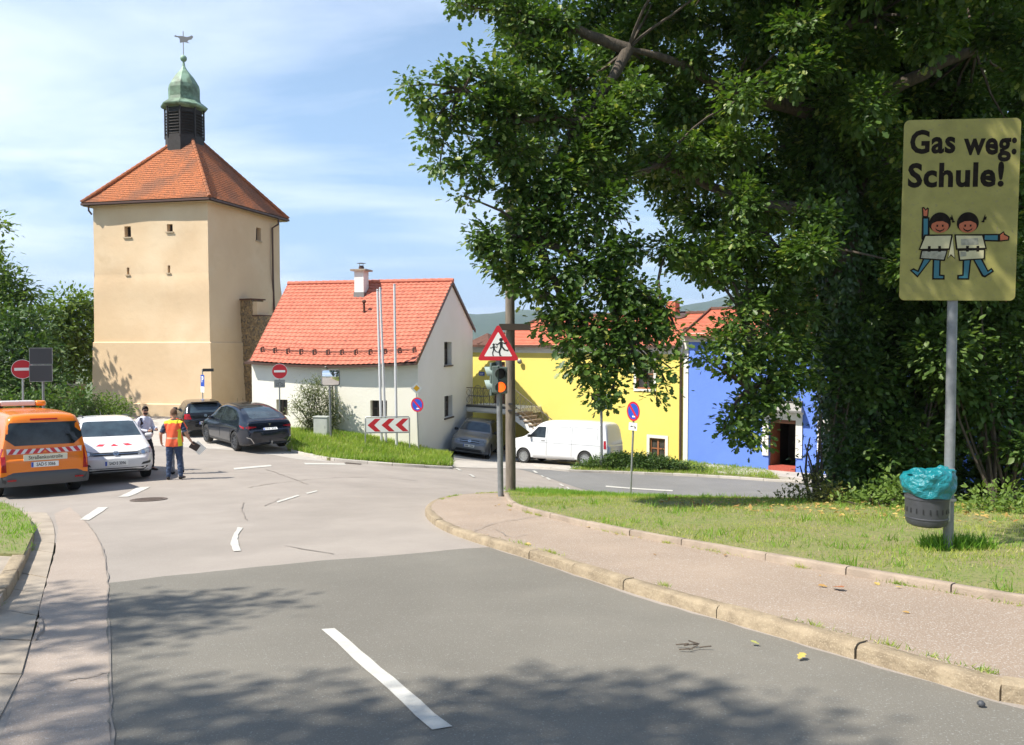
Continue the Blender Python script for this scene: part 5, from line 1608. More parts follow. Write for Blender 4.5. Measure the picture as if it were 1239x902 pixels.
# ---- no stopping sign on the island
nb0 = P(762.5, 597, 24.4); nb0.z = zt(nb0.x, nb0.y)+.13
ns = loc_thing('parking_sign', 'leaning round blue and red no stopping sign with small white plate, on the grass island', 'sign', nb0)
pole(ns, nb0, P(767.5, 487, 24.4), .03, 'steel')
no_stopping(ns, facing(P(766.2, 498, 24.32), -90-58) @ Matrix.Rotation(R(-3), 4, 'Z'), .30)
fr = facing(P(765.8, 516.4, 24.32), -90-40) @ Matrix.Rotation(R(-3), 4, 'Z')
plate(ns, fr, rrect(.30,.24,.02,2), [(rrect(.298,.238,.02,2), M['white_paint'], 0), ([(-.1,.0),(-.05,.04),(-.05,.012),(.02,.012),(.02,-.012),(-.05,-.012),(-.05,-.04)], M['black'], 1), (disc(.03,12,c=(.08,-.03)), M['black'], 1), ([(.02,.05),(.1,.0),(.1,-.02),(.03,.02)], M['black'], 1.4)], 'small_plate')

# ---- no entry + bicycle plate behind the dark car
eb = P(338.5, 530, 33.2); eb.z = zt(eb.x, eb.y)
e1 = loc_thing('no_entry_sign', 'round red no entry sign with a grey bicycle plate before the cream wall', 'sign', eb)
pole(e1, eb, P(338, 440, 33.2), .03, 'steel')
no_entry(e1, facing(P(338.3, 449.5, 33.12), -76), .315)
plate(e1, facing(P(338.3, 464.5, 33.12), -76), rrect(.44,.33,.03,3), [(rrect(.435,.325,.03,3), M['alu'], 0)] +
      [(q, M['darkgrey'], 1+i*.2) for i, q in enumerate([disc(.055,18,c=(-.09,-.04)), disc(.055,18,c=(.09,-.04)), [(-.09,-.05),(-.02,.06),(0,.06),(-.07,-.05)], [(-.03,.03),(.06,.03),(.06,.045),(-.03,.045)], [(.04,.08),(.09,-.04),(.075,-.045),(.025,.08)]])] +
      [(disc(.04,18,c=(-.09,-.04)), M['alu'], 2.6), (disc(.04,18,c=(.09,-.04)), M['alu'], 2.6)], 'bicycle_plate')

# ---- left no entry sign and the two dark boards
lb = P(27.5, 530, 25.0); lb.z = zt(lb.x, lb.y)
e2 = loc_thing('no_entry_sign', 'round red no entry sign at far left against dark trees, behind the orange van', 'sign', lb)
pole(e2, lb, P(27.5, 438, 25), .03, 'steel'); no_entry(e2, facing(P(27, 447, 24.92), -60), .30)
db = P(53, 530, 24.3); db.z = zt(db.x, db.y)
dbt = loc_thing('traffic_board', 'two dark square sign backs stacked on one grey post behind the orange van', 'sign', db)
pole(dbt, db, P(51.5, 424, 24.3), .035, 'pole_grey')
for cy_, ps in ((431.2, 1), (452.0, 0)):
    fr = facing(P(49.6, cy_, 24.22), -66); mb = MB(); mb.prism(rrect(.60,.49,.02,2), .02, fr); b_ = mb.build('sign_board', M['darkgrey'], dbt, db)
    mb = MB(); mb.box((0,.245,.012), (.61,.018,.03), mtx=fr); mb.box((0,-.245,.012), (.61,.018,.03), mtx=fr); mb.box((.30,0,.012), (.018,.5,.03), mtx=fr); mb.box((-.30,0,.012), (.018,.5,.03), mtx=fr)
    mb.build('rim', M['alu'], b_, db)

# ---- traffic mirror, cabinet
mb0 = P(400.5, 532, 32.4); mb0.z = zt(mb0.x, mb0.y)+.08
mir = loc_thing('traffic_mirror', 'rectangular traffic mirror on a grey post beside the shrub and cabinet', 'traffic mirror', mb0)
pole(mir, mb0, P(398.5, 452, 32.4), .045, 'pole_grey')
fr = facing(P(400, 457.2, 32.28), -74); mirm = mat('mirror_surface', (.85,.86,.87), rough=.02, metal=1.0)
mb = MB(); W_, H_ = .74, .66; nx2 = 14
for j in range(nx2+1):
    for i in range(nx2+1):
        a, b = (i/nx2-.5), (j/nx2-.5); mb.v.append(tuple(fr @ Vector((a*W_*.92, b*H_*.92, .05*(1-(a*a+b*b)*2)+.02))))
for j in range(nx2):
    for i in range(nx2): k = j*(nx2+1)+i; mb.f.append((k, k+1, k+nx2+2, k+nx2+1)); mb.m.append(0)
mg = mb.build('mirror_glass', mirm, mir, mb0, smooth=60)
mb = MB(); o_ = rrect(W_, H_, .08, 5); i_ = rrect(W_*.9, H_*.9, .06, 5); n = len(o_)
for p in o_: mb.v.append(tuple(fr @ Vector((*p, .04)))); mb.v.append(tuple(fr @ Vector((*p, -.03))))
for p in i_: mb.v.append(tuple(fr @ Vector((*p, .05))))
for i in range(n):
    j = (i+1) % n; mb.f += [(2*i, 2*j, 2*n+j, 2*n+i), (2*i+1, 2*j+1, 2*j, 2*i)]; mb.m += [0,0]
mb.f.append(tuple(2*i+1 for i in reversed(range(n)))); mb.m.append(0)
mb.build('mirror_frame', M['gutter_grey'], mir, mb0)
cbp = P(390, 533, 33.0); cbp.z = zt(cbp.x, cbp.y)+.02
cab = loc_thing('electric_cabinet', 'light grey electrical street cabinet on the grass behind the mirror post', 'electrical cabinet', cbp)
cm = mat('cabinet_grey', (.44,.46,.42), rough=.55, n_scale=4, n_amt=.1); rot = R(-14)
mb = MB(); mb.box((0,0,.42), (.62,.34,.84), rotz=rot, chamf=.01); mb.build('housing', cm, cab)
mb = MB(); mb.box((0,0,.86), (.68,.40,.05), rotz=rot, chamf=.01); mb.build('lid', cm, cab)
mb = MB(); mtx = Matrix.Rotation(rot, 4, 'Z'); mb.box((0,-.172,.44), (.54,.008,.70), mtx=mtx); mb.box((.2,-.18,.46), (.02,.02,.1), mtx=mtx); mb.build('door', cm, cab)

# ---- three flagpoles
for i, (bx_, by_, tx_, ty_) in enumerate([(462.0, 541, 456.8, 352), (467.3, 541.5, 460.0, 350), (480.0, 545, 477.2, 345.5)]):
    Yp = (33.05, 33.3, 32.9)[i]; b_ = P(bx_, by_, Yp); b_.z = zt(b_.x, b_.y)+.05
    t_ = P(tx_, ty_, Yp)
    lab = ['white flagpole, leftmost of the three before the white house', 'white flagpole, middle of the three and close beside the leftmost', 'white flagpole standing apart, rightmost of the three'][i]
    fp = loc_thing('flagpole', lab, 'flagpole', b_, 'flagpoles in front of the white house')
    mb = MB(); mb.tube([b_ - Vector((0,0,.3)), t_], [.062, .048], 12); mb.build('shaft', mat_white_pole if 'mat_white_pole' in globals() else globals().setdefault('mat_white_pole', mat('flagpole_white', (.66,.66,.66), rough=.35, metal=.2)), fp, b_, smooth=50)
    mb = MB(); mb.lathe([(.05,0),(.055,.03),(.04,.06),(.01,.07)], 10, Matrix.Translation(t_)); mb.build('finial', M['steel'], fp, b_, smooth=50)
# ---- chevron board
vb_ = P(469, 545, 32.3); vb_.z = zt(vb_.x, vb_.y)+.08
ch = loc_thing('chevron_sign', 'wide white bend board with three red chevrons pointing left, before the flagpoles', 'sign', vb_)
fr = facing(P(468.8, 514.6, 32.25), -84); W_, H_ = 1.78, .62
mb = MB()
pa = fr @ Vector((-W_/2+.02, 0, -.02)); pb = fr @ Vector((W_/2-.02, 0, -.02))
za_ = pa.z - H_/2 - .03
oT = [fr @ Vector((-W_/2, -H_/2-.75, -.02)), fr @ Vector((-W_/2, H_/2-.04, -.02)), fr @ Vector((-W_/2+.04, H_/2+.02, -.02)), fr @ Vector((W_/2-.04, H_/2+.02, -.02)), fr @ Vector((W_/2, H_/2-.04, -.02)), fr @ Vector((W_/2, -H_/2-.95, -.02))]
mb.tube(oT, .024, 8); mb.tube([fr @ Vector((-W_/2, -H_/2, -.02)), fr @ Vector((W_/2, -H_/2, -.02))], .022, 8)
mb.build('frame', M['steel'], ch, vb_, smooth=50)
w3 = W_-.08; ly = [(rrect(w3, H_-.06, .02, 2), M['white_paint'], 0)]
for k in range(3):
    x0 = -w3/2 + .05 + k*w3/3*.985; hh = (H_-.10)/2; cw = .30; dpt = .30
    ly.append(([(x0, 0), (x0+dpt, -hh), (x0+dpt+cw*.78, -hh), (x0+cw*.9, 0), (x0+dpt+cw*.78, hh), (x0+dpt, hh)], M['red'], 1))
plate(ch, fr, rrect(w3+.02, H_-.04, .02, 2), ly, 'chevron_board')

# ---- priority sign + no stopping on one post
pb_ = P(507, 550, 33.0); pb_.z = zt(pb_.x, pb_.y)+.08
ps_ = loc_thing('priority_sign', 'yellow priority diamond above a round no stopping sign, at the corner of the white house', 'sign', pb_)
pole(ps_, pb_, P(503.6, 464, 33), .03, 'steel')
fr = facing(P(504, 470, 32.93), -70); dm_ = [(0,.245),(-.245,0),(0,-.245),(.245,0)]
plate(ps_, fr, dm_, [([(a*.98, b*.98) for a, b in dm_], M['white_paint'], 0), ([(a*.55, b*.55) for a, b in dm_], M['yellow_sign'], 1)], 'priority_plate')
no_stopping(ps_, facing(P(504.8, 490, 32.93), -115), .30)

# ---- parking sign + street name at the tower
kb = P(245.5, 512, 40.0); kb.z = zt(kb.x, kb.y)
ks = loc_thing('parking_sign', 'slim post with blue parking sign and dark street name board before the ochre tower', 'sign', kb)
pole(ks, kb, P(245, 447, 40), .03, 'steel')
fr = facing(P(245.0, 461, 39.93), -135)
plate(ks, fr, rrect(.42,.60,.03,3), [(rrect(.415,.595,.03,3), M['blue'], 0)], 'parking_plate')
mb = MB(); text_into(mb, 'P', fr @ Matrix.Translation((0,.06,0)), .42, .002, .002, 0, 1.0, .012); mb.build('letter', M['white_paint'], ks, kb)
plate(ks, facing(P(245.0, 471.5, 39.93), -135), rrect(.42,.30,.02,3), [(rrect(.415,.295,.02,3), M['white_paint'], 0)], 'small_plate')
fr = facing(P(252, 448, 39.95), -80); mb = MB(); mb.prism(rrect(.52,.15,.01,2), .02, fr); mb.build('street_name_board', M['black'], ks, kb)

# ================================================================== VEHICLES
def interp(keys, x):
    """monotone-ish smooth interpolation through sorted (x, value)"""
    ks = sorted(keys)
    if x <= ks[0][0]: return ks[0][1]
    if x >= ks[-1][0]: return ks[-1][1]
    for i in range(len(ks)-1):
        if ks[i][0] <= x <= ks[i+1][0]:
            x0, y0 = ks[i]; x1, y1 = ks[i+1]; h = x1-x0
            d = (y1-y0)/h
            def slope(j):
                if j <= 0 or j >= len(ks)-1: return d
                a = (ks[j][1]-ks[j-1][1])/(ks[j][0]-ks[j-1][0]); b = (ks[j+1][1]-ks[j][1])/(ks[j+1][0]-ks[j][0])
                return 0 if a*b <= 0 else 2*a*b/(a+b)
            m0, m1 = slope(i), slope(i+1); t = (x-x0)/h
            return (2*t**3-3*t*t+1)*y0 + (t**3-2*t*t+t)*h*m0 + (-2*t**3+3*t*t)*y1 + (t**3-t*t)*h*m1
def car_paint(name, c, rough=.22, coat=1.0, metal=0.0):
    return mat(name, c, rough=rough, coat=coat*.5, metal=metal, spec=.35, n_scale=1.2, n_amt=.05)

class Car:
    def __init__(s, root, spec, paint, dark=None):
        s.root = root; s.sp = spec; s.paint = paint; L, W = spec['L'], spec['W']
        s.mats = [paint, M['dark_plastic'], M['black']]
        xs = sorted(set([round(-L/2 + L*(1-math.cos(math.pi*i/70))/2, 4) for i in range(71)] + [round(-L/2 + L*i/60, 4) for i in range(61)] + [k[0] for k in spec['top']]))
        mb = MB(); rings = []
        zbelt = spec['belt']; tum = spec['tumble']; gc = spec['clear']
        for x in xs:
            zt_ = interp(spec['top'], x)
            e = max(0, (abs(x) - (L/2-spec.get('nose', .55)))/spec.get('nose', .55))
            front = x > 0
            w = W*(1 - spec.get('taperf' if front else 'taperr', .12)*e**2.2)
            zb = gc + (.10*e**3)
            belt = min(interp(zbelt, x) if isinstance(zbelt, list) else zbelt, zt_-.05)
            pts = [(0, zb), (.55*w, zb), (.90*w, zb+.005), (.965*w, zb+.05), (.985*w, zb+.13), (w, zb+.32*(belt-zb)), (w*1.0, zb+.52*(belt-zb)), (w*.995, zb+.72*(belt-zb)), (w*.985, zb+.88*(belt-zb)), (w*.955, belt)]
            crn = min(spec.get('crown', .10), (zt_-belt)*.8); zs = zt_-crn
            yb = w*.955
            for k in range(1, 5):
                t = k/4; z = belt + (zs-belt)*t; pts.append((yb - (z-belt)*tum*(1+.25*t), z))
            yr = pts[-1][0]; cr_ = spec.get('corner', .12)
            pts += [(yr-.20*cr_, zs+crn*.45), (yr-.75*cr_, zs+crn*.78), (yr-1.6*cr_, zs+crn*.90), (yr*.45, zs+crn*.985), (0, zt_)]
            rings.append([(x, y, z) for y, z in pts] + [(x, -y, z) for y, z in reversed(pts[1:-1])])
        n = len(rings[0]); o = 0
        for r in rings: mb.v += r
        for i in range(len(rings)-1):
            for k in range(n):
                k2 = (k+1) % n; f = (i*n+k, (i+1)*n+k, (i+1)*n+k2, i*n+k2); mb.f.append(f)
                cz = sum(mb.v[q][2] for q in f)/4; cx_ = sum(mb.v[q][0] for q in f)/4
                mb.m.append(1 if (dark and dark(cx_, cz)) else 0)
        def cap(idx, ring):
            # rounded cap: shrink towards the middle
            r0 = [Vector(p) for p in ring]; c = sum(r0, Vector())/len(r0); sg = 1 if c.x > 0 else -1
            prev = idx
            for q, dx_ in ((.93, .035), (.80, .055), (.5, .065)):
                o = len(mb.v)
                for p in r0: mb.v.append((c.x + sg*dx_*spec.get('capbulge', 1), c.y + (p.y-c.y)*q, c.z + (p.z-c.z)*q))
                for k in range(n):
                    k2 = (k+1) % n; f = (prev+k, prev+k2, o+k2, o+k) if sg < 0 else (prev+k, o+k, o+k2, prev+k2)
                    mb.f.append(f); cz = sum(mb.v[i_][2] for i_ in f)/4; mb.m.append(1 if (dark and dark(c.x, cz)) else 0)
                prev = o
            f = tuple(range(prev, prev+n)); mb.f.append(f if sg > 0 else f[::-1]); mb.m.append(1 if (dark and dark(c.x, c.z)) else 0)
        cap(0, rings[0]); cap((len(rings)-1)*n, rings[-1])
        bm = bmesh.new(); vv = [bm.verts.new(p) for p in mb.v]
        for f, m_ in zip(mb.f, mb.m):
            try: q = bm.faces.new([vv[i] for i in f]); q.material_index = m_
            except ValueError: pass
        bmesh.ops.recalc_face_normals(bm, faces=bm.faces[:])
        me = bpy.data.meshes.new('body'); bm.to_mesh(me); bm.free()
        for m_ in s.mats: me.materials.append(m_)
        # BVH of the closed shell (before the wheel arches are cut) carries windows, lamps, trim
        s.bvh = BVHTree.FromPolygons([v.co.copy() for v in me.vertices], [list(p.vertices) for p in me.polygons])
        ob = bpy.data.objects.new('body', me); COL.objects.link(ob)
        cut = MB(); R_ = spec['wr']*1.13
        for x in spec['axles']:
            for sy in (1, -1):
                m = Matrix.Translation((x, sy*(W-.13), spec['wr'])) @ Matrix.Rotation(R(90), 4, 'X')
                cut.lathe([(R_, -.22), (R_, .30)], 40, m, 0)
        cob = cut.build('cut', [M['black'], M['black'], M['black']]); 
        md = ob.modifiers.new('b', 'BOOLEAN'); md.object = cob; md.operation = 'DIFFERENCE'; md.solver = 'EXACT'
        try: md.material_mode = 'TRANSFER'
        except Exception: pass
        dg = bpy.context.evaluated_depsgraph_get(); m2 = bpy.data.meshes.new_from_object(ob.evaluated_get(dg))
        m2.name = 'body'; m2.polygons.foreach_set('use_smooth', [True]*len(m2.polygons)); m2.set_sharp_from_angle(angle=R(38))
        bpy.data.objects.remove(ob); bpy.data.objects.remove(cob)
        s.body = link(bpy.data.objects.new('body', m2), root)
        for x in spec['axles']:
            for sy in (1, -1): s.wheel(x, sy)
    def wheel(s, x, sy):
        sp = s.sp; r = sp['wr']; y = sy*(sp['W']-.115)
        m = Matrix.Translation((x, y, r)) @ Matrix.Rotation(R(-90*sy), 4, 'X')   # local +z outwards
        mb = MB(); mb.lathe([(r*.66,-.10),(r*.93,-.105),(r,-.075),(r,.075),(r*.93,.105),(r*.72,.112),(r*.66,.09)], 32, m, close=True)
        t = mb.build('wheel', M['rubber'], s.root, smooth=40)
        rm = sp.get('rim', M['rim_metal']); mb = MB()
        mb.lathe([(0,.03),(r*.66,.02),(r*.69,.10),(r*.64,.095),(r*.60,.045),(0,.04)], 28, m)
        ns = sp.get('spokes', 5)
        for k in range(ns):
            a = 2*math.pi*k/ns; mm = m @ Matrix.Rotation(a, 4, 'Z') @ Matrix.Translation((r*.34, 0, .065))
            mb.box((0,0,0), (r*.62, r*.13, .03), mtx=mm); 
        mb.lathe([(0,.06),(r*.17,.06),(r*.16,.095),(0,.10)], 14, m)
        mb.build('rim', [rm], t, smooth=40)
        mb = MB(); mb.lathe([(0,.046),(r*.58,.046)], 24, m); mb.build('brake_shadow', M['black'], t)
    def proj(s, axis, a, b):
        """surface point seen along an axis; '-x' = from the rear, '+x' from the front, 'y+' / 'y-' sides, 'z' from above; (a,b) the other two coordinates"""
        if axis == '-x': o, d = Vector((-10, a, b)), Vector((1,0,0))
        elif axis == '+x': o, d = Vector((10, a, b)), Vector((-1,0,0))
        elif axis == 'y+': o, d = Vector((a, 10, b)), Vector((0,-1,0))
        elif axis == 'y-': o, d = Vector((a, -10, b)), Vector((0,1,0))
        else: o, d = Vector((a, b, 10)), Vector((0,0,-1))
        h, n, _, _ = s.bvh.ray_cast(o, d)
        if h is None: return None, None
        if n.dot(d) > 0: n = -n
        return h, n
    def decal(s, name, axis, poly, material, eps=.006, step=.07, parent=None, thick=.012, label=None):
        pl_ = resample(poly, step); xs = [p.x for p in pl_]; ys = [p.y for p in pl_]; pts = list(pl_); nb = len(pl_)
        for gx_ in np.arange(min(xs)+step/2, max(xs), step):
            for gy_ in np.arange(min(ys)+step/2, max(ys), step):
                ins = False
                for i in range(nb):
                    a = pl_[i]; b = pl_[(i+1) % nb]
                    if (a.y > gy_) != (b.y > gy_) and gx_ < (b.x-a.x)*(gy_-a.y)/(b.y-a.y)+a.x: ins = not ins
                if ins and min((p.x-gx_)**2+(p.y-gy_)**2 for p in pl_) > (step*.3)**2: pts.append(Vector((float(gx_), float(gy_))))
        v, e, f, *_ = delaunay_2d_cdt(pts, [], [list(range(nb))], 1, 1e-6)
        mb = MB(); ok = []
        for p in v:
            h, n_ = s.proj(axis, p.x, p.y)
            if h is None: ok.append(False); mb.v.append((0,0,0))
            else: ok.append(True); mb.v.append(tuple(h + n_*eps))
        m = len(mb.v)
        for i, p in enumerate(v):
            h, n_ = s.proj(axis, p.x, p.y); mb.v.append(tuple(h - n_*thick) if h is not None else (0,0,0))
        ax = {'-x': Vector((-1,0,0)), '+x': Vector((1,0,0)), 'y+': Vector((0,1,0)), 'y-': Vector((0,-1,0)), 'z': Vector((0,0,1))}[axis]
        cnt = {}
        fl = []
        for t in f:
            if not all(ok[i] for i in t): continue
            a, b, c = (Vector(mb.v[i]) for i in t[:3]); t = tuple(t)
            if (b-a).cross(c-a).dot(ax) < 0: t = t[::-1]
            fl.append(t)
            for i in range(len(t)):
                k = (t[i], t[(i+1) % len(t)]); cnt[k] = 1
        for t in fl: mb.f.append(t); mb.m.append(0)
        for (a, b) in cnt:
            if (b, a) not in cnt: mb.f.append((b, a, a+m, b+m)); mb.m.append(0)
        o = mb.build(name, material, parent or s.root, smooth=45)
        if label: o['label'] = label
        return o
    def both(s, name, poly, material, **k):
        return [s.decal(name, ax, poly, material, **k) for ax in ('y+', 'y-')]
    def text(s, txt, axis, a, b, size, material, parent, sx=1, lift=.004, bold=0):
        h, n_ = s.proj(axis, a, b)
        xd = Vector((0,-1,0)) if axis == '-x' else Vector((0,1,0))
        fr = frame(h + n_*lift, xd, (Vector((0,0,1)) - n_*n_.z))
        mb = MB(); text_into(mb, txt, fr, size, 0, .002, 0, sx, bold); mb.build('lettering', material, parent); return fr
    def plate(s, axis, a, b, txt, w=.52, h=.115, lift=.012):
        hp_, n_ = s.proj(axis, a, b); xd = Vector((0,-1,0)) if axis == '-x' else Vector((0,1,0))
        n_ = Vector((n_.x, 0, n_.z*.3)).normalized()
        fr = frame(hp_ + n_*lift, xd, (Vector((0,0,1)) - n_*n_.z))
        mb = MB(); mb.prism(rrect(w, h, .01, 2), .015, fr, 0, z0=-.012)
        mb.prism([(-w/2+.002,-h/2+.004),(-w/2+.045,-h/2+.004),(-w/2+.045,h/2-.004),(-w/2+.002,h/2-.004)], .001, fr, 1, z0=.0035)
        p = mb.build('number_plate', [M['white_paint'], M['blue']], s.root)
        if txt:
            mb = MB(); text_into(mb, txt, fr @ Matrix.Translation((.02,-.002,0)), .104, .0035, .0012, 0, .74, .0018, 'CENTER', 1.0); mb.build('lettering', M['black'], p)
        else:
            mb = MB()
            for k in range(7):
                if k == 3: continue
                mb.box((-.17+k*.06, 0, .004), (.036, .06, .001), mtx=fr)
            mb.build('lettering', M['darkgrey'], p)
        return p
    def roundel(s, axis, a, b, r, parent, mat_, lift=.012):
        h, n_ = s.proj(axis, a, b); xd = Vector((0,-1,0)) if axis == '-x' else Vector((0,1,0))
        fr = frame(h + n_*lift, xd, (Vector((0,0,1)) - n_*n_.z)); mb = MB(); n = 28
        for i in range(n):
            t = 2*math.pi*i/n
            for rr in (r, r*.82): 
                for z in (0, .008): mb.v.append(tuple(fr @ Vector((rr*math.cos(t), rr*math.sin(t), z))))
        for i in range(n):
            a_ = i*4; b_ = ((i+1) % n)*4; mb.f += [(a_+1, b_+1, b_+3, a_+3), (a_, a_+1, b_+1, b_), (a_+2, b_+2, b_+3, a_+3)]; mb.m += [0,0,0]
        def bar(p, q): 
            p, q = Vector(p)*r, Vector(q)*r; d = (q-p).normalized(); n2 = Vector((-d.y, d.x))*r*.08; mb.prism([tuple(p-n2), tuple(q-n2), tuple(q+n2), tuple(p+n2)], .008, fr)
        for sx in (-1, 1):
            bar((sx*.33,.78),(0,.08)); bar((sx*.75,.45),(sx*.36,-.75)); bar((sx*.36,-.75),(0,-.08))
        return mb.build('badge', mat_, parent)
    def mirrors(s, x, z, m_, y=None):
        for sy in (1, -1):
            h, n_ = s.proj('y+' if sy > 0 else 'y-', x, z)
            if h is None: continue
            mb = MB(); c = Vector((x-.02, h.y + sy*.13, z+.03)); mb.box((0,0,0), (.11, .20, .13), mtx=Matrix.Translation(c) @ Matrix.Rotation(sy*R(-12), 4, 'Z'), chamf=.045)
            mb.tube([h, c - Vector((0,sy*.05,.04))], .022, 6); mb.build('wing_mirror', m_, s.root, smooth=60)
def line_poly(pts, w):
    """thin closed polygon round an open polyline"""
    P_ = [Vector(p) for p in pts]; a = []; b = []
    for i, p in enumerate(P_):
        d = (P_[min(i+1, len(P_)-1)] - P_[max(0, i-1)]).normalized(); n_ = Vector((-d.y, d.x))*w/2; a.append(p+n_); b.append(p-n_)
    return [tuple(q) for q in a + b[::-1]]
def place(name, label, cat, front_or_rear, heading, group=None):
    """root at ground; heading = direction of the car's nose (angle in deg), tilted to lie on the slope"""
    x, y = front_or_rear
    t = thing(name, label, cat, (x, y, zt(x, y)), 0, group)
    h = R(heading); e = 1.3
    fx = zt(x+e*math.cos(h), y+e*math.sin(h)) - zt(x-e*math.cos(h), y-e*math.sin(h)); fy = zt(x-e*math.sin(h)*.6, y+e*math.cos(h)*.6) - zt(x+e*math.sin(h)*.6, y-e*math.cos(h)*.6)
    X_ = Vector((math.cos(h), math.sin(h), fx/(2*e))); Y_ = Vector((-math.sin(h), math.cos(h), fy/(1.2*e)))
    t.matrix_world = frame((x, y, zt(x, y)+.015), X_, Y_)
    return t
def off(pos, heading, along, side=0):
    h = R(heading); return (pos[0] + math.cos(h)*along - math.sin(h)*side, pos[1] + math.sin(h)*along + math.cos(h)*side)

RF_R = mat('reflective_red', (0.55, 0.02, 0.03), rough=.35); RF_W = mat('reflective_white', (0.70, 0.70, 0.70), rough=.35)
# ---------------------------------------------------------------- orange van (seen from behind)
hd_ = 132; rear = (P(54, 555, 17.7).x, 17.7); pos = off(rear, hd_, 2.52)
van = place('orange_van', 'orange van with red and white tail stripes and a roof light bar', 'van', pos, hd_)
org = car_paint('orange_paint', (0.80, 0.20, 0.012)); 
sp = dict(L=5.05, W=.90, belt=1.02, tumble=.17, clear=.26, wr=.325, axles=(1.62,-1.58), nose=.5, taperf=.16, taperr=.05, crown=.13, corner=.16, capbulge=.6,
          top=[(-2.525,.90),(-2.49,1.02),(-2.44,1.40),(-2.38,1.70),(-2.30,1.84),(-2.15,1.88),(-1.0,1.915),(.6,1.90),(1.0,1.82),(1.55,1.30),(1.75,1.15),(2.3,1.0),(2.46,.85),(2.525,.70)])
c = Car(van, sp, org, dark=lambda x, z: z < .50 or (x < -2.25 and z < .56))
# rear window, lamps, bumper, stripes, plates
rw = [(-.72,1.62),(-.76,1.33),(-.58,1.18),(.58,1.18),(.76,1.33),(.72,1.62),(.66,1.68),(-.66,1.68)]
c.decal('rear_window', '-x', rw, M['glass'], step=.1)
c.decal('brake_light', '-x', [(-.27,1.735),(.27,1.735),(.27,1.765),(-.27,1.765)], M['lamp_red'])
for sy in (1, -1):
    c.decal('tail_light', '-x', [(sy*.75,.62),(sy*.885,.62),(sy*.885,1.13),(sy*.78,1.13)], M['lamp_red'], step=.06, eps=.01)
    c.decal('tail_light', 'y+' if sy > 0 else 'y-', [(-2.50,.62),(-2.36,.62),(-2.40,1.13),(-2.46,1.13)], M['lamp_red'], step=.06, eps=.008)
dk = M['dark_plastic']
bumper = MB(); pts = []
for k in range(21):
    t = -1 + 2*k/20; yy = t*.892; xx = -2.575 + .12*abs(t)**6
    pts.append((xx, yy))
o_ = 0
prof = [(.02,.30),(.0,.36),(-.035,.50),(.0,.60),(.05,.63)]
for (x, y) in pts:
    for dx_, z in prof: bumper.v.append((x+dx_, y, z))
for k in range(20):
    for j in range(4): a = k*5+j; bumper.f.append((a, a+5, a+6, a+1)[::-1]); bumper.m.append(0)
for sy in (1, -1):
    b = len(bumper.v)
    for i in range(6):
        x = -2.455 + i*.11
        for dx_, z in prof: bumper.v.append((x, sy*(.899 - dx_*.4), z - .0*i))
    for k in range(5):
        for j in range(4): a = b+k*5+j; f = (a, a+5, a+6, a+1); bumper.f.append(f if sy > 0 else f[::-1]); bumper.m.append(0)
bumper.build('bumper', mat('bumper_grey', (.085,.085,.088), rough=.6), van, smooth=50)
for sy in (1,-1):
    mb = MB(); mb.box((-2.61, sy*.66, .44), (.02,.17,.035)); mb.build('reflector', M['lamp_red'], van)
# stripes across the tailgate
def stripe_row(z0, z1, n, half, gap=.02):
    for sy in (1, -1):
        w = (half-.12)/n
        for i in range(n):
            y0 = .10 + i*w; sl_ = .105
            q = [(sy*(y0+sl_*.0), z0), (sy*(y0+w*1.0), z0), (sy*(y0+w*1.0-sl_), z1), (sy*(y0-sl_), z1)]
            q = [(max(min(p[0], half), -half), p[1]) for p in q]
            yield q, (RF_R if i % 2 == 0 else RF_W)
base_ = c.decal('warning_stripes', '-x', [(-.73,1.00),(.73,1.00),(.74,1.12),(.3,1.10),(-.3,1.10),(-.74,1.12)], RF_W, eps=.005)
for sy in (1,-1):
    for i in range(4):
        y0 = .16 + i*.158
        if i % 2 == 0 or True:
            q = [(sy*y0, 1.002), (sy*(y0+.085), 1.002), (sy*(y0+.085-.075), 1.105+.012*(i > 2)), (sy*(y0-.075), 1.105)]
            c.decal('stripe', '-x', q, RF_R, eps=.009, parent=base_)
c.decal('stripe', '-x', [(-.11,1.0),(.11,1.0),(.0,1.11)], RF_R, eps=.009, parent=base_)
c.decal('stripe', '-x', [(-.055,1.005),(.055,1.005),(.0,1.07)], org, eps=.0115, parent=base_)
h, n_ = c.proj('-x', 0, .915); fr = frame(h + Vector((-.03,0,0)), (0,-1,0), (0,0,1)); mb = MB(); mb.prism(rrect(.86,.135,.01,2), .015, fr); bd = mb.build('name_board', mat('cream_board', (.70,.66,.52), rough=.5), van)
mb = MB(); text_into(mb, 'Straßenkontrolle', fr @ Matrix.Translation((0,0,.016)), .115, 0, .0015, 0, .86, .0012); mb.build('lettering', M['black'], bd)
c.plate('-x', .02, .76, 'SAD·S 3066', .54, .115, lift=.02)
c.both('side_window', [(1.25,1.14),(.55,1.14),(.50,1.62),(.98,1.62)], M['glass'])
c.both('door_line', line_poly([(.45,.55),(.45,1.74)], .014), M['black'], step=.15)
c.both('door_line', line_poly([(-.75,.55),(-.75,1.74)], .014), M['black'], step=.15)
c.decal('door_line', '-x', line_poly([(-.80,.64),(-.80,.9)], .012), M['black'], step=.1)
c.decal('door_line', '-x', line_poly([(.80,.64),(.80,.9)], .012), M['black'], step=.1)
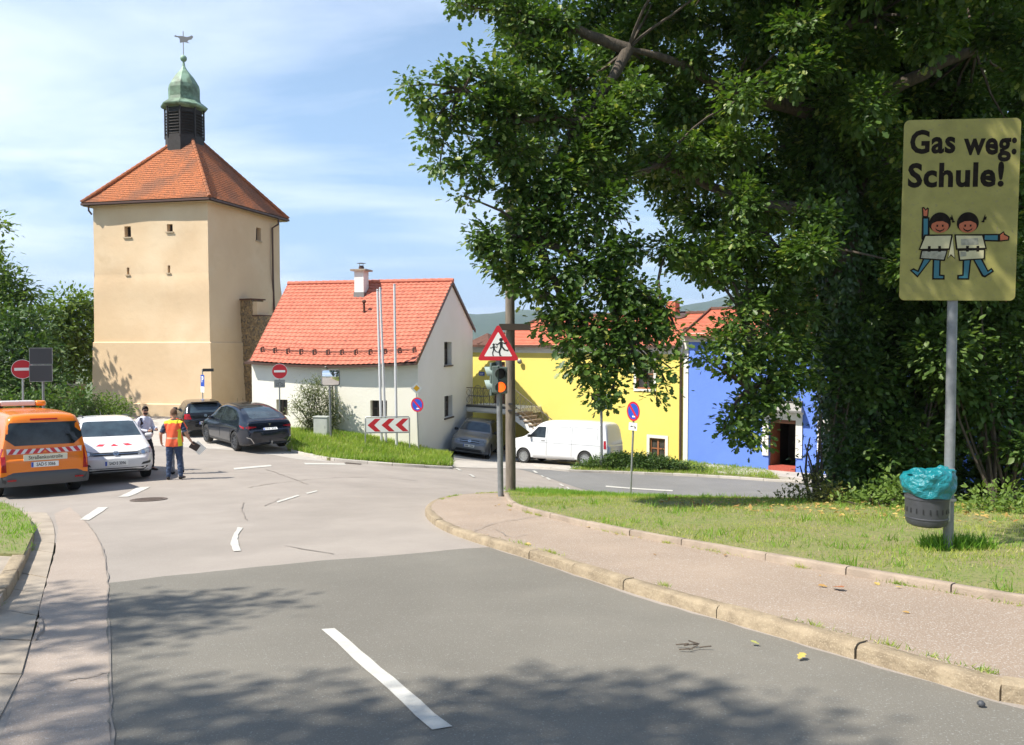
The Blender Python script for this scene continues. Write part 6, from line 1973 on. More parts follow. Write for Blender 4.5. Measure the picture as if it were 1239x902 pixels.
# side stripes
for ax in ('y+','y-'):
    sb_ = c.decal('warning_stripes', ax, [(-2.34,.86),(-1.2,.86),(-1.2,.98),(-2.34,.98)], RF_W, eps=.004)
    for i in range(5): x0 = -2.3+i*.22; c.decal('stripe', ax, [(x0,.862),(x0+.1,.862),(x0+.2,.978),(x0+.1,.978)], RF_R, eps=.008, parent=sb_)
c.decal('windscreen', '+x', [(-.74,1.30),(.74,1.30),(.62,1.76),(-.62,1.76)], M['glass_blue'])
c.mirrors(1.35, 1.15, M['dark_plastic'])
# light bar: pale body with amber ends
mb = MB(); mb.box((.55,0,2.01), (.34,.76,.13), chamf=.03); lb_ = mb.build('light_bar', mat('light_bar_cover', (.66,.63,.62), rough=.4), van)
am = mat('amber_beacon', (.85,.28,.01), rough=.15, coat=1)
for sy in (1,-1): mb = MB(); mb.box((.55, sy*.50, 2.005), (.36,.24,.14), chamf=.045); mb.build('beacon', am, lb_, smooth=50)
for sy in (1,-1): mb = MB(); mb.box((.55, sy*.35, 1.93), (.1,.08,.06)); mb.build('foot', M['black'], lb_)

# ---------------------------------------------------------------- white car (seen from the front)
hd_ = -57; fpt = (P(140.5, 560, 19.75).x, 19.75); pos = off(fpt, hd_, -2.17)
wc = place('white_car', 'white estate car with red stripes on its bonnet, facing the camera beside the orange van', 'car', pos, hd_)
wp_ = car_paint('white_paint', (.66,.66,.66))
sp = dict(L=4.34, W=.905, belt=[(-2.1,.98),(1.0,.93),(2.1,.70)], tumble=.33, clear=.19, wr=.315, axles=(1.32,-1.36), nose=.55, taperf=.20, taperr=.16, crown=.09, corner=.14, capbulge=1.2,
          top=[(-2.17,.80),(-2.12,1.00),(-1.98,1.22),(-1.78,1.44),(-1.5,1.54),(-.5,1.595),(.1,1.575),(.45,1.49),(1.12,1.06),(1.25,1.015),(1.75,.90),(2.05,.77),(2.17,.62)])
c = Car(wc, sp, wp_, dark=lambda x, z: z < .23)
c.decal('windscreen', '+x', [(-.73,1.09),(.73,1.09),(.60,1.44),(.50,1.46),(-.50,1.46),(-.60,1.44)], M['glass_blue'], step=.09)
for sy in (1,-1):
    c.decal('headlight', '+x', [(sy*.50,.655),(sy*.80,.69),(sy*.835,.80),(sy*.76,.815),(sy*.50,.745)], M['lamp_clear'], step=.05, eps=.008)
    c.decal('headlight_lens', '+x', disc(.045, 14, c=(sy*.62,.71)), M['chrome'], step=.03, eps=.013)
    c.decal('fog_light', '+x', [(sy*.56,.41),(sy*.80,.44),(sy*.80,.50),(sy*.60,.47)], M['dark_plastic'], step=.05)
c.decal('grille', '+x', [(-.50,.655),(.50,.655),(.50,.735),(-.50,.735)], M['black'])
c.decal('grille_trim', '+x', [(-.50,.69),(.50,.69),(.50,.70),(-.50,.70)], M['chrome'], eps=.012)
c.decal('lower_grille', '+x', [(-.62,.27),(.62,.27),(.74,.38),(.50,.36),(-.50,.36),(-.74,.38)], M['black'])
c.decal('grille_trim', '+x', line_poly([(-.74,.285),(-.5,.25),(.5,.25),(.74,.285)], .018), M['chrome'], eps=.012)
c.roundel('+x', 0, .70, .068, wc, M['chrome'], lift=.02)
c.plate('+x', 0, .475, 'SAD·S 3096')
c.decal('bonnet_stripe', 'z', [(1.83,-.09),(1.83,.09),(1.66,.0)], RF_R, eps=.004)
for sy in (1,-1): c.decal('bonnet_stripe', 'z', [(1.82,sy*.27),(1.80,sy*.42),(1.66,sy*.33),(1.68,sy*.20)], RF_R, eps=.004)
c.both('side_window', [(.98,1.0),(.05,.99),(.05,1.46),(.45,1.43)], M['glass']); c.both('side_window', [(-.02,.99),(-.85,1.0),(-.85,1.47),(-.02,1.48)], M['glass']); c.both('side_window', [(-.92,1.0),(-1.6,1.08),(-1.45,1.38),(-.92,1.46)], M['glass'])
c.mirrors(.78, 1.03, wp_)
for sy in (1,-1): mb = MB(); mb.tube([c.proj('z', x_, sy*.56)[0] + Vector((0,0,l_)) for x_, l_ in ((.05,.0),(-.05,.04),(-.6,.04),(-1.2,.04),(-1.3,0))], .014, 6); mb.build('roof_rail', M['black'], wc, smooth=50)
mb = MB(); mb.tube([(-1.25,0,1.55),(-1.42,0,1.70)], .006, 5); mb.build('aerial', M['black'], wc)

# ---------------------------------------------------------------- dark electric car seen from behind
hd_ = 130.5; mid = (-9.42, 29.62); pos = off(mid, hd_, 1.42)
tc_ = place('dark_car', 'dark blue black hatchback with black wheels parked before the white house', 'car', pos, hd_)
dp = car_paint('midnight_paint', (.010,.014,.024), rough=.12)
sp = dict(L=4.75, W=.965, belt=[(-2.3,1.02),(-1.2,1.03),(1.2,.92),(2.3,.70)], tumble=.36, clear=.20, wr=.355, axles=(1.47,-1.42), nose=.75, taperf=.22, taperr=.16, crown=.10, corner=.16, capbulge=1.6, rim=M['darkgrey'], spokes=10,
          top=[(-2.375,.84),(-2.33,1.06),(-2.26,1.135),(-2.15,1.15),(-1.6,1.38),(-1.1,1.52),(-.5,1.61),(0,1.625),(.45,1.56),(1.3,1.09),(1.5,1.02),(2.1,.82),(2.3,.70),(2.375,.60)])
c = Car(tc_, sp, dp, dark=lambda x, z: z < .30)
c.decal('rear_window', 'z', [(-2.02,-.50),(-2.02,.50),(-1.9,.58),(-1.2,.50),(-.95,.44),(-.95,-.44),(-1.2,-.50),(-1.9,-.58)], M['glass_blue'], step=.1)
c.decal('glass_roof', 'z', [(-.90,-.50),(-.90,.50),(.40,.50),(.40,-.50)], M['glass'])
c.both('side_window', [(1.05,1.0),(.0,1.02),(.0,1.50),(.45,1.46)], M['glass']); c.both('side_window', [(-.06,1.02),(-1.0,1.06),(-1.55,1.14),(-1.35,1.28),(-.85,1.43),(-.06,1.505)], M['glass'])
for sy in (1,-1):
    c.decal('tail_light', '-x', [(sy*.50,.93),(sy*.80,.96),(sy*.86,.91),(sy*.80,.86),(sy*.52,.90)], M['lamp_red'], step=.05, eps=.01)
    c.decal('tail_light', 'y+' if sy > 0 else 'y-', [(-2.18,.92),(-1.85,.97),(-1.95,.90),(-2.15,.85)], M['lamp_red'], step=.05, eps=.008)
    c.decal('bumper_trim', '-x', line_poly([(sy*.84,.56),(sy*.74,.52),(sy*.62,.33),(sy*.40,.30)], .022), M['chrome'], eps=.008, step=.05)
c.plate('-x', 0, .83, None, .52, .11)
h, n_ = c.proj('-x', 0, .98); fr = frame(h + n_*.006, (0,-1,0), (0,0,1)); mb = MB(); mb.prism([(-.045,.04),(0,.028),(.045,.04),(.038,.022),(.011,.018),(0,-.055),(-.011,.018),(-.038,.022)], .004, fr); mb.build('badge', M['chrome'], tc_)
c.both('door_line', line_poly([(-.03,.42),(-.03,1.0)], .012), M['black'], step=.12); c.both('door_line', line_poly([(-1.05,.75),(-.95,.42)], .012), M['black'], step=.12)
c.both('sill', [(-1.05,.22),(1.08,.22),(1.08,.30),(-1.05,.30)], M['dark_plastic'])
c.both('door_handle', [(-.75,.88),(-.52,.885),(-.52,.91),(-.75,.905)], M['black']); 
c.mirrors(.72, 1.02, dp)
h, n_ = c.proj('-x', 0, .36); mb = MB(); mb.tube([h + Vector((.05,0,-.06)), h + Vector((-.08,0,-.06)), h + Vector((-.10,0,0))], .02, 6); mb.lathe([(.0,-.03),(.025,-.015),(.025,.015),(0,.03)], 10, Matrix.Translation(h + Vector((-.10,0,.02)))); mb.build('tow_ball', M['steel'], tc_, smooth=50)

# ---------------------------------------------------------------- black hatchback behind the men
hd_ = 118; rear = (P(249, 515, 33.4).x, 33.4); pos = off(rear, hd_, 2.12)
gc_ = place('black_car', 'small black hatchback with roof spoiler parked left of the dark blue car', 'car', pos, hd_)
bp_ = car_paint('black_paint', (.012,.013,.015), rough=.15)
sp = dict(L=4.22, W=.88, belt=[(-2.1,.95),(2.0,.90)], tumble=.34, clear=.19, wr=.31, axles=(1.28,-1.30), nose=.5, taperf=.2, taperr=.13, crown=.09, corner=.14, capbulge=1.0,
          top=[(-2.11,.78),(-2.08,.94),(-1.96,1.10),(-1.80,1.32),(-1.68,1.42),(-1.4,1.455),(-.5,1.49),(.05,1.47),(.4,1.38),(1.05,1.0),(1.2,.96),(1.8,.83),(2.02,.70),(2.11,.58)])
c = Car(gc_, sp, bp_)
c.decal('rear_window', '-x', [(-.60,1.02),(.60,1.02),(.55,1.35),(-.55,1.35)], M['glass_blue'])
for sy in (1,-1): c.decal('tail_light', '-x', [(sy*.56,.76),(sy*.83,.76),(sy*.80,.97),(sy*.62,.97)], M['lamp_red'], step=.05, eps=.01)
c.roundel('-x', 0, .90, .06, gc_, M['chrome']); c.plate('-x', 0, .60, None)
mb = MB(); mb.box((-1.80,0,1.455), (.28,1.10,.035), chamf=.012); mb.build('spoiler', bp_, gc_, smooth=40)
c.decal('bumper_trim', '-x', [(-.82,.56),(.82,.56),(.82,.585),(-.82,.585)], M['dark_plastic'])
c.both('side_window', [(.85,.98),(.0,.98),(.0,1.38),(.35,1.35)], M['glass']); c.both('side_window', [(-.06,.98),(-1.3,1.02),(-1.45,1.28),(-.06,1.39)], M['glass'])
c.mirrors(.65, 1.0, bp_)

# ---------------------------------------------------------------- grey SUV under the balcony
hd_ = -96.5; fpt = (P(565.5, 545, 36.8).x, 36.8); pos = off(fpt, hd_, -2.24)
ti = place('grey_car', 'grey metallic compact SUV facing the road beneath the balcony', 'car', pos, hd_)
gp_ = car_paint('grey_paint', (.20,.21,.23), rough=.3, metal=.4)
sp = dict(L=4.48, W=.92, belt=[(-2.1,1.06),(1.0,1.02),(2.2,.82)], tumble=.33, clear=.22, wr=.35, axles=(1.34,-1.34), nose=.5, taperf=.16, taperr=.12, crown=.09, corner=.14, capbulge=1.0,
          top=[(-2.24,.90),(-2.18,1.10),(-2.0,1.42),(-1.8,1.58),(-1.2,1.66),(0,1.68),(.35,1.60),(1.0,1.17),(1.15,1.12),(1.9,1.00),(2.15,.90),(2.24,.72)])
c = Car(ti, sp, gp_, dark=lambda x, z: z < .28)
c.decal('windscreen', '+x', [(-.74,1.20),(.74,1.20),(.60,1.58),(-.60,1.58)], M['glass_blue'])
for sy in (1,-1):
    c.decal('headlight', '+x', [(sy*.46,.79),(sy*.82,.80),(sy*.86,.91),(sy*.50,.86)], M['lamp_clear'], step=.05, eps=.008)
    c.decal('fog_light', '+x', [(sy*.58,.42),(sy*.80,.45),(sy*.80,.50),(sy*.60,.48)], M['lamp_clear'], step=.05)
c.decal('grille', '+x', [(-.46,.76),(.46,.76),(.46,.87),(-.46,.87)], M['black']); c.decal('grille_trim', '+x', [(-.46,.81),(.46,.81),(.46,.825),(-.46,.825)], M['chrome'], eps=.012)
c.decal('lower_grille', '+x', [(-.66,.34),(.66,.34),(.60,.48),(-.60,.48)], M['black']); c.decal('grille_trim', '+x', line_poly([(-.80,.40),(-.6,.345),(.6,.345),(.80,.40)], .02), M['chrome'], eps=.012)
c.roundel('+x', 0, .83, .07, ti, M['chrome'], lift=.02); c.plate('+x', 0, .62, None)
c.both('side_window', [(.75,1.12),(-.1,1.12),(-.1,1.56),(.3,1.54)], M['glass']); c.both('side_window', [(-.17,1.12),(-1.1,1.14),(-1.1,1.55),(-.17,1.57)], M['glass']); c.both('side_window', [(-1.17,1.14),(-1.75,1.2),(-1.65,1.45),(-1.17,1.54)], M['glass'])
c.mirrors(.60, 1.14, M['black'])
for sy in (1,-1): mb = MB(); mb.tube([c.proj('z', x_, sy*.57)[0] + Vector((0,0,l_)) for x_, l_ in ((.1,.0),(0,.045),(-.7,.045),(-1.4,.045),(-1.5,0))], .016, 6); mb.build('roof_rail', M['chrome'], ti, smooth=50)

# ---------------------------------------------------------------- white delivery van, seen from its left side
hd_ = 150; pos = (P(682, 540, 35.8).x, 35.75)
tr_ = place('white_van', 'white panel van with black bumper parked before the yellow house', 'van', pos, hd_)
vw_ = car_paint('van_white', (.62,.625,.63))
sp = dict(L=5.15, W=.95, belt=1.08, tumble=.14, clear=.24, wr=.335, axles=(1.62,-1.52), nose=.5, taperf=.18, taperr=.06, crown=.14, corner=.16, capbulge=.7, rim=M['steel'], spokes=16,
          top=[(-2.575,.95),(-2.54,1.2),(-2.48,1.65),(-2.38,1.86),(-2.2,1.93),(-.8,1.985),(.4,1.96),(.75,1.88),(1.55,1.31),(1.75,1.21),(2.25,1.08),(2.48,.93),(2.575,.72)])
c = Car(tr_, sp, vw_, dark=lambda x, z: (x > 2.02 and z < .70) or z < .27)
for ax in ('y+','y-'):
    c.decal('side_window', ax, [(1.38,1.20),(.50,1.18),(.50,1.66),(.90,1.66)], M['glass'], step=.09)
    c.decal('panel_line', ax, line_poly([(.42,.42),(.42,1.78)], .014), M['darkgrey'], step=.15); c.decal('panel_line', ax, line_poly([(1.48,.95),(1.50,1.12)], .012), M['darkgrey'], step=.15)
    c.decal('panel_line', ax, line_poly([(-.85,.42),(-.85,1.78)], .012), M['darkgrey'], step=.15)
    c.decal('panel_line', ax, line_poly([(1.15,.98),(-2.3,.92)], .010), M['darkgrey'], step=.2)
    c.decal('panel_line', ax, line_poly([(.30,1.14),(.30,1.66),(-.75,1.68),(-.75,1.14)], .012), M['darkgrey'], step=.2)
    c.decal('panel_line', ax, line_poly([(-.95,1.14),(-.95,1.68),(-2.1,1.64),(-2.1,1.14)], .012), M['darkgrey'], step=.2)
    c.decal('door_handle', ax, [(.50,1.02),(.70,1.02),(.70,1.06),(.50,1.06)], M['black'])
    c.decal('tail_light', ax, [(-2.54,.80),(-2.42,.80),(-2.40,1.14),(-2.50,1.14)], M['lamp_red'], step=.05, eps=.01)
    c.decal('headlight', ax, [(2.08,.86),(2.50,.78),(2.50,.90),(2.15,1.0)], M['lamp_clear'], step=.05, eps=.01)
    c.decal('sill', ax, [(-1.0,.26),(1.12,.26),(1.12,.40),(-1.0,.38)], mat('sill_grey', (.45,.45,.45), rough=.6) if ax == 'y+' else M['darkgrey'])
c.decal('windscreen', '+x', [(-.78,1.34),(.78,1.34),(.68,1.86),(-.68,1.86)], M['glass_blue'])
for sy in (1,-1): c.decal('headlight', '+x', [(sy*.52,.80),(sy*.84,.80),(sy*.84,.95),(sy*.55,.92)], M['lamp_clear'], step=.05, eps=.01)
c.decal('grille', '+x', [(-.48,.80),(.48,.80),(.48,.90),(-.48,.90)], M['black']); c.roundel('+x', 0, .86, .08, tr_, M['chrome'], lift=.02)
c.decal('bumper', '+x', [(-.80,.34),(.80,.34),(.80,.72),(-.80,.72)], M['dark_plastic'], eps=.02)
c.mirrors(1.30, 1.22, M['dark_plastic'])
tr_.scale = (.965, 1, 1)
# a dark car half hidden under the stair behind the van
hd_ = 200; pos = (P(655, 535, 39.5).x+.2, 39.3)
hc = place('parked_car', 'dark parked car almost hidden behind the nose of the white van, under the stair', 'car', pos, hd_)
sp = dict(L=3.9, W=.85, belt=.92, tumble=.33, clear=.19, wr=.30, axles=(1.2,-1.2), nose=.5, taperf=.2, taperr=.14, crown=.09, corner=.13,
          top=[(-1.95,.75),(-1.9,.92),(-1.7,1.2),(-1.5,1.38),(-.5,1.46),(.0,1.42),(.3,1.34),(.95,.98),(1.1,.94),(1.7,.8),(1.95,.58)])
c = Car(hc, sp, car_paint('anthracite_paint', (.03,.033,.037), rough=.2))
c.both('side_window', [(.75,.97),(-.0,.97),(-.0,1.33),(.25,1.31)], M['glass']); c.both('side_window', [(-.06,.97),(-1.1,1.0),(-1.2,1.22),(-.06,1.34)], M['glass'])
c.decal('windscreen', '+x', [(-.64,1.03),(.64,1.03),(.52,1.34),(-.52,1.34)], M['glass_blue'])

# ================================================================== PEOPLE
def skin(name, joints, edges, material, parent, sub=2, root=0, smooth=True, flat=None):
    """joints: [(x,y,z, rx, ry)] -> one continuous skinned surface"""
    me = bpy.data.meshes.new(name); me.from_pydata([j[:3] for j in joints], edges, []); me.update()
    ob = bpy.data.objects.new(name, me); COL.objects.link(ob)
    md = ob.modifiers.new('s', 'SKIN'); md.use_smooth_shade = True
    sv = me.skin_vertices[0].data
    for i, j in enumerate(joints):
        sv[i].radius = (j[3], j[4] if len(j) > 4 else j[3]); sv[i].use_root = (i == root)
    if sub: m2 = ob.modifiers.new('u', 'SUBSURF'); m2.levels = sub; m2.render_levels = sub
    dg = bpy.context.evaluated_depsgraph_get(); nm = bpy.data.meshes.new_from_object(ob.evaluated_get(dg)); nm.name = name
    bpy.data.objects.remove(ob)
    nm.materials.clear(); nm.materials.append(material)
    nm.polygons.foreach_set('use_smooth', [True]*len(nm.polygons))
    return link(bpy.data.objects.new(name, nm), parent)
SKINM = mat('skin', (.50,.27,.18), rough=.55, n_scale=30, n_amt=.08)
def chain(pts, r0=None):
    return pts, [(i, i+1) for i in range(len(pts)-1)]
def hand_chains(J, E, wrist, fdir, side, thumb, s=1.0, curl=.5):
    """palm + four unequal bent fingers + thumb appended to the body skeleton; fdir finger direction, side = across the palm towards the thumb, thumb unused sign"""
    w = len(J)-1 if wrist is None else wrist
    f = Vector(fdir).normalized(); sd_ = Vector(side).normalized(); up = f.cross(sd_).normalized(); p0 = Vector(J[w][:3])
    palm = p0 + f*.075*s; J.append((*palm, .030*s, .017*s)); pi_ = len(J)-1; E.append((w, pi_))
    for k, (o, L_) in enumerate(((.028,.070),(.010,.080),(-.009,.074),(-.027,.058))):
        a = palm + f*.022*s + sd_*o*s; b = a + (f*(1-.25*curl) + up*.45*curl).normalized()*L_*.5*s; c_ = b + (f*(1-.7*curl) + up*.9*curl).normalized()*L_*.5*s
        i = len(J); J += [(*a, .0095*s), (*b, .0085*s), (*c_, .0065*s)]; E += [(pi_, i), (i, i+1), (i+1, i+2)]
    a = p0 + f*.035*s + sd_*.034*s; b = a + (f*.6 + sd_*.7 + up*.3).normalized()*.035*s; c_ = b + (f*.9 + sd_*.2 + up*.3).normalized()*.03*s
    i = len(J); J += [(*a, .0125*s), (*b, .0105*s), (*c_, .008*s)]; E += [(w, i), (i, i+1), (i+1, i+2)]

def person(label, loc, rotz, pose, H=1.80, hair=(.05,.03,.02), bald=False, beard=False, glasses=False, clothes=None, group=None):
    """local frame: person faces +x, left is +y"""
    root = thing('person', label, 'person', loc, rotz, group)
    k = H/1.80
    J = []; E = []; idx = {}
    def j(n, x, y, z, rx, ry=None, par=None):
        J.append((x*k, y*k, z*k, rx*k, (ry or rx)*k)); idx[n] = len(J)-1
        if par: E.append((idx[par], idx[n]))
    p = pose
    j('pelvis', 0,0,.96,.125,.155)
    j('waist', p.get('wx',0),0,1.10,.105,.140,'pelvis'); j('chest', p.get('cx',0),0,1.30,.118,.165,'waist'); j('upper', p.get('cx',0)+.0,0,1.44,.09,.13,'chest')
    j('neck', p.get('nx',.01),0,1.535,.052,.055,'upper'); j('neck2', p.get('nx',.01)+.015,0,1.60,.05,.052,'neck')
    hx, hy, hz = p.get('head', (.035,0,1.70)); j('head', hx,hy,hz,.085,.072,'neck2'); j('crown', hx-.005,hy,hz+.065,.07,.062,'head')
    for s_, nm in ((1,'l'),(-1,'r')):
        a = p[nm+'arm']        # shoulder offset, elbow, wrist
        j(nm+'sh', p.get('cx',0),s_*.185,1.44,.056,.056,'upper'); j(nm+'el', *a[0], .042, None, nm+'sh'); j(nm+'mid', *[(a[0][q]+a[1][q])/2 for q in range(3)], .038, None, nm+'el'); j(nm+'wr', *a[1], .026, None, nm+'mid')
        hand_chains(J, E, idx[nm+'wr'], a[2], a[3], 1, k, p.get('curl', .6))
        l = p[nm+'leg']        # knee, ankle, toe
        j(nm+'hip', 0, s_*.095, .90, .092, None, 'pelvis'); j(nm+'th', *[(q+w)/2 for q, w in zip((0, s_*.095, .90), l[0])], .080, None, nm+'hip'); j(nm+'kn', *l[0], .058, None, nm+'th')
        j(nm+'ca', *[l[0][q]*.65+l[1][q]*.35 for q in range(3)], .056, None, nm+'kn'); j(nm+'an', *l[1], .036, None, nm+'ca'); j(nm+'to', *l[2], .034, None, nm+'an')
    b = skin('body', J, E, SKINM, root, 3)
    # face: nose, eyes, ears, mouth on the head surface
    Hd = Vector((hx, hy, hz))*k; yaw = p.get('yaw', 0); HM = Matrix.Translation(Hd) @ Matrix.Rotation(yaw, 4, 'Z')
    mb = MB(); mb.lathe([(.0,-.024),(.014,-.02),(.011,.0),(.006,.022),(0,.03)], 8, HM @ Matrix.Translation((.088*k,0,-.004)))
    for sy in (1,-1):
        mb.lathe([(0,-.012),(.012,-.006),(.014,.006),(0,.03)], 8, HM @ Matrix.Translation((0,sy*.073*k,.0)) )
    mb.tube([HM @ Vector((.078,-.024,-.048)), HM @ Vector((.086,0,-.049)), HM @ Vector((.078,.024,-.048))], .006, 6)
    mb.build('face', SKINM, b, smooth=60)
    em = mat('eye_dark', (.03,.02,.015), rough=.2)
    for sy in (1,-1):
        mb = MB(); mb.lathe([(0,-.008),(.009,0),(0,.008)], 8, HM @ Matrix.Translation((.076*k,sy*.028*k,.018*k))); mb.build('eye', em, b)
    hm = mat('hair', hair, rough=.8, n_scale=60, n_amt=.4, bump=1.5, bump_scale=90)
    mb = MB(); n1_, n2_ = 20, 12           # hair cap: upper and back part of a slightly larger head
    hl = p.get('hairline', .02)
    for a in range(n2_+1):
        ph_ = math.pi*.62*a/n2_
        for q in range(n1_):
            t = 2*math.pi*q/n1_; front = math.cos(t); ph2 = ph_*(1 - .60*max(0, front)**.7) 
            r_x, r_y, r_z = .105, .086, .118
            mb.v.append(tuple(HM @ Vector((-.008 + r_x*math.sin(ph2)*math.cos(t)*(1+.02*math.sin(q*2.3)), r_y*math.sin(ph2)*math.sin(t), .028 + r_z*math.cos(ph2)))))
    for a in range(n2_):
        for q in range(n1_): q2 = (q+1) % n1_; mb.f.append((a*n1_+q, (a+1)*n1_+q, (a+1)*n1_+q2, a*n1_+q2)); mb.m.append(0)
    mb.build('hair', hm, root, smooth=70)
    if beard:
        mb = MB(); n1_ = 14
        for a in range(7):
            ph_ = -.42 - .75*a/6
            for q in range(n1_+1):
                t = -1.25 + 2.5*q/n1_; mb.v.append(tuple(HM @ Vector((.0 + .098*math.cos(ph_)*math.cos(t)+.002, .082*math.cos(ph_)*math.sin(t), -.022 + .10*math.sin(ph_)))))
        for a in range(6):
            for q in range(n1_): b_ = a*(n1_+1)+q; mb.f.append((b_, b_+n1_+1, b_+n1_+2, b_+1)); mb.m.append(0)
        mb.build('beard', hm, root, smooth=70)
    if glasses:
        mb = MB()
        for sy in (1,-1): mb.box((0,0,0), (.014,.052,.036), mtx=HM @ Matrix.Translation((.093*k,sy*.031*k,.018)) @ Matrix.Rotation(sy*.25, 4, 'Z'), chamf=.006); mb.tube([HM @ Vector((.088,sy*.055,.024)), HM @ Vector((.0,sy*.078,.022))], .004, 5)
        mb.tube([HM @ Vector((.098,-.02,.024)), HM @ Vector((.098,.02,.024))], .004, 5); mb.build('sunglasses', M['black'], root)
    # garments: regions of the body surface, cut at clean hems and moved outwards
    segs = [(a_, b_) for a_, b_ in E]; names = {v: n for n, v in idx.items()}
    def reg(c):
        best = None; bd_ = 1e9
        for a_, b_ in segs:
            A_, B_ = Vector(J[a_][:3]), Vector(J[b_][:3]); d = B_-A_; t = max(0, min(1, (c-A_).dot(d)/max(1e-9, d.length_squared)))
            ds = (A_+d*t-c).length - (J[a_][3]*(1-t)+J[b_][3]*t)
            if ds < bd_: bd_ = ds; best = (names.get(a_, 'hand'), names.get(b_, 'hand'))
        return best
    TORSO = {'pelvis','waist','chest','upper'}
    def garment(name, m_, keep, grow, hems=()):
        bm = bmesh.new(); bm.from_mesh(b.data)
        for co, no in hems: bmesh.ops.bisect_plane(bm, geom=bm.verts[:]+bm.edges[:]+bm.faces[:], plane_co=Vector(co)*k, plane_no=no)
        bm.normal_update()
        bm.verts.ensure_lookup_table(); off_ = {v.index: v.normal.copy() for v in bm.verts}
        rm = [f for f in bm.faces if not keep(f.calc_center_median()/k, reg(f.calc_center_median()))]
        for v in bm.verts:
            g_ = grow(v.co/k) if callable(grow) else grow
            v.co = v.co + v.normal*g_
        bmesh.ops.delete(bm, geom=rm, context='FACES')
        # turn the hem under so that the cloth has an edge
        be = [e for e in bm.edges if e.is_boundary]
        if be:
            r_ = bmesh.ops.extrude_edge_only(bm, edges=be); nv = [g for g in r_['geom'] if isinstance(g, bmesh.types.BMVert)]
            for v in nv:
                n_ = Vector((0,0,0))
                for e in v.link_edges:
                    o_ = e.other_vert(v)
                    if o_ not in nv: n_ = o_.normal
                v.co = v.co - n_*.014
        me_ = bpy.data.meshes.new(name); bm.to_mesh(me_); bm.free(); me_.materials.clear(); me_.materials.append(m_)
        me_.polygons.foreach_set('use_smooth', [True]*len(me_.polygons)); me_.polygons.foreach_set('material_index', [0]*len(me_.polygons))
        return link(bpy.data.objects.new(name, me_), root)
    return root, garment, idx, J, k
def cloth(name, c, **kw): return mat(name, c, rough=.85, n_scale=kw.get('ns', 14), n_amt=kw.get('na', .15), bump=.8, bump_scale=25)

def on_ground(px, py, Yd=None):
    g = G(px, py); return Vector((g.x, g.y, g.z))
denim = cloth('denim', (.045,.075,.15), na=.4, ns=9); shoe = mat('shoe_black', (.015,.015,.016), rough=.5)
def shoes(root, J, idx, k, m_, sole=.0):
    for nm in ('l','r'):
        a = Vector(J[idx[nm+'an']][:3]); t = Vector(J[idx[nm+'to']][:3]); d = (t-a); d.z = 0; d.normalize()
        heel = a - d*.05*k; heel.z = min(a.z, .05*k+ (t.z-.03*k)); V = [(heel.x, heel.y, t.z+.012*k, .042*k, .040*k), (a.x, a.y, t.z+.03*k, .045*k, .048*k), (*(a.lerp(t, .6) + Vector((0,0,-.01*k))), .044*k, .036*k), (*(t + d*.03*k), .038*k, .028*k)]
        skin('shoe', V, [(0,1),(1,2),(2,3)], m_, root, 2, 1)

# --- man in orange vest, seen from behind, paper in his right hand
f1 = on_ground(211, 580.5); yaw1 = R(103)
pose = dict(wx=0, cx=.01, nx=.03, head=(.06,.0,1.69), yaw=.15, curl=.8,
    larm=((-.06,.30,1.18),(.06,.315,.98),(.5,-.1,-1),(1,0,0)), rarm=((-.07,-.30,1.19),(.04,-.40,.99),(.25,-.5,-1),(1,.3,.3)),
    lleg=((.03,.12,.50),(-.02,.14,.085),(.16,.17,.035)), rleg=((.02,-.13,.50),(-.03,-.16,.085),(.14,-.22,.035)))
r1, sh1, ix, J1, k1 = person('man in orange and yellow safety vest and jeans seen from behind, holding papers', f1, yaw1, pose, 1.80, hair=(.16,.08,.04))
orv = mat('vest_orange', (.95,.16,.06), rough=.8, n_scale=14, n_col=(.88,.12,.05), bump=1, bump_scale=20); yev = mat('vest_yellow', (.78,.72,.04), rough=.8)
navy = cloth('navy_shirt', (.03,.045,.09))
def k_shirt(long=False, low=.90):
    def f(c, r): 
        if c.z > 1.22 and c.z < 1.5 and abs(c.y) < .27: return True
        if long and 'hand' in r and c.x < .20 and c.z > 1.0: return True
        if set(r) & {'head','crown','neck2','hand','lth','rth','lkn','rkn','lca','rca','lan','ran'}: return False
        if 'neck' in r: return c.z < 1.535
        if c.z < low: return False
        if not (set(r) & {'lsh','lel','lmid','lwr','rsh','rel','rmid','rwr'}): return True
        if long: return 'hand' not in r or c.x < .20
        return ('lsh' in r or 'rsh' in r) and c.z > 1.24
    return f
def k_vest(low=.86):
    def f(c, r):
        if set(r) & {'head','crown','neck2','hand','lmid','rmid','lwr','rwr','lel','rel','lth','rth','lkn','rkn'}: return abs(c.y) < .20 and low < c.z < 1.5 and not (set(r) & {'head','crown','neck2','hand','lmid','rmid','lwr','rwr'})
        return low < c.z < 1.52 and abs(c.y) < .205
    return f
def k_trousers(c, r): return c.z < .99 and c.z > .075 and not (set(r) & {'hand','lwr','rwr','lmid','rmid','lel','rel','lto','rto'}) 
HZ = lambda z: ((0,0,z), (0,0,1))
fold = lambda amp: (lambda c: amp + .006*math.sin(c.z*46+c.y*30+c.x*20) + .004*math.sin(c.z*90+c.y*14))
sh1('shirt', navy, k_shirt(), fold(.014), [HZ(1.24), HZ(.90)])
vv = sh1('vest', orv, k_vest(.87), lambda c: .034 + .012*max(0, 1.1-c.z)*2 + .005*math.sin(c.y*40+c.z*12), [HZ(.87), HZ(1.46), HZ(1.06), HZ(1.10), ((0,.205,0),(0,1,0)), ((0,-.205,0),(0,1,0)), ((0,-.115,0),(0,1,0))])
vv.data.materials.append(yev); vv.data.materials.append(mat('reflective_band', (.85,.45,.28), rough=.3))
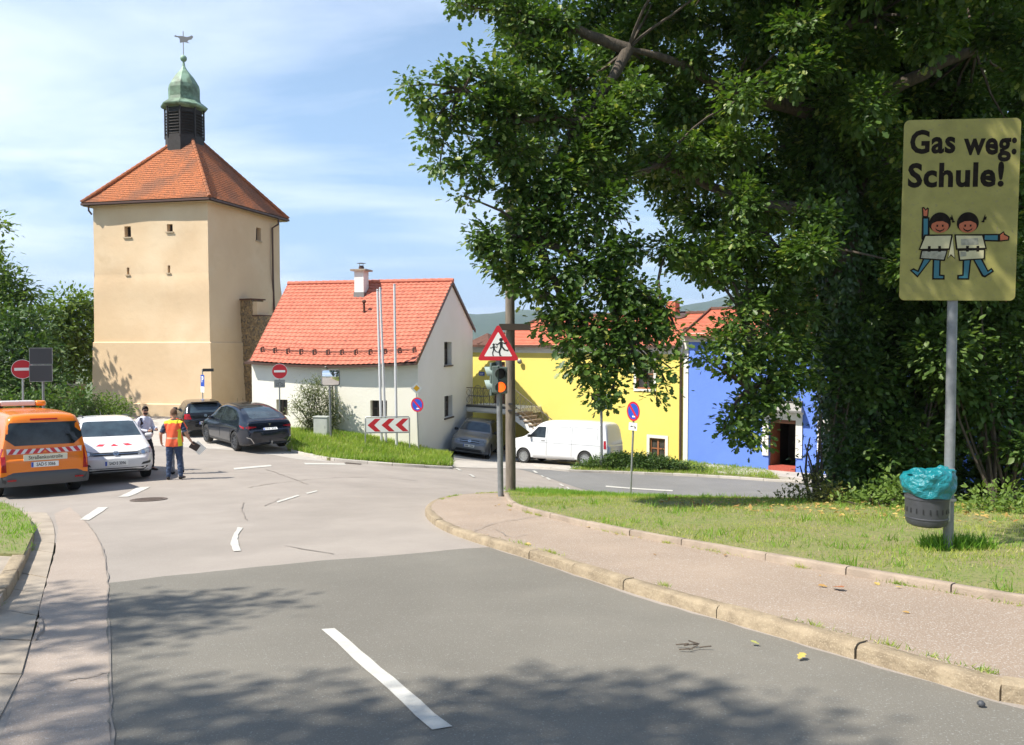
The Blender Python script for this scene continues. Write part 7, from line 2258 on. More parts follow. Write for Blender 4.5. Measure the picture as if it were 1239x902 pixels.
for p_ in vv.data.polygons:
    c_ = p_.center/k1
    if c_.z > 1.46 or (c_.y < -.115 and c_.z < 1.30): p_.material_index = 1
    elif 1.06 < c_.z < 1.10: p_.material_index = 2
sh1('trousers', denim, k_trousers, lambda c: .014 + .014*max(0, .5-c.z) + .003*math.sin(c.z*44+c.y*60) + .003*math.sin(c.z*83-c.x*50), [HZ(.99), HZ(.075)])
shoes(r1, J1, ix, k1, shoe)
# papers held in the right hand
W1 = Vector(J1[ix['rwr']][:3]); 
pm = r1.matrix_world if False else Matrix.Translation(f1) @ Matrix.Rotation(yaw1, 4, 'Z')
hp1 = pm @ (W1 + Vector((.04,-.03,-.10)))
pt_ = thing('papers', 'white paper sheets with a dark folder held by the man in the orange vest', 'papers', hp1, yaw1)
fr = Matrix.Rotation(R(38), 4, 'X') 
frp = frame((0.02,-.10,-.08), Vector((.25,-.8,-.55)), Vector((.1,.5,-.8)))
mb = MB(); mb.prism(rrect(.30,.25,.005,1), .004, frp @ Matrix.Rotation(.2,4,'Z') @ Matrix.Translation((.05,-.02,-.012))); mb.build('sheet', M['white_paint'], pt_)
mb = MB(); mb.prism(rrect(.22,.19,.008,2), .012, frp @ Matrix.Translation((-.05,.0,.0))); mb.prism(rrect(.22,.19,.008,2), .006, frp @ Matrix.Translation((-.05,.0,-.024))); mb.build('folder', mat('dark_folder', (.03,.02,.018), rough=.5), pt_)

# --- bearded man in a white shirt leaning at the white car
f2 = Vector((P(176, 560, 22.6).x, 22.6, 0)); f2.z = zt(f2.x, f2.y); yaw2 = R(-25)
pose = dict(wx=-.02, cx=-.03, nx=.0, head=(.03,.0,1.70), yaw=-.45, curl=.9,
    larm=((.02,.27,1.17),(.26,.16,1.16),(1,-.35,.15),(0,-.2,1)), rarm=((.0,-.27,1.17),(.27,-.13,1.14),(1,.35,.2),(0,.2,1)),
    lleg=((.14,.12,.52),(.10,.14,.085),(.27,.16,.035)), rleg=((.20,-.10,.53),(.02,-.12,.085),(.19,-.16,.035)))
r2, sh2, ix, J2, k2 = person('bearded man in sunglasses, white shirt and dark trousers standing beside the white car', f2, yaw2, pose, 1.82, hair=(.035,.02,.015), beard=True, glasses=True)
wsh = cloth('white_shirt', (.66,.68,.78), na=.10)
sh2('trousers', cloth('dark_trousers', (.018,.02,.028)), k_trousers, lambda c: .010 + .010*max(0, .5-c.z) + .004*math.sin(c.z*60+c.y*40), [HZ(.99), HZ(.075)])
sh2('shirt', wsh, k_shirt(True, .88), lambda c: .020 + .004*math.sin(c.z*46+c.y*30+c.x*20), [HZ(.88)])
shoes(r2, J2, ix, k2, shoe)
pd = Matrix.Translation(f2) @ Matrix.Rotation(yaw2, 4, 'Z') @ (Vector(J2[ix['rwr']][:3]) + Vector((.11,.05,-.03)))
ph_ = thing('radio', 'small black handheld device in the hands of the bearded man', 'device', pd, yaw2); mb = MB(); mb.box((0,0,0), (.035,.06,.13), chamf=.008); mb.build('housing', M['black'], ph_); mb = MB(); mb.tube([(0,.02,.06),(0,.02,.12)], .006, 6); mb.build('antenna', M['black'], ph_)

# --- third man half hidden behind the vest
f3 = Vector((P(214, 560, 21.75).x, 21.75, 0)); f3.z = zt(f3.x, f3.y); yaw3 = R(150)
pose = dict(wx=.02, cx=.05, nx=.09, head=(.13,.0,1.64), yaw=.3, curl=.7,
    larm=((.08,.30,1.20),(.30,.26,1.14),(1,-.1,-.1),(0,0,1)), rarm=((.02,-.33,1.20),(.20,-.52,1.03),(.7,-.7,-.25),(0,.2,1)),
    lleg=((.04,.13,.50),(-.02,.15,.085),(.15,.19,.035)), rleg=((.03,-.13,.50),(-.03,-.15,.085),(.14,-.19,.035)))
r3, sh3, ix, J3, k3 = person('dark haired man in orange work clothes half hidden behind the man in the vest', f3, yaw3, pose, 1.76, hair=(.025,.018,.014))
sh3('trousers', cloth('grey_trousers', (.20,.22,.25)), k_trousers, lambda c: .014 + .014*max(0, .5-c.z) + .003*math.sin(c.z*44+c.y*60) + .003*math.sin(c.z*83-c.x*50), [HZ(.99), HZ(.075)])
sh3('jacket', orv, k_shirt(False, .88), .028, [HZ(.88), HZ(1.24)])
shoes(r3, J3, ix, k3, shoe)

# ================================================================== TREES, SHRUBS, GRASS
M['bark'] = mat('oak_bark', (0.11, 0.085, 0.062), rough=.95, n_scale=3, n_col=(.06,.048,.036), stretch=(6,6,1), bump=2.0, bump_scale=8)
M['oak_leaf'] = leaf_mat('oak_leaf', (0.036, 0.080, 0.014), (0.105, 0.175, 0.030), trans=.30, scale=.55, rough=.46, spec=.42, c3=(.24,.28,.07))
M['ivy_leaf'] = leaf_mat('ivy_leaf', (0.024, 0.058, 0.012), (0.06, 0.11, 0.022), trans=.2, scale=.8, rough=.4, spec=.5)
M['bush_leaf'] = leaf_mat('bush_leaf', (0.038, 0.085, 0.016), (0.105, 0.165, 0.035), trans=.3, scale=.6, c3=(.14,.20,.06))
M['light_leaf'] = leaf_mat('light_leaf', (0.09, 0.15, 0.03), (0.19, 0.27, 0.06), trans=.35, scale=.9)
M['tree_leaf'] = leaf_mat('tree_leaf', (0.055, 0.11, 0.02), (0.18, 0.245, 0.05), trans=.33, scale=.25, c3=(.18,.24,.07))
M['dark_leaf'] = leaf_mat('dark_leaf', (0.028, 0.066, 0.014), (0.08, 0.135, 0.03), trans=.25, scale=.3, c3=(.11,.16,.05))
M['gold_leaf'] = leaf_mat('gold_leaf', (0.10, 0.125, 0.03), (0.24, 0.22, 0.075), trans=.3, scale=.9)
M['silver_leaf'] = leaf_mat('silver_leaf', (0.10, 0.125, 0.055), (0.23, 0.25, 0.13), trans=.25, scale=1.4, c3=(.42,.42,.30))
M['grass_blade'] = leaf_mat('grass_blade', (0.14, 0.265, 0.026), (0.42, 0.43, 0.10), trans=.35, scale=.9, c3=(.55,.46,.25))
M['grass_bright'] = leaf_mat('grass_bright', (0.13, 0.27, 0.03), (0.24, 0.37, 0.06), trans=.4, scale=.7)
M['grass_long'] = leaf_mat('grass_long', (0.16, 0.265, 0.035), (0.34, 0.41, 0.09), trans=.4, scale=.8, c3=(.42,.38,.2))
UP = np.array([0, 0, 1.0])

def lobe_cloud(lobes, per, size, tpl=OAK, twig_leaves=14, droop=.25, spread=.16, shell=.55, seed=1, jit=.35):
    """lobes: (centre, (rx,ry,rz)); leaves grow in small rosettes on twig tips spread over each lobe's volume"""
    r_ = np.random.default_rng(seed); Ps, Ds, Ns, Ss, tips = [], [], [], [], []
    for (c, rad) in lobes:
        c = np.array(c); rad = np.array(rad, float)
        rm = float((rad[0]*rad[2])**.5)
        rad = np.maximum(rad - spread*1.0 - size*.45, rad*.38)
        n = int(per*rm*rm); nt = max(2, n//twig_leaves)
        d = unit(r_.normal(size=(nt, 3))); rr = shell + (1.12-shell)*r_.random(nt)**.7
        # lumpy outline
        lump = 1 + .22*np.sin(d[:, 0]*5+c[0]*3)*np.cos(d[:, 2]*6+c[2]*2) + .12*r_.normal(size=nt)
        tip = c + d*rad*(rr*lump)[:, None]
        tips.append((c, tip))
        k = twig_leaves
        base = np.repeat(tip, k, 0); dirr = np.repeat(d, k, 0)
        off = r_.normal(size=(nt*k, 3))*spread*np.array([1, 1, .75])
        pos = base + off
        D = unit(dirr*.5 + off/spread*.45 + r_.normal(size=(nt*k, 3))*.35 + np.array([0, 0, -droop]))
        N = unit(UP + r_.normal(size=(nt*k, 3))*jit + dirr*.35)
        Ps.append(pos); Ds.append(D); Ns.append(N); Ss.append(size*(0.45+.85*r_.random(nt*k)))
    return np.concatenate(Ps), np.concatenate(Ds), np.concatenate(Ns), np.concatenate(Ss), tips

def limb(mb, a, b, r0, r1, sag=.08, n=6, seg=6, wob=.05):
    a, b = Vector(a), Vector(b); L = (b-a).length; pts = []; rs = []
    ox = Vector((random.uniform(-1,1), random.uniform(-1,1), random.uniform(-.3,1)))
    for i in range(seg+1):
        t = i/seg; p = a.lerp(b, t) + ox*(math.sin(math.pi*t)*L*sag) + Vector((random.uniform(-1,1), random.uniform(-1,1), random.uniform(-1,1)))*L*wob*.25*math.sin(math.pi*t)
        pts.append(p); rs.append(r0*(1-t)+r1*t)
    mb.tube(pts, rs, n, caps=False)
    return pts

# ---------------------------------------------------------------- the big oak over the island
TB = Vector((P(1034, 606, 15.8).x, 15.8, 0)); TB.z = zt(TB.x, TB.y) + .05
oak = thing('oak_tree', 'huge oak with ivy covered trunk spreading its crown over the island', 'tree', TB)
trunk_px = [(1036, 612, 15.8), (1032, 500, 15.8), (1027, 380, 15.9), (1014, 260, 16.0), (1001, 150, 16.1), (992, 40, 16.2), (985, -90, 16.3), (975, -250, 16.4)]
tp_ = [P(a, b, c) for a, b, c in trunk_px]; tp_[0].z = TB.z - .3
mb = MB(); mb.tube(tp_, [.52, .42, .38, .35, .33, .31, .27, .20], 14, caps=False)
trk = mb.build('trunk', M['bark'], oak, TB, smooth=60)

# lobes of the crown seen in the photograph (x, y, r in photo pixels, depth)
LB = [ # top-left ragged branch
 (556,4,17,14.6),(578,-4,24,14.6),(610,6,30,14.4),(640,26,36,14.3),(622,58,22,14.2),(655,70,30,14.3),(676,28,32,14.6),
 # long left limb
 (497,104,15,13.2),(515,122,26,13.2),(548,92,26,13.3),(572,78,18,13.3),(520,165,24,13.1),(545,140,30,13.3),(532,200,20,13.0),(560,196,26,13.2),(583,130,34,13.4),(590,170,34,13.4),(580,214,24,13.2),(563,238,14,13.0),(598,100,30,13.5),
 (612,140,38,13.6),(622,190,40,13.6),(620,228,26,13.6),(640,110,34,13.7),
 # lower left
 (588,284,26,13.0),(606,300,30,13.1),(576,290,19,12.9),(618,330,26,13.1),(600,318,20,13.0),(628,348,18,13.0),(640,270,42,13.5),(644,318,34,13.3),(648,350,22,13.2),(640,230,36,13.6),
 # central mass
 (664,140,44,14.0),(690,90,44,14.4),(700,190,46,13.8),(672,220,44,13.6),(684,275,46,13.5),(690,330,42,13.3),(725,250,44,13.7),(735,150,46,14.2),(735,310,38,13.5),
 (672,380,26,13.0),(692,372,34,13.1),(668,398,18,12.9),(688,415,26,12.9),(700,440,22,12.9),(715,400,34,13.1),(722,452,22,12.8),(738,430,28,12.9),(742,470,16,12.8),(722,478,15,12.7),(733,488,11,12.7),(755,392,34,13.2),(762,430,22,13.0),(745,350,40,13.3),
 (770,360,34,13.6),(782,392,28,13.2),(796,400,22,13.1),(800,375,24,13.2),(818,400,10,13.0),(806,425,12,12.9),(812,446,10,12.9),(790,440,14,13.0),(790,468,9,12.8),(793,478,7,12.8),(806,462,8,12.9),(775,455,12,12.9),
 (760,300,30,13.9),(745,215,34,14.3),
 # right of the sky window
 (812,300,34,14.2),(850,315,30,14.3),(880,330,26,14.4),(900,310,40,14.6),(930,350,40,14.6),(905,372,28,14.2),(885,392,20,14.0),
 (880,412,28,13.8),(862,430,15,13.6),(852,434,11,13.6),(895,440,34,13.9),(920,420,36,14.1),(940,455,30,14.2),(925,482,26,14.0),(905,490,26,13.9),(885,505,18,13.7),(876,520,10,13.6),(895,520,22,13.7),(910,528,18,13.8),(918,505,20,13.9),
 (960,420,34,14.6),(955,380,40,14.8),(935,470,26,14.3),(965,458,20,14.6),(985,455,18,14.8)]
random.seed(21)
# dense upper crown
for gy_ in range(-60, 350, 46):
    for gx_ in range(700, 1270, 50):
        x = gx_ + random.uniform(-20, 20); y = gy_ + random.uniform(-18, 18)
        if 735 < x < 770 and 225 < y < 300 and random.random() < .8: continue
        if 780 < x < 905 and y > 322: continue
        if x < 700 + (120 if y > 270 else 0): continue
        if x > 1150 and y < 150 and random.random() < .25: continue
        LB.append((x, y, random.uniform(30, 46), random.uniform(13.6, 17.5)))
for gy_ in range(-70, 300, 80):                       # a second, deeper storey of foliage
    for gx_ in range(660, 1290, 80):
        x = gx_ + random.uniform(-30, 30); y = gy_ + random.uniform(-30, 30)
        if 730 < x < 780 and 215 < y < 310: continue
        if y > 290 and x < 920: continue
        LB.append((x, y, random.uniform(40, 60), random.uniform(17.5, 20)))
lob = []
for (x, y, r, Y) in LB:
    c = P(x, y, Y); rr = r/F0*Y*(.86 if x < 700 else .93); lob.append(((c.x, c.y, c.z), (rr, max(rr, .55)*1.05, rr*.9)))
pos, D, N, S, tips = lobe_cloud(lob, 3300, .122, OAK, 18, spread=.115, shell=.28, seed=5)
# dead-ish thinning of the window is left to chance
island_mesh('foliage', leaves(pos, D, N, S, OAK, 1.25), OAK_F, M['oak_leaf'], oak, TB)
# the crown beyond the frame (above, right, and over the sign): bigger, sparser leaves
lob2 = []; random.seed(8)
for i in range(95):
    a = random.uniform(0, 2*math.pi); rr = random.uniform(2.0, 8.5); x = TB.x + .6 + rr*math.cos(a); y = TB.y + rr*.62*math.sin(a) + .8; z = random.uniform(6.2, 13)
    if x*F0/y + CX < 690 and y > 0 and z/y < .46: continue
    if z/y < .47: z = .47*y + random.uniform(.3, 2.5)
    if math.hypot(x-TB.x, (y-TB.y)/.7) + (z-7)*.7 > 9.5: continue
    lob2.append(((x, y, z), (1.25, 1.2, .85)))
lob3 = [((4.95-.58*k_s+a, 8.95-.277*k_s+b, 1.55+.766*k_s+c_), (r_s*1.25, r_s*1.25, r_s*.95)) for k_s, a, b, c_, r_s in
        [(5.4,.25,.1,.75,.55),(5.6,-.35,.1,.2,.5),(6.2,.3,0,-.25,.5),(6.6,-.1,.2,-.65,.45),(7.2,-.45,0,.75,.55),(6.6,.0,.2,.3,.55),(7.6,.4,0,.1,.5),(7.0,.2,.1,-1.3,.35),(6.9,-.3,.0,1.3,.5),(8.0,.1,.0,-1.9,.3)]]
pos, D, N, S, tips3 = lobe_cloud(lob3, 900, .14, OAK, 14, spread=.13, shell=.2, seed=16)
island_mesh('foliage', leaves(pos, D, N, S, OAK, 1.2), OAK_F, M['oak_leaf'], oak, TB)
pos, D, N, S, tips2 = lobe_cloud(lob2, 800, .24, QUAD, 10, spread=.25, shell=.3, seed=6)
island_mesh('upper_foliage', leaves(pos, D, N, S, QUAD), QUAD_F, M['oak_leaf'], oak, TB)
# limbs: trunk -> hub points -> lobes -> twigs
mb = MB(); random.seed(4)
hubs = [(905,250,15.4,3),(880,120,15.6,4),(760,60,14.8,4),(700,150,14.2,4),(620,150,13.6,4),(650,290,13.5,3),(730,330,13.5,3),(750,400,13.2,3),(690,380,13.1,3),(560,110,13.3,4),(900,380,14.2,2),(905,470,13.9,2),(940,300,15.0,2),(800,370,13.3,3),
        (1090,180,16,3),(1180,60,16,4),(1060,20,16,5),(640,20,14.4,4),(880,-60,15.5,5),(800,200,14.6,3)]
H = {}
par = {4:3, 9:4, 5:3, 6:5, 7:6, 8:5, 3:2, 11:10, 10:0, 13:6, 17:2, 2:1, 12:0, 19:0}
hp = [P(a, b, c) for a, b, c, _ in hubs]
order = [0,1,14,15,16,18,2,3,17,4,9,5,6,7,8,10,11,12,13,19]
for i in order:
    if i in par: src = hp[par[i]]; r0 = .075 if par[i] > 2 else .12
    else: src = tp_[hubs[i][3]]; r0 = .17
    limb(mb, src, hp[i], r0, .05 if i in par else .10, .07, 8, 8)
for (c, rad), (cc, tip) in zip(lob, tips):
    c = Vector(c); h = min(range(len(hp)), key=lambda k: (hp[k]-c).length)
    if (hp[h]-c).length > 3.2 and c.x > 3: 
        src = min(tp_, key=lambda p: (p-c).length); limb(mb, src, c, .06, .02, .06, 5, 6)
    else: limb(mb, hp[h], c, .034, .012, .08, 5, 6)
    for t in tip[:max(3, len(tip)//7)]:
        limb(mb, c, Vector(t.tolist()), .010, .004, .05, 3, 2)
hub3 = P(1060,20,16); mid3 = Vector((2.6, 9.6, 7.2)); limb(mb, hub3, mid3, .10, .05, .05, 7, 7)
for c, rad in lob3 + lob2[::3]:
    c = Vector(c)
    if c.y < 11: limb(mb, mid3, c, .035, .012, .06, 5, 6)
    else: limb(mb, tp_[-1], c, .07, .02, .06, 5, 6)
mb.build('branches', M['bark'], oak, TB, smooth=60)
# ivy sleeve on the trunk
r_ = np.random.default_rng(9); n = 26000
t = r_.random(n)**.9*(len(tp_)-2.2); k = np.floor(t).astype(int); fr_ = t-k
TPa = np.array([tuple(p) for p in tp_]); ctr = TPa[k]*(1-fr_)[:, None] + TPa[k+1]*fr_[:, None]
ang = r_.random(n)*2*math.pi; sleeve = np.interp(t, [0, 1, 2, 3, 5, 7], [.66, .54, .48, .43, .38, .3])
lump = 1 + .25*np.sin(ang*3+t*4)+.15*np.sin(ang*5-t*9) + r_.normal(size=n)*.10
rad = sleeve*lump; out = np.c_[np.cos(ang), np.sin(ang), np.zeros(n)]
pos = ctr + out*rad[:, None]; D = unit(out*.4 + np.array([0,0,-1.0]) + r_.normal(size=(n,3))*.5); N = unit(out + UP*.5 + r_.normal(size=(n,3))*.4)
island_mesh('ivy', leaves(pos, D, N, .10*(.6+.8*r_.random(n)), RHO, 1.5), RHO_F, M['ivy_leaf'], oak, TB)

# ---------------------------------------------------------------- generic shrub / tree builders
def shrub(name, label, cat, lobes_, base, per, size, material, tpl=RHO, seed=1, group=None, twig=12, spread=.13, shell=.35, stem=True, wid=1.0, droop=.1):
    t = thing(name, label, cat, base, 0, group)
    pos, D, N, S, tips = lobe_cloud(lobes_, per*2.6, size*1.15, tpl, twig, droop=droop, spread=spread, shell=shell, seed=seed)
    z = zarr(pos[:, 0], pos[:, 1]); keep = pos[:, 2] > z + .03
    pos, D, N, S = pos[keep], D[keep], N[keep], S[keep]
    island_mesh('foliage', leaves(pos, D, N, S, tpl, wid), RHO_F if tpl is RHO else (OAK_F if tpl is OAK else QUAD_F), material, t, base)
    if stem:
        mb = MB(); b = Vector(base)
        for c, tip in tips:
            c = Vector(c.tolist()); limb(mb, b + Vector((random.uniform(-.2,.2), random.uniform(-.2,.2), 0)), c, .035, .012, .05, 5, 4)
            for q in tip[:max(2, len(tip)//10)]: limb(mb, c, Vector(q.tolist()), .008, .003, .04, 3, 2)
        mb.build('stems', M['bark'], t, base, smooth=60)
    return t
def tree(name, label, base, lobes_, per, size, material, seed=1, tr=.22, group=None, tpl=RHO, twig=12, spread=.2, shell=.4, boost=3.0):
    t = thing(name, label, 'tree', base, 0, group)
    if boost > 1: lobes_ = [(c, tuple(q*1.3 for q in r)) for c, r in lobes_]
    pos, D, N, S, tips = lobe_cloud(lobes_, per*boost, size*1.15, tpl, twig, spread=spread, shell=shell, seed=seed)
    island_mesh('crown', leaves(pos, D, N, S, tpl), RHO_F if tpl is RHO else (OAK_F if tpl is OAK else QUAD_F), material, t, base)
    mb = MB(); b = Vector(base); cc = sum((Vector(c) for c, _ in lobes_), Vector())/len(lobes_); top = Vector((cc.x, cc.y, cc.z))
    pts = [b - Vector((0,0,.3)), b.lerp(top, .4) + Vector((.1,0,0)), top]; mb.tube(pts, [tr, tr*.75, tr*.4], 9, caps=False)
    for c, tip in tips:
        c = Vector(c.tolist()); s_ = b.lerp(top, random.uniform(.45, .95)); limb(mb, s_, c, tr*.28, tr*.08, .06, 5, 5)
        for q in tip[:max(2, len(tip)//14)]: limb(mb, c, Vector(q.tolist()), .015, .005, .04, 3, 2)
    mb.build('trunk', M['bark'], t, base, smooth=60)
    return t
def pxl(L, flat=1.0, dep=1.0):
    out = []
    for x, y, r, Y in L:
        c = P(x, y, Y); rr = r/F0*Y; out.append(((c.x, c.y, c.z), (rr, rr*dep, rr*flat)))
    return out
def gbase(px, Y):
    x = (px-CX)/F0*Y; return (x, Y, zt(x, Y))

# dark shrubs and trees closing the right side behind the sign
random.seed(31)
def fillL(x0, x1, y0, y1, r, Y0_, Y1_, step):
    L = []
    y = y0
    while y <= y1:
        x = x0
        while x <= x1:
            L.append((x+random.uniform(-.3,.3)*step, y+random.uniform(-.3,.3)*step, r*random.uniform(.75,1.2), random.uniform(Y0_, Y1_))); x += step
        y += step*.9
    return L
shrub('ivy_bush', 'dark ivy bush wrapping the foot of the oak, just right of the blue house window', 'bush', pxl(fillL(1035, 1090, 380, 590, 34, 15.2, 16.2, 42) + [(1024,560,16,14.9),(1016,588,18,14.7),(1024,600,20,14.6),(1026,520,14,15),(1028,480,14,15)]), gbase(1015, 15.2), 1500, .095, M['ivy_leaf'], RHO, 11, twig=14, wid=1.4)
shrub('hedge_bush', 'tall dark green bush between the oak trunk and the school sign', 'bush', pxl(fillL(1055, 1150, 340, 600, 40, 15.0, 17.0, 42)), gbase(1100, 15.5), 1000, .11, M['bush_leaf'], RHO, 12, twig=14, wid=1.2)
shrub('hedge_bush', 'tall dark green bush behind the turquoise bin bag at the right edge', 'bush', pxl(fillL(1150, 1290, 330, 610, 44, 14.3, 16.5, 50)), gbase(1210, 15.0), 900, .12, M['bush_leaf'], RHO, 13, twig=14, wid=1.2)
shrub('undergrowth', 'tangle of pale golden leaved twigs at the left foot of the oak', 'bush', pxl([(952,606,12,14.8),(968,596,15,14.7),(985,606,18,14.2),(1005,600,22,14.0),(972,612,12,14.2),(938,608,9,15.0),(990,585,18,14.6)], .75), gbase(972, 14.5), 1500, .07, M['gold_leaf'], RHO, 14, twig=8)
shrub('undergrowth', 'low light green leafy plants between the oak foot and the bin', 'bush', pxl([(1040,612,14,13.2),(1065,606,16,13.2),(1085,600,18,13.1),(1098,592,16,13.1),(1075,590,16,13.4),(1050,598,14,13.5),(1025,606,12,13.5)], .8), gbase(1070, 13.3), 1500, .085, M['light_leaf'], RHO, 15, twig=8)
shrub('undergrowth', 'low light green leafy plants right of the sign post', 'bush', pxl([(1175,620,14,12.2),(1200,616,20,12.3),(1228,622,22,12.0),(1250,616,24,12.0),(1190,600,18,12.8),(1222,598,20,12.8)], .8), gbase(1210, 12.4), 1300, .085, M['light_leaf'], RHO, 16, twig=8)
# arching sprigs left of the ivy
shrub('young_tree', 'slim dark leaved sapling leaning out before the blue house', 'tree', pxl([(988,545,6,14.9),(980,530,4,14.8),(974,538,3,14.8),(990,515,5,14.9),(994,500,6,15.0),(978,558,4,14.8),(968,564,4,14.7),(986,568,6,14.8)], 1.0), gbase(992, 15.0), 1500, .085, M['ivy_leaf'], RHO, 17, twig=7, wid=.7)
# trees standing behind the oak
tree('leafy_tree', 'leafy tree behind the oak trunk, left of the school sign', gbase(1070, 19.5), pxl(fillL(1010, 1110, -20, 420, 62, 18.5, 21, 84)), 420, .15, M['dark_leaf'], 18, .28)
tree('leafy_tree', 'leafy tree at the right edge behind the school sign', gbase(1200, 19), pxl(fillL(1130, 1290, -40, 420, 66, 18, 21, 90)), 400, .16, M['bush_leaf'], 19, .26)
tree('leafy_tree', 'shady tree farther back, filling the gap right of the oak trunk', gbase(1090, 25), pxl(fillL(1030, 1290, 60, 480, 74, 24, 27, 120)), 260, .2, M['dark_leaf'], 20, .26)

# ---------------------------------------------------------------- trees on the left
def crown_lobes(cx, cy, w, h, n, r, Y, seed):
    rd = random.Random(seed); L = []
    for i in range(n):
        a = rd.uniform(0, 2*math.pi); q = math.sqrt(rd.random()); L.append((cx+w*q*math.cos(a), cy+h*q*math.sin(a), r*rd.uniform(.7, 1.25), Y+rd.uniform(-2.5, 2.5)))
    return L
tree('maple_tree', 'tall loose tree at the far left edge rising above the other trees', gbase(-40, 42), pxl([(-2,274,10,39),(-12,268,10,39),(0,326,16,40),(12,338,16,40),(-34,310,30,41),(14,352,16,40),(30,352,12,40),(42,356,8,40),(-20,345,34,41),(-60,290,36,42),(-60,340,40,42),(-30,390,40,41),(5,385,26,40),(22,372,22,40)], .9), 115, .26, M['tree_leaf'], 30, .3, spread=.34)
tree('round_tree', 'mid green broad tree left of the ochre tower', gbase(82, 50), pxl([(60,378,20,48),(82,368,22,49),(104,372,18,50),(96,388,22,50),(112,384,16,51),(70,398,26,48),(100,410,28,49),(82,430,30,49),(110,440,26,50),(56,425,26,47),(120,410,18,51),(60,452,26,48)], .9), 95, .30, M['tree_leaf'], 31, .28, spread=.36)
tree('dark_tree', 'dark dense tree behind the left no entry sign', gbase(20, 37), pxl([(10,400,28,36),(40,395,24,37),(-20,420,36,36),(20,430,32,35),(52,430,24,36),(0,465,34,34),(36,470,30,34),(-30,470,36,34),(60,462,22,35)], .95), 150, .22, M['dark_leaf'], 32, .25, spread=.3)
shrub('hedge', 'dark overgrown hedge behind the orange van and sign boards', 'hedge', pxl([(0,495,26,32),(30,492,24,32),(60,488,24,32),(84,484,22,33),(-40,495,30,32),(75,505,20,32),(48,510,20,31.5),(100,480,16,34),(20,515,18,31.5)], .9), gbase(40, 32.5), 330, .15, M['bush_leaf'], RHO, 33, spread=.22)
shrub('garden_shrub', 'rounded bright green shrub at the left foot of the ochre tower', 'bush', pxl([(120,492,17,36),(138,489,16,36),(104,494,15,36),(150,495,11,36),(95,500,13,35.5),(128,503,17,35.5),(145,506,13,35.5),(108,508,14,35.5),(92,484,11,36.5)], .9), gbase(125, 36.2), 620, .12, M['light_leaf'], RHO, 34, spread=.16)
# shrub before the white wall
shrub('leafy_shrub', 'tall loose shrub with pale silvery leaves before the cream wall', 'bush', pxl([(372,478,12,34),(362,492,10,34),(384,472,14,34),(398,484,13,34.1),(380,495,16,34),(395,504,13,34),(370,508,11,34),(408,495,7,34),(413,504,4,34),(402,512,7,34),(384,515,12,34),(376,524,9,34),(352,498,4,34),(355,485,4,34),(365,466,4,34),(376,461,3,34),(386,460,4,34)], 1.0), gbase(382, 34.2), 1000, .12, M['silver_leaf'], RHO, 35, twig=8, wid=.55, spread=.15)
# low spreading shrubs before the yellow house
shrub('low_shrub', 'low spreading dark green shrub below the brown window of the yellow house', 'bush', pxl([(832,566,8,33.1),(848,568,6,33.1),(818,563,10,33.1),(772,555,12,33.5),(790,556,12,33.5),(755,556,12,33.5),(804,560,11,33.3),(760,562,12,33.2),(775,561,12,33.2),(790,563,12,33.2),(805,566,10,33.2),(745,562,12,33.2),(785,569,7,32.9),(765,570,7,32.9),(748,570,7,32.9)], .75, 1.5), gbase(775, 33.2), 2200, .10, M['dark_leaf'], RHO, 36, spread=.1, shell=.2)
shrub('low_shrub', 'low spreading yellow green shrub beneath the rear of the white van', 'bush', pxl([(722,559,12,33.2),(737,557,12,33.2),(710,563,10,33.1),(698,566,7,33.1),(730,568,9,32.9),(718,569,8,32.9),(744,555,11,33.4),(752,552,9,33.5)], .75, 1.4), gbase(720, 33.2), 2000, .09, M['bush_leaf'], RHO, 37, spread=.1, shell=.2)

# trees outside the frame on the left that throw the shadows on the road
def off_tree(label, base, lobes_, seed, per=300, size=.16):
    return tree('roadside_tree', label, base, lobes_, per, size, M['tree_leaf'], seed, .16, 'roadside trees beside the camera', QUAD, 10, .2, .3, 1.0)

# ---------------------------------------------------------------- grass
def poly_sample(poly, n, r_):
    poly = np.array([tuple(p[:2]) for p in poly]); lo = poly.min(0); hi = poly.max(0); out = []
    tot = 0
    while tot < n:
        q = lo + (hi-lo)*r_.random((n*2, 2)); ins = np.zeros(len(q), bool)
        for i in range(len(poly)):
            a = poly[i]; b = poly[(i+1) % len(poly)]
            c = ((a[1] > q[:, 1]) != (b[1] > q[:, 1]))
            ins ^= c & (q[:, 0] < (b[0]-a[0])*(q[:, 1]-a[1])/(b[1]-a[1]+1e-15)+a[0])
        q = q[ins]; out.append(q); tot += len(q)
    return np.concatenate(out)[:n]
BL = np.array([(-.05,0,0),(.05,0,0),(.035,.5,.06),(0,1,.22),(-.035,.5,.06)], float)
BL_F = [(0,1,2,4),(4,2,3)]
def grass(name, label, poly, n, h, dz, material, seed, wid=1.0, clump=.5, tilt=.45, weight=None):
    r_ = np.random.default_rng(seed); q = poly_sample(poly, n, r_)
    if weight is not None: q = q[r_.random(len(q)) < weight(q)]
    if clump:
        cl = q[r_.integers(0, len(q), len(q)//14+1)]; idx = r_.integers(0, len(cl), len(q)); mk = r_.random(len(q)) < clump
        q = np.where(mk[:, None], cl[idx] + r_.normal(size=q.shape)*.05, q)
    n = len(q); z = zarr(q[:, 0], q[:, 1]) + dz
    hn = .6 + .5*(np.sin(q[:, 0]*1.7)*np.sin(q[:, 1]*2.3+1)+1)*.5
    S = h*(.45+.9*r_.random(n))*hn; pos = np.c_[q, z]
    D = unit(np.c_[r_.normal(size=(n, 2))*tilt, np.ones(n)]); N = rand_unit(n)
    o = island_mesh(name, leaves(pos, D, N, S, BL, wid), BL_F, material)
    return tag(o, label, 'grass', kind='stuff')
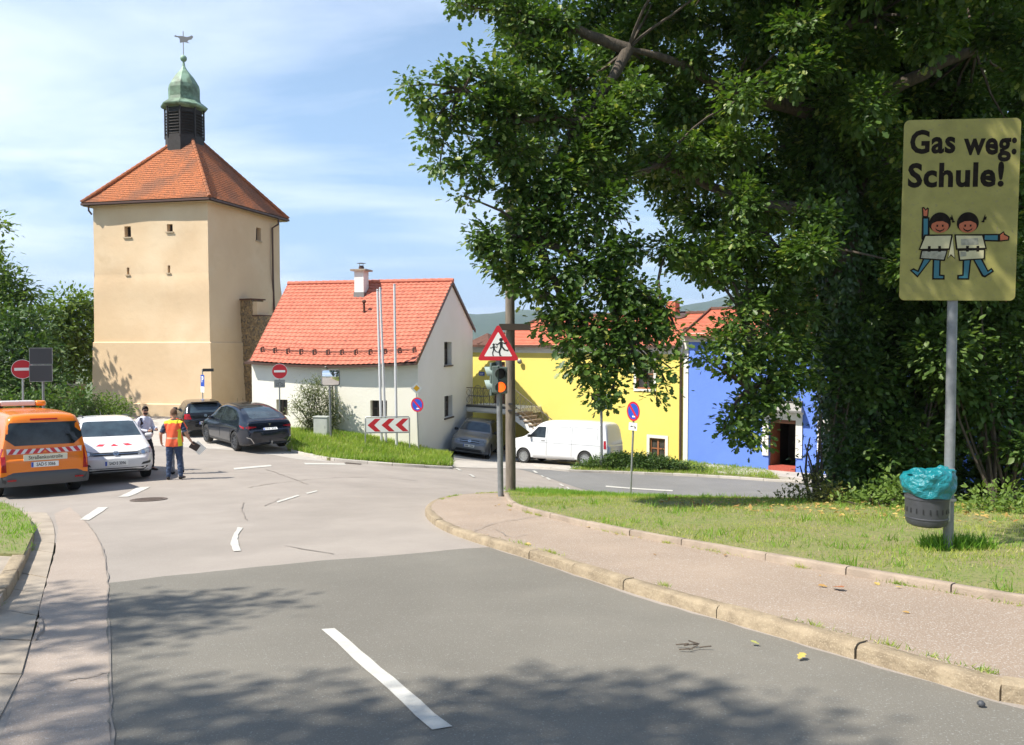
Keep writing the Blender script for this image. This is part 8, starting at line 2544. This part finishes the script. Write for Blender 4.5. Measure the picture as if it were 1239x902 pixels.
isl = [Vector(p) for p in offs(K2line, -0.12)] + [Vector((-0.1,21.0)), Vector((1.4,22.9)), Vector((3.4,25.2)), Vector((6.5,25.9)), Vector((12,25.3)), Vector((18,20)), Vector((12,12)), Vector((12,4))]
near_w = lambda q: np.clip(1.25 - np.hypot(q[:, 0]-4, q[:, 1]-9)/16, .25, 1)
grass('lawn_grass', 'short mown grass with dry patches on the island', isl, 330000, .060, .13, M['grass_blade'], 41, 1.1, weight=near_w)
grass('kerb_grass', 'brighter tufts of grass along the edging of the island', [Vector((-.2,20.7)), Vector((.6,22)), Vector((3.2,24.8)), Vector((6,25.5)), Vector((7,22)), Vector((5,18.5)), Vector((2.5,16.6)), Vector((.6,17.6))], 26000, .11, .13, M['grass_bright'], 42)
grass('lawn_tufts', 'taller uncut tufts scattered over the island lawn', isl, 16000, .13, .13, M['grass_bright'], 47, 1.0, clump=.97, weight=lambda q: (np.sin(q[:, 0]*2.1+1)*np.sin(q[:, 1]*1.7) > -.2).astype(float))
tufts = [(P(1147,672,sb.y).x, sb.y)]
r0_ = np.random.default_rng(77)
grass('post_grass', 'dark uncut grass tuft around the foot of the sign post', [Vector((sb.x-.22, sb.y-.1)), Vector((sb.x+.5, sb.y-.05)), Vector((sb.x+.5, sb.y+.22)), Vector((sb.x-.22, sb.y+.25))], 900, .16, .13, M['grass_bright'], 43, 1.0)
grass('bank_grass', 'tall bright grass on the bank before the white house', bank, 40000, .24, .09, M['grass_long'], 44, 1.2, clump=.6)
grass('verge_grass', 'bright grass on the verge at the left kerb', verge_l, 70000, .085, .12, M['grass_bright'], 45, 1.1)
grass('far_verge_grass', 'rough grass before the yellow and blue houses', verge_far, 14000, .16, .09, M['grass_long'], 46, 1.3)
# weeds in the joints of the kerb stones
def joint_weeds(line, off_, n, h, seed, dz, lab):
    r_ = np.random.default_rng(seed); ln = offs(line, off_); L = np.array([tuple(p) for p in ln]); cum = np.r_[0, np.cumsum(np.hypot(*np.diff(L, axis=0).T))]
    spots = r_.random(26)*cum[-1]; sp_w = .03 + .22*r_.random(26)**2; k = r_.integers(0, 26, n); s_ = spots[k] + r_.normal(size=n)*sp_w[k]
    q = np.c_[np.interp(s_, cum, L[:, 0]), np.interp(s_, cum, L[:, 1])] + r_.normal(size=(n, 2))*.018
    pos = np.c_[q, zarr(q[:, 0], q[:, 1]) + dz]; D = unit(np.c_[r_.normal(size=(n, 2))*.8, np.ones(n)])
    tag(island_mesh('joint_weeds', leaves(pos, D, rand_unit(n), h*(.4+r_.random(n)), BL, 1.1), BL_F, M['grass_blade']), lab, 'weeds', kind='stuff')
joint_weeds(K1line, -.16, 1500, .045, 91, .10, 'small weeds in the joint behind the granite kerb')
joint_weeds(K2line, .015, 1800, .05, 92, .10, 'small weeds along the foot of the grass edging')
joint_weeds(KL, -.02, 900, .04, 93, .0, 'small weeds at the left kerb')
# fallen leaves and litter on the pavement
r_ = np.random.default_rng(51)
lp_ = poly_sample([p for p in pv], 260, r_); d_e = []
K2a = np.array([tuple(p) for p in K2line])
dist = np.min(np.hypot(lp_[:, None, 0]-K2a[None, :, 0], lp_[:, None, 1]-K2a[None, :, 1]), axis=1)
lp_ = lp_[(dist < .28) | (r_.random(len(lp_)) < .10)]
n = len(lp_); pos = np.c_[lp_, zarr(lp_[:, 0], lp_[:, 1])+.112]; D = unit(np.c_[r_.normal(size=(n,2)), np.zeros(n)]); N = unit(UP + r_.normal(size=(n,3))*.25)
M['dry_leaf'] = leaf_mat('dry_leaf', (.30,.15,.05), (.50,.38,.12), trans=.1, scale=3)
q_ = poly_sample([Vector((2.5,13.2)),Vector((5.0,11.2)),Vector((7.5,10.2)),Vector((10.5,9.2)),Vector((11.5,12.5)),Vector((8,13.6)),Vector((5,14.6)),Vector((2.8,15.2))], 1100, r_)
pos_b = np.c_[q_, zarr(q_[:, 0], q_[:, 1])+.15+.02*r_.random(len(q_))]; D_b = unit(np.c_[r_.normal(size=(len(q_),2)), .2*r_.normal(size=len(q_))]); N_b = unit(UP + r_.normal(size=(len(q_),3))*.35)
tag(island_mesh('leaf_litter', leaves(pos_b, D_b, N_b, .07*(.5+r_.random(len(q_))), OAK), OAK_F, M['dry_leaf']), 'dry brown leaf litter in the grass below the oak', 'leaves', kind='stuff')
tag(island_mesh('fallen_leaves', leaves(pos, D, N, .06*(.5+r_.random(n)), OAK), OAK_F, M['dry_leaf']), 'dry fallen leaves scattered along the edging of the pavement', 'leaves', kind='stuff')
for (px_, py_, dz_, c_, s_, lab) in [(1007,711,.112,(.30,.11,.04),.14,'curled brown oak leaf on the pavement'), (966,799,.014,(.45,.33,.08),.085,'yellow fallen leaf on the dark road, nearer the kerb stones'), (919,781,.014,(.33,.33,.09),.065,'small yellow green leaf on the dark road')]:
    p = G(px_, py_, dz_); mb = MB(); m_ = Matrix.Translation(p + Vector((0,0,.008))) @ Matrix.Rotation(random.uniform(0,6), 4, 'Z') @ Matrix.Rotation(.25, 4, 'X')
    mb.add([tuple(v*s_*np.array([1.3,1,.7])) for v in OAK], OAK_F, 0, m_); tag(mb.build('fallen_leaf', mat('leaf_litter', c_, rough=.8)), lab, 'leaf')
mb = MB(); p = G(829, 785, .014)
for k in range(7): a = p + Vector((random.uniform(-.12,.12), random.uniform(-.06,.06), .01)); mb.tube([a, a + Vector((random.uniform(-.15,.15), random.uniform(-.05,.05), .015))], .005, 4)
tag(mb.build('twigs', M['bark']), 'small broken twigs lying on the dark asphalt', 'twigs', kind='stuff')
p = G(1187, 854, .014); mb = MB(); mb.lathe([(.0,0),(.02,.004),(.022,.014),(.012,.026),(0,.03)], 9, Matrix.Translation(p)); tag(mb.build('pebble', M['darkgrey'], smooth=60), 'small dark stone on the road beside the granite kerb', 'stone')

# shadow-casting roadside trees left of and behind the camera
def lobes3(c, w, n, r, seed):
    rd = random.Random(seed); L = []
    for i in range(n):
        a = rd.uniform(0, 2*math.pi); q = math.sqrt(rd.random())
        L.append(((c[0]+w[0]*q*math.cos(a), c[1]+w[1]*q*math.sin(a), c[2]+rd.uniform(-w[2], w[2])), (r, r, r*.5)))
    return L
def shade_lobe(px, py, k, r):
    g = G(px, py); return ((g.x + sun_dir.x*k/1.0, g.y + sun_dir.y*k, g.z + sun_dir.z*k), r)
sl = []
for (px, py, rx, ry) in [(40,735,.9,.35),(110,740,.9,.4),(180,735,.9,.35),(250,728,.6,.25),(300,735,.35,.15),(215,755,.5,.2),(60,775,.8,.25),(150,768,.6,.2),(20,755,.8,.3)]:
    (c, _) = shade_lobe(px, py, 14.0, 0); sl.append((c, (rx*.85, ry*1.1, .3)))
off_tree('roadside tree left of the road just outside the view', (-13.5, 3.0, zt(-13.5, 3.0)), sl + [((-13.2,3.2,6.6),(1.4,1.4,1.2)), ((-12.5,3.6,8.2),(1.2,1.2,1.0))], 61, 850, .14)
sl = []; random.seed(12)
for (px, py, rx, ry) in [(200,850,.5,.10),(330,842,.4,.10),(60,830,.5,.12),(90,870,.5,.1),(210,885,.5,.12),(340,890,.5,.12),(440,880,.5,.12),(530,850,.4,.10),(620,835,.35,.1),(700,835,.45,.12),(780,845,.5,.15),(850,860,.5,.15),(910,880,.4,.12),(640,865,.5,.15),(740,875,.6,.18),(820,890,.5,.15),(560,890,.5,.15),(650,900,.5,.2),(740,905,.6,.2),(430,905,.6,.2),(120,905,.6,.2),(260,910,.6,.2),(900,905,.5,.15),(20,860,.4,.1),(980,900,.3,.1)]:
    (c, _) = shade_lobe(px, py, 15.0, 0); sl.append((c, (rx*.8, ry*2.0, .25)))
off_tree('roadside tree at the camera side just outside the view', (-9.5, -4.0, zt(-9.5, -4.0)), sl, 62, 1250, .13)
# ================================================================== AIR: even haze over the whole valley
hz_m = bpy.data.materials.new('haze'); hz_m.use_nodes = True
hnt = hz_m.node_tree; hnt.nodes.clear()
ho = hnt.nodes.new('ShaderNodeOutputMaterial'); hv = hnt.nodes.new('ShaderNodeVolumePrincipled')
hv.inputs['Color'].default_value = (0.72, 0.85, 1.0, 1); hv.inputs['Density'].default_value = 0.00013; hv.inputs['Anisotropy'].default_value = 0.2
hnt.links.new(hv.outputs[0], ho.inputs['Volume'])
mb = MB(); mb.box((0, 2300, 110), (12400, 8000, 360))
tag(mb.build('haze', hz_m), 'pale blue summer haze over the valley', kind='stuff')
scn.cycles.volume_step_rate = 4.0
scn.cycles.volume_max_steps = 64
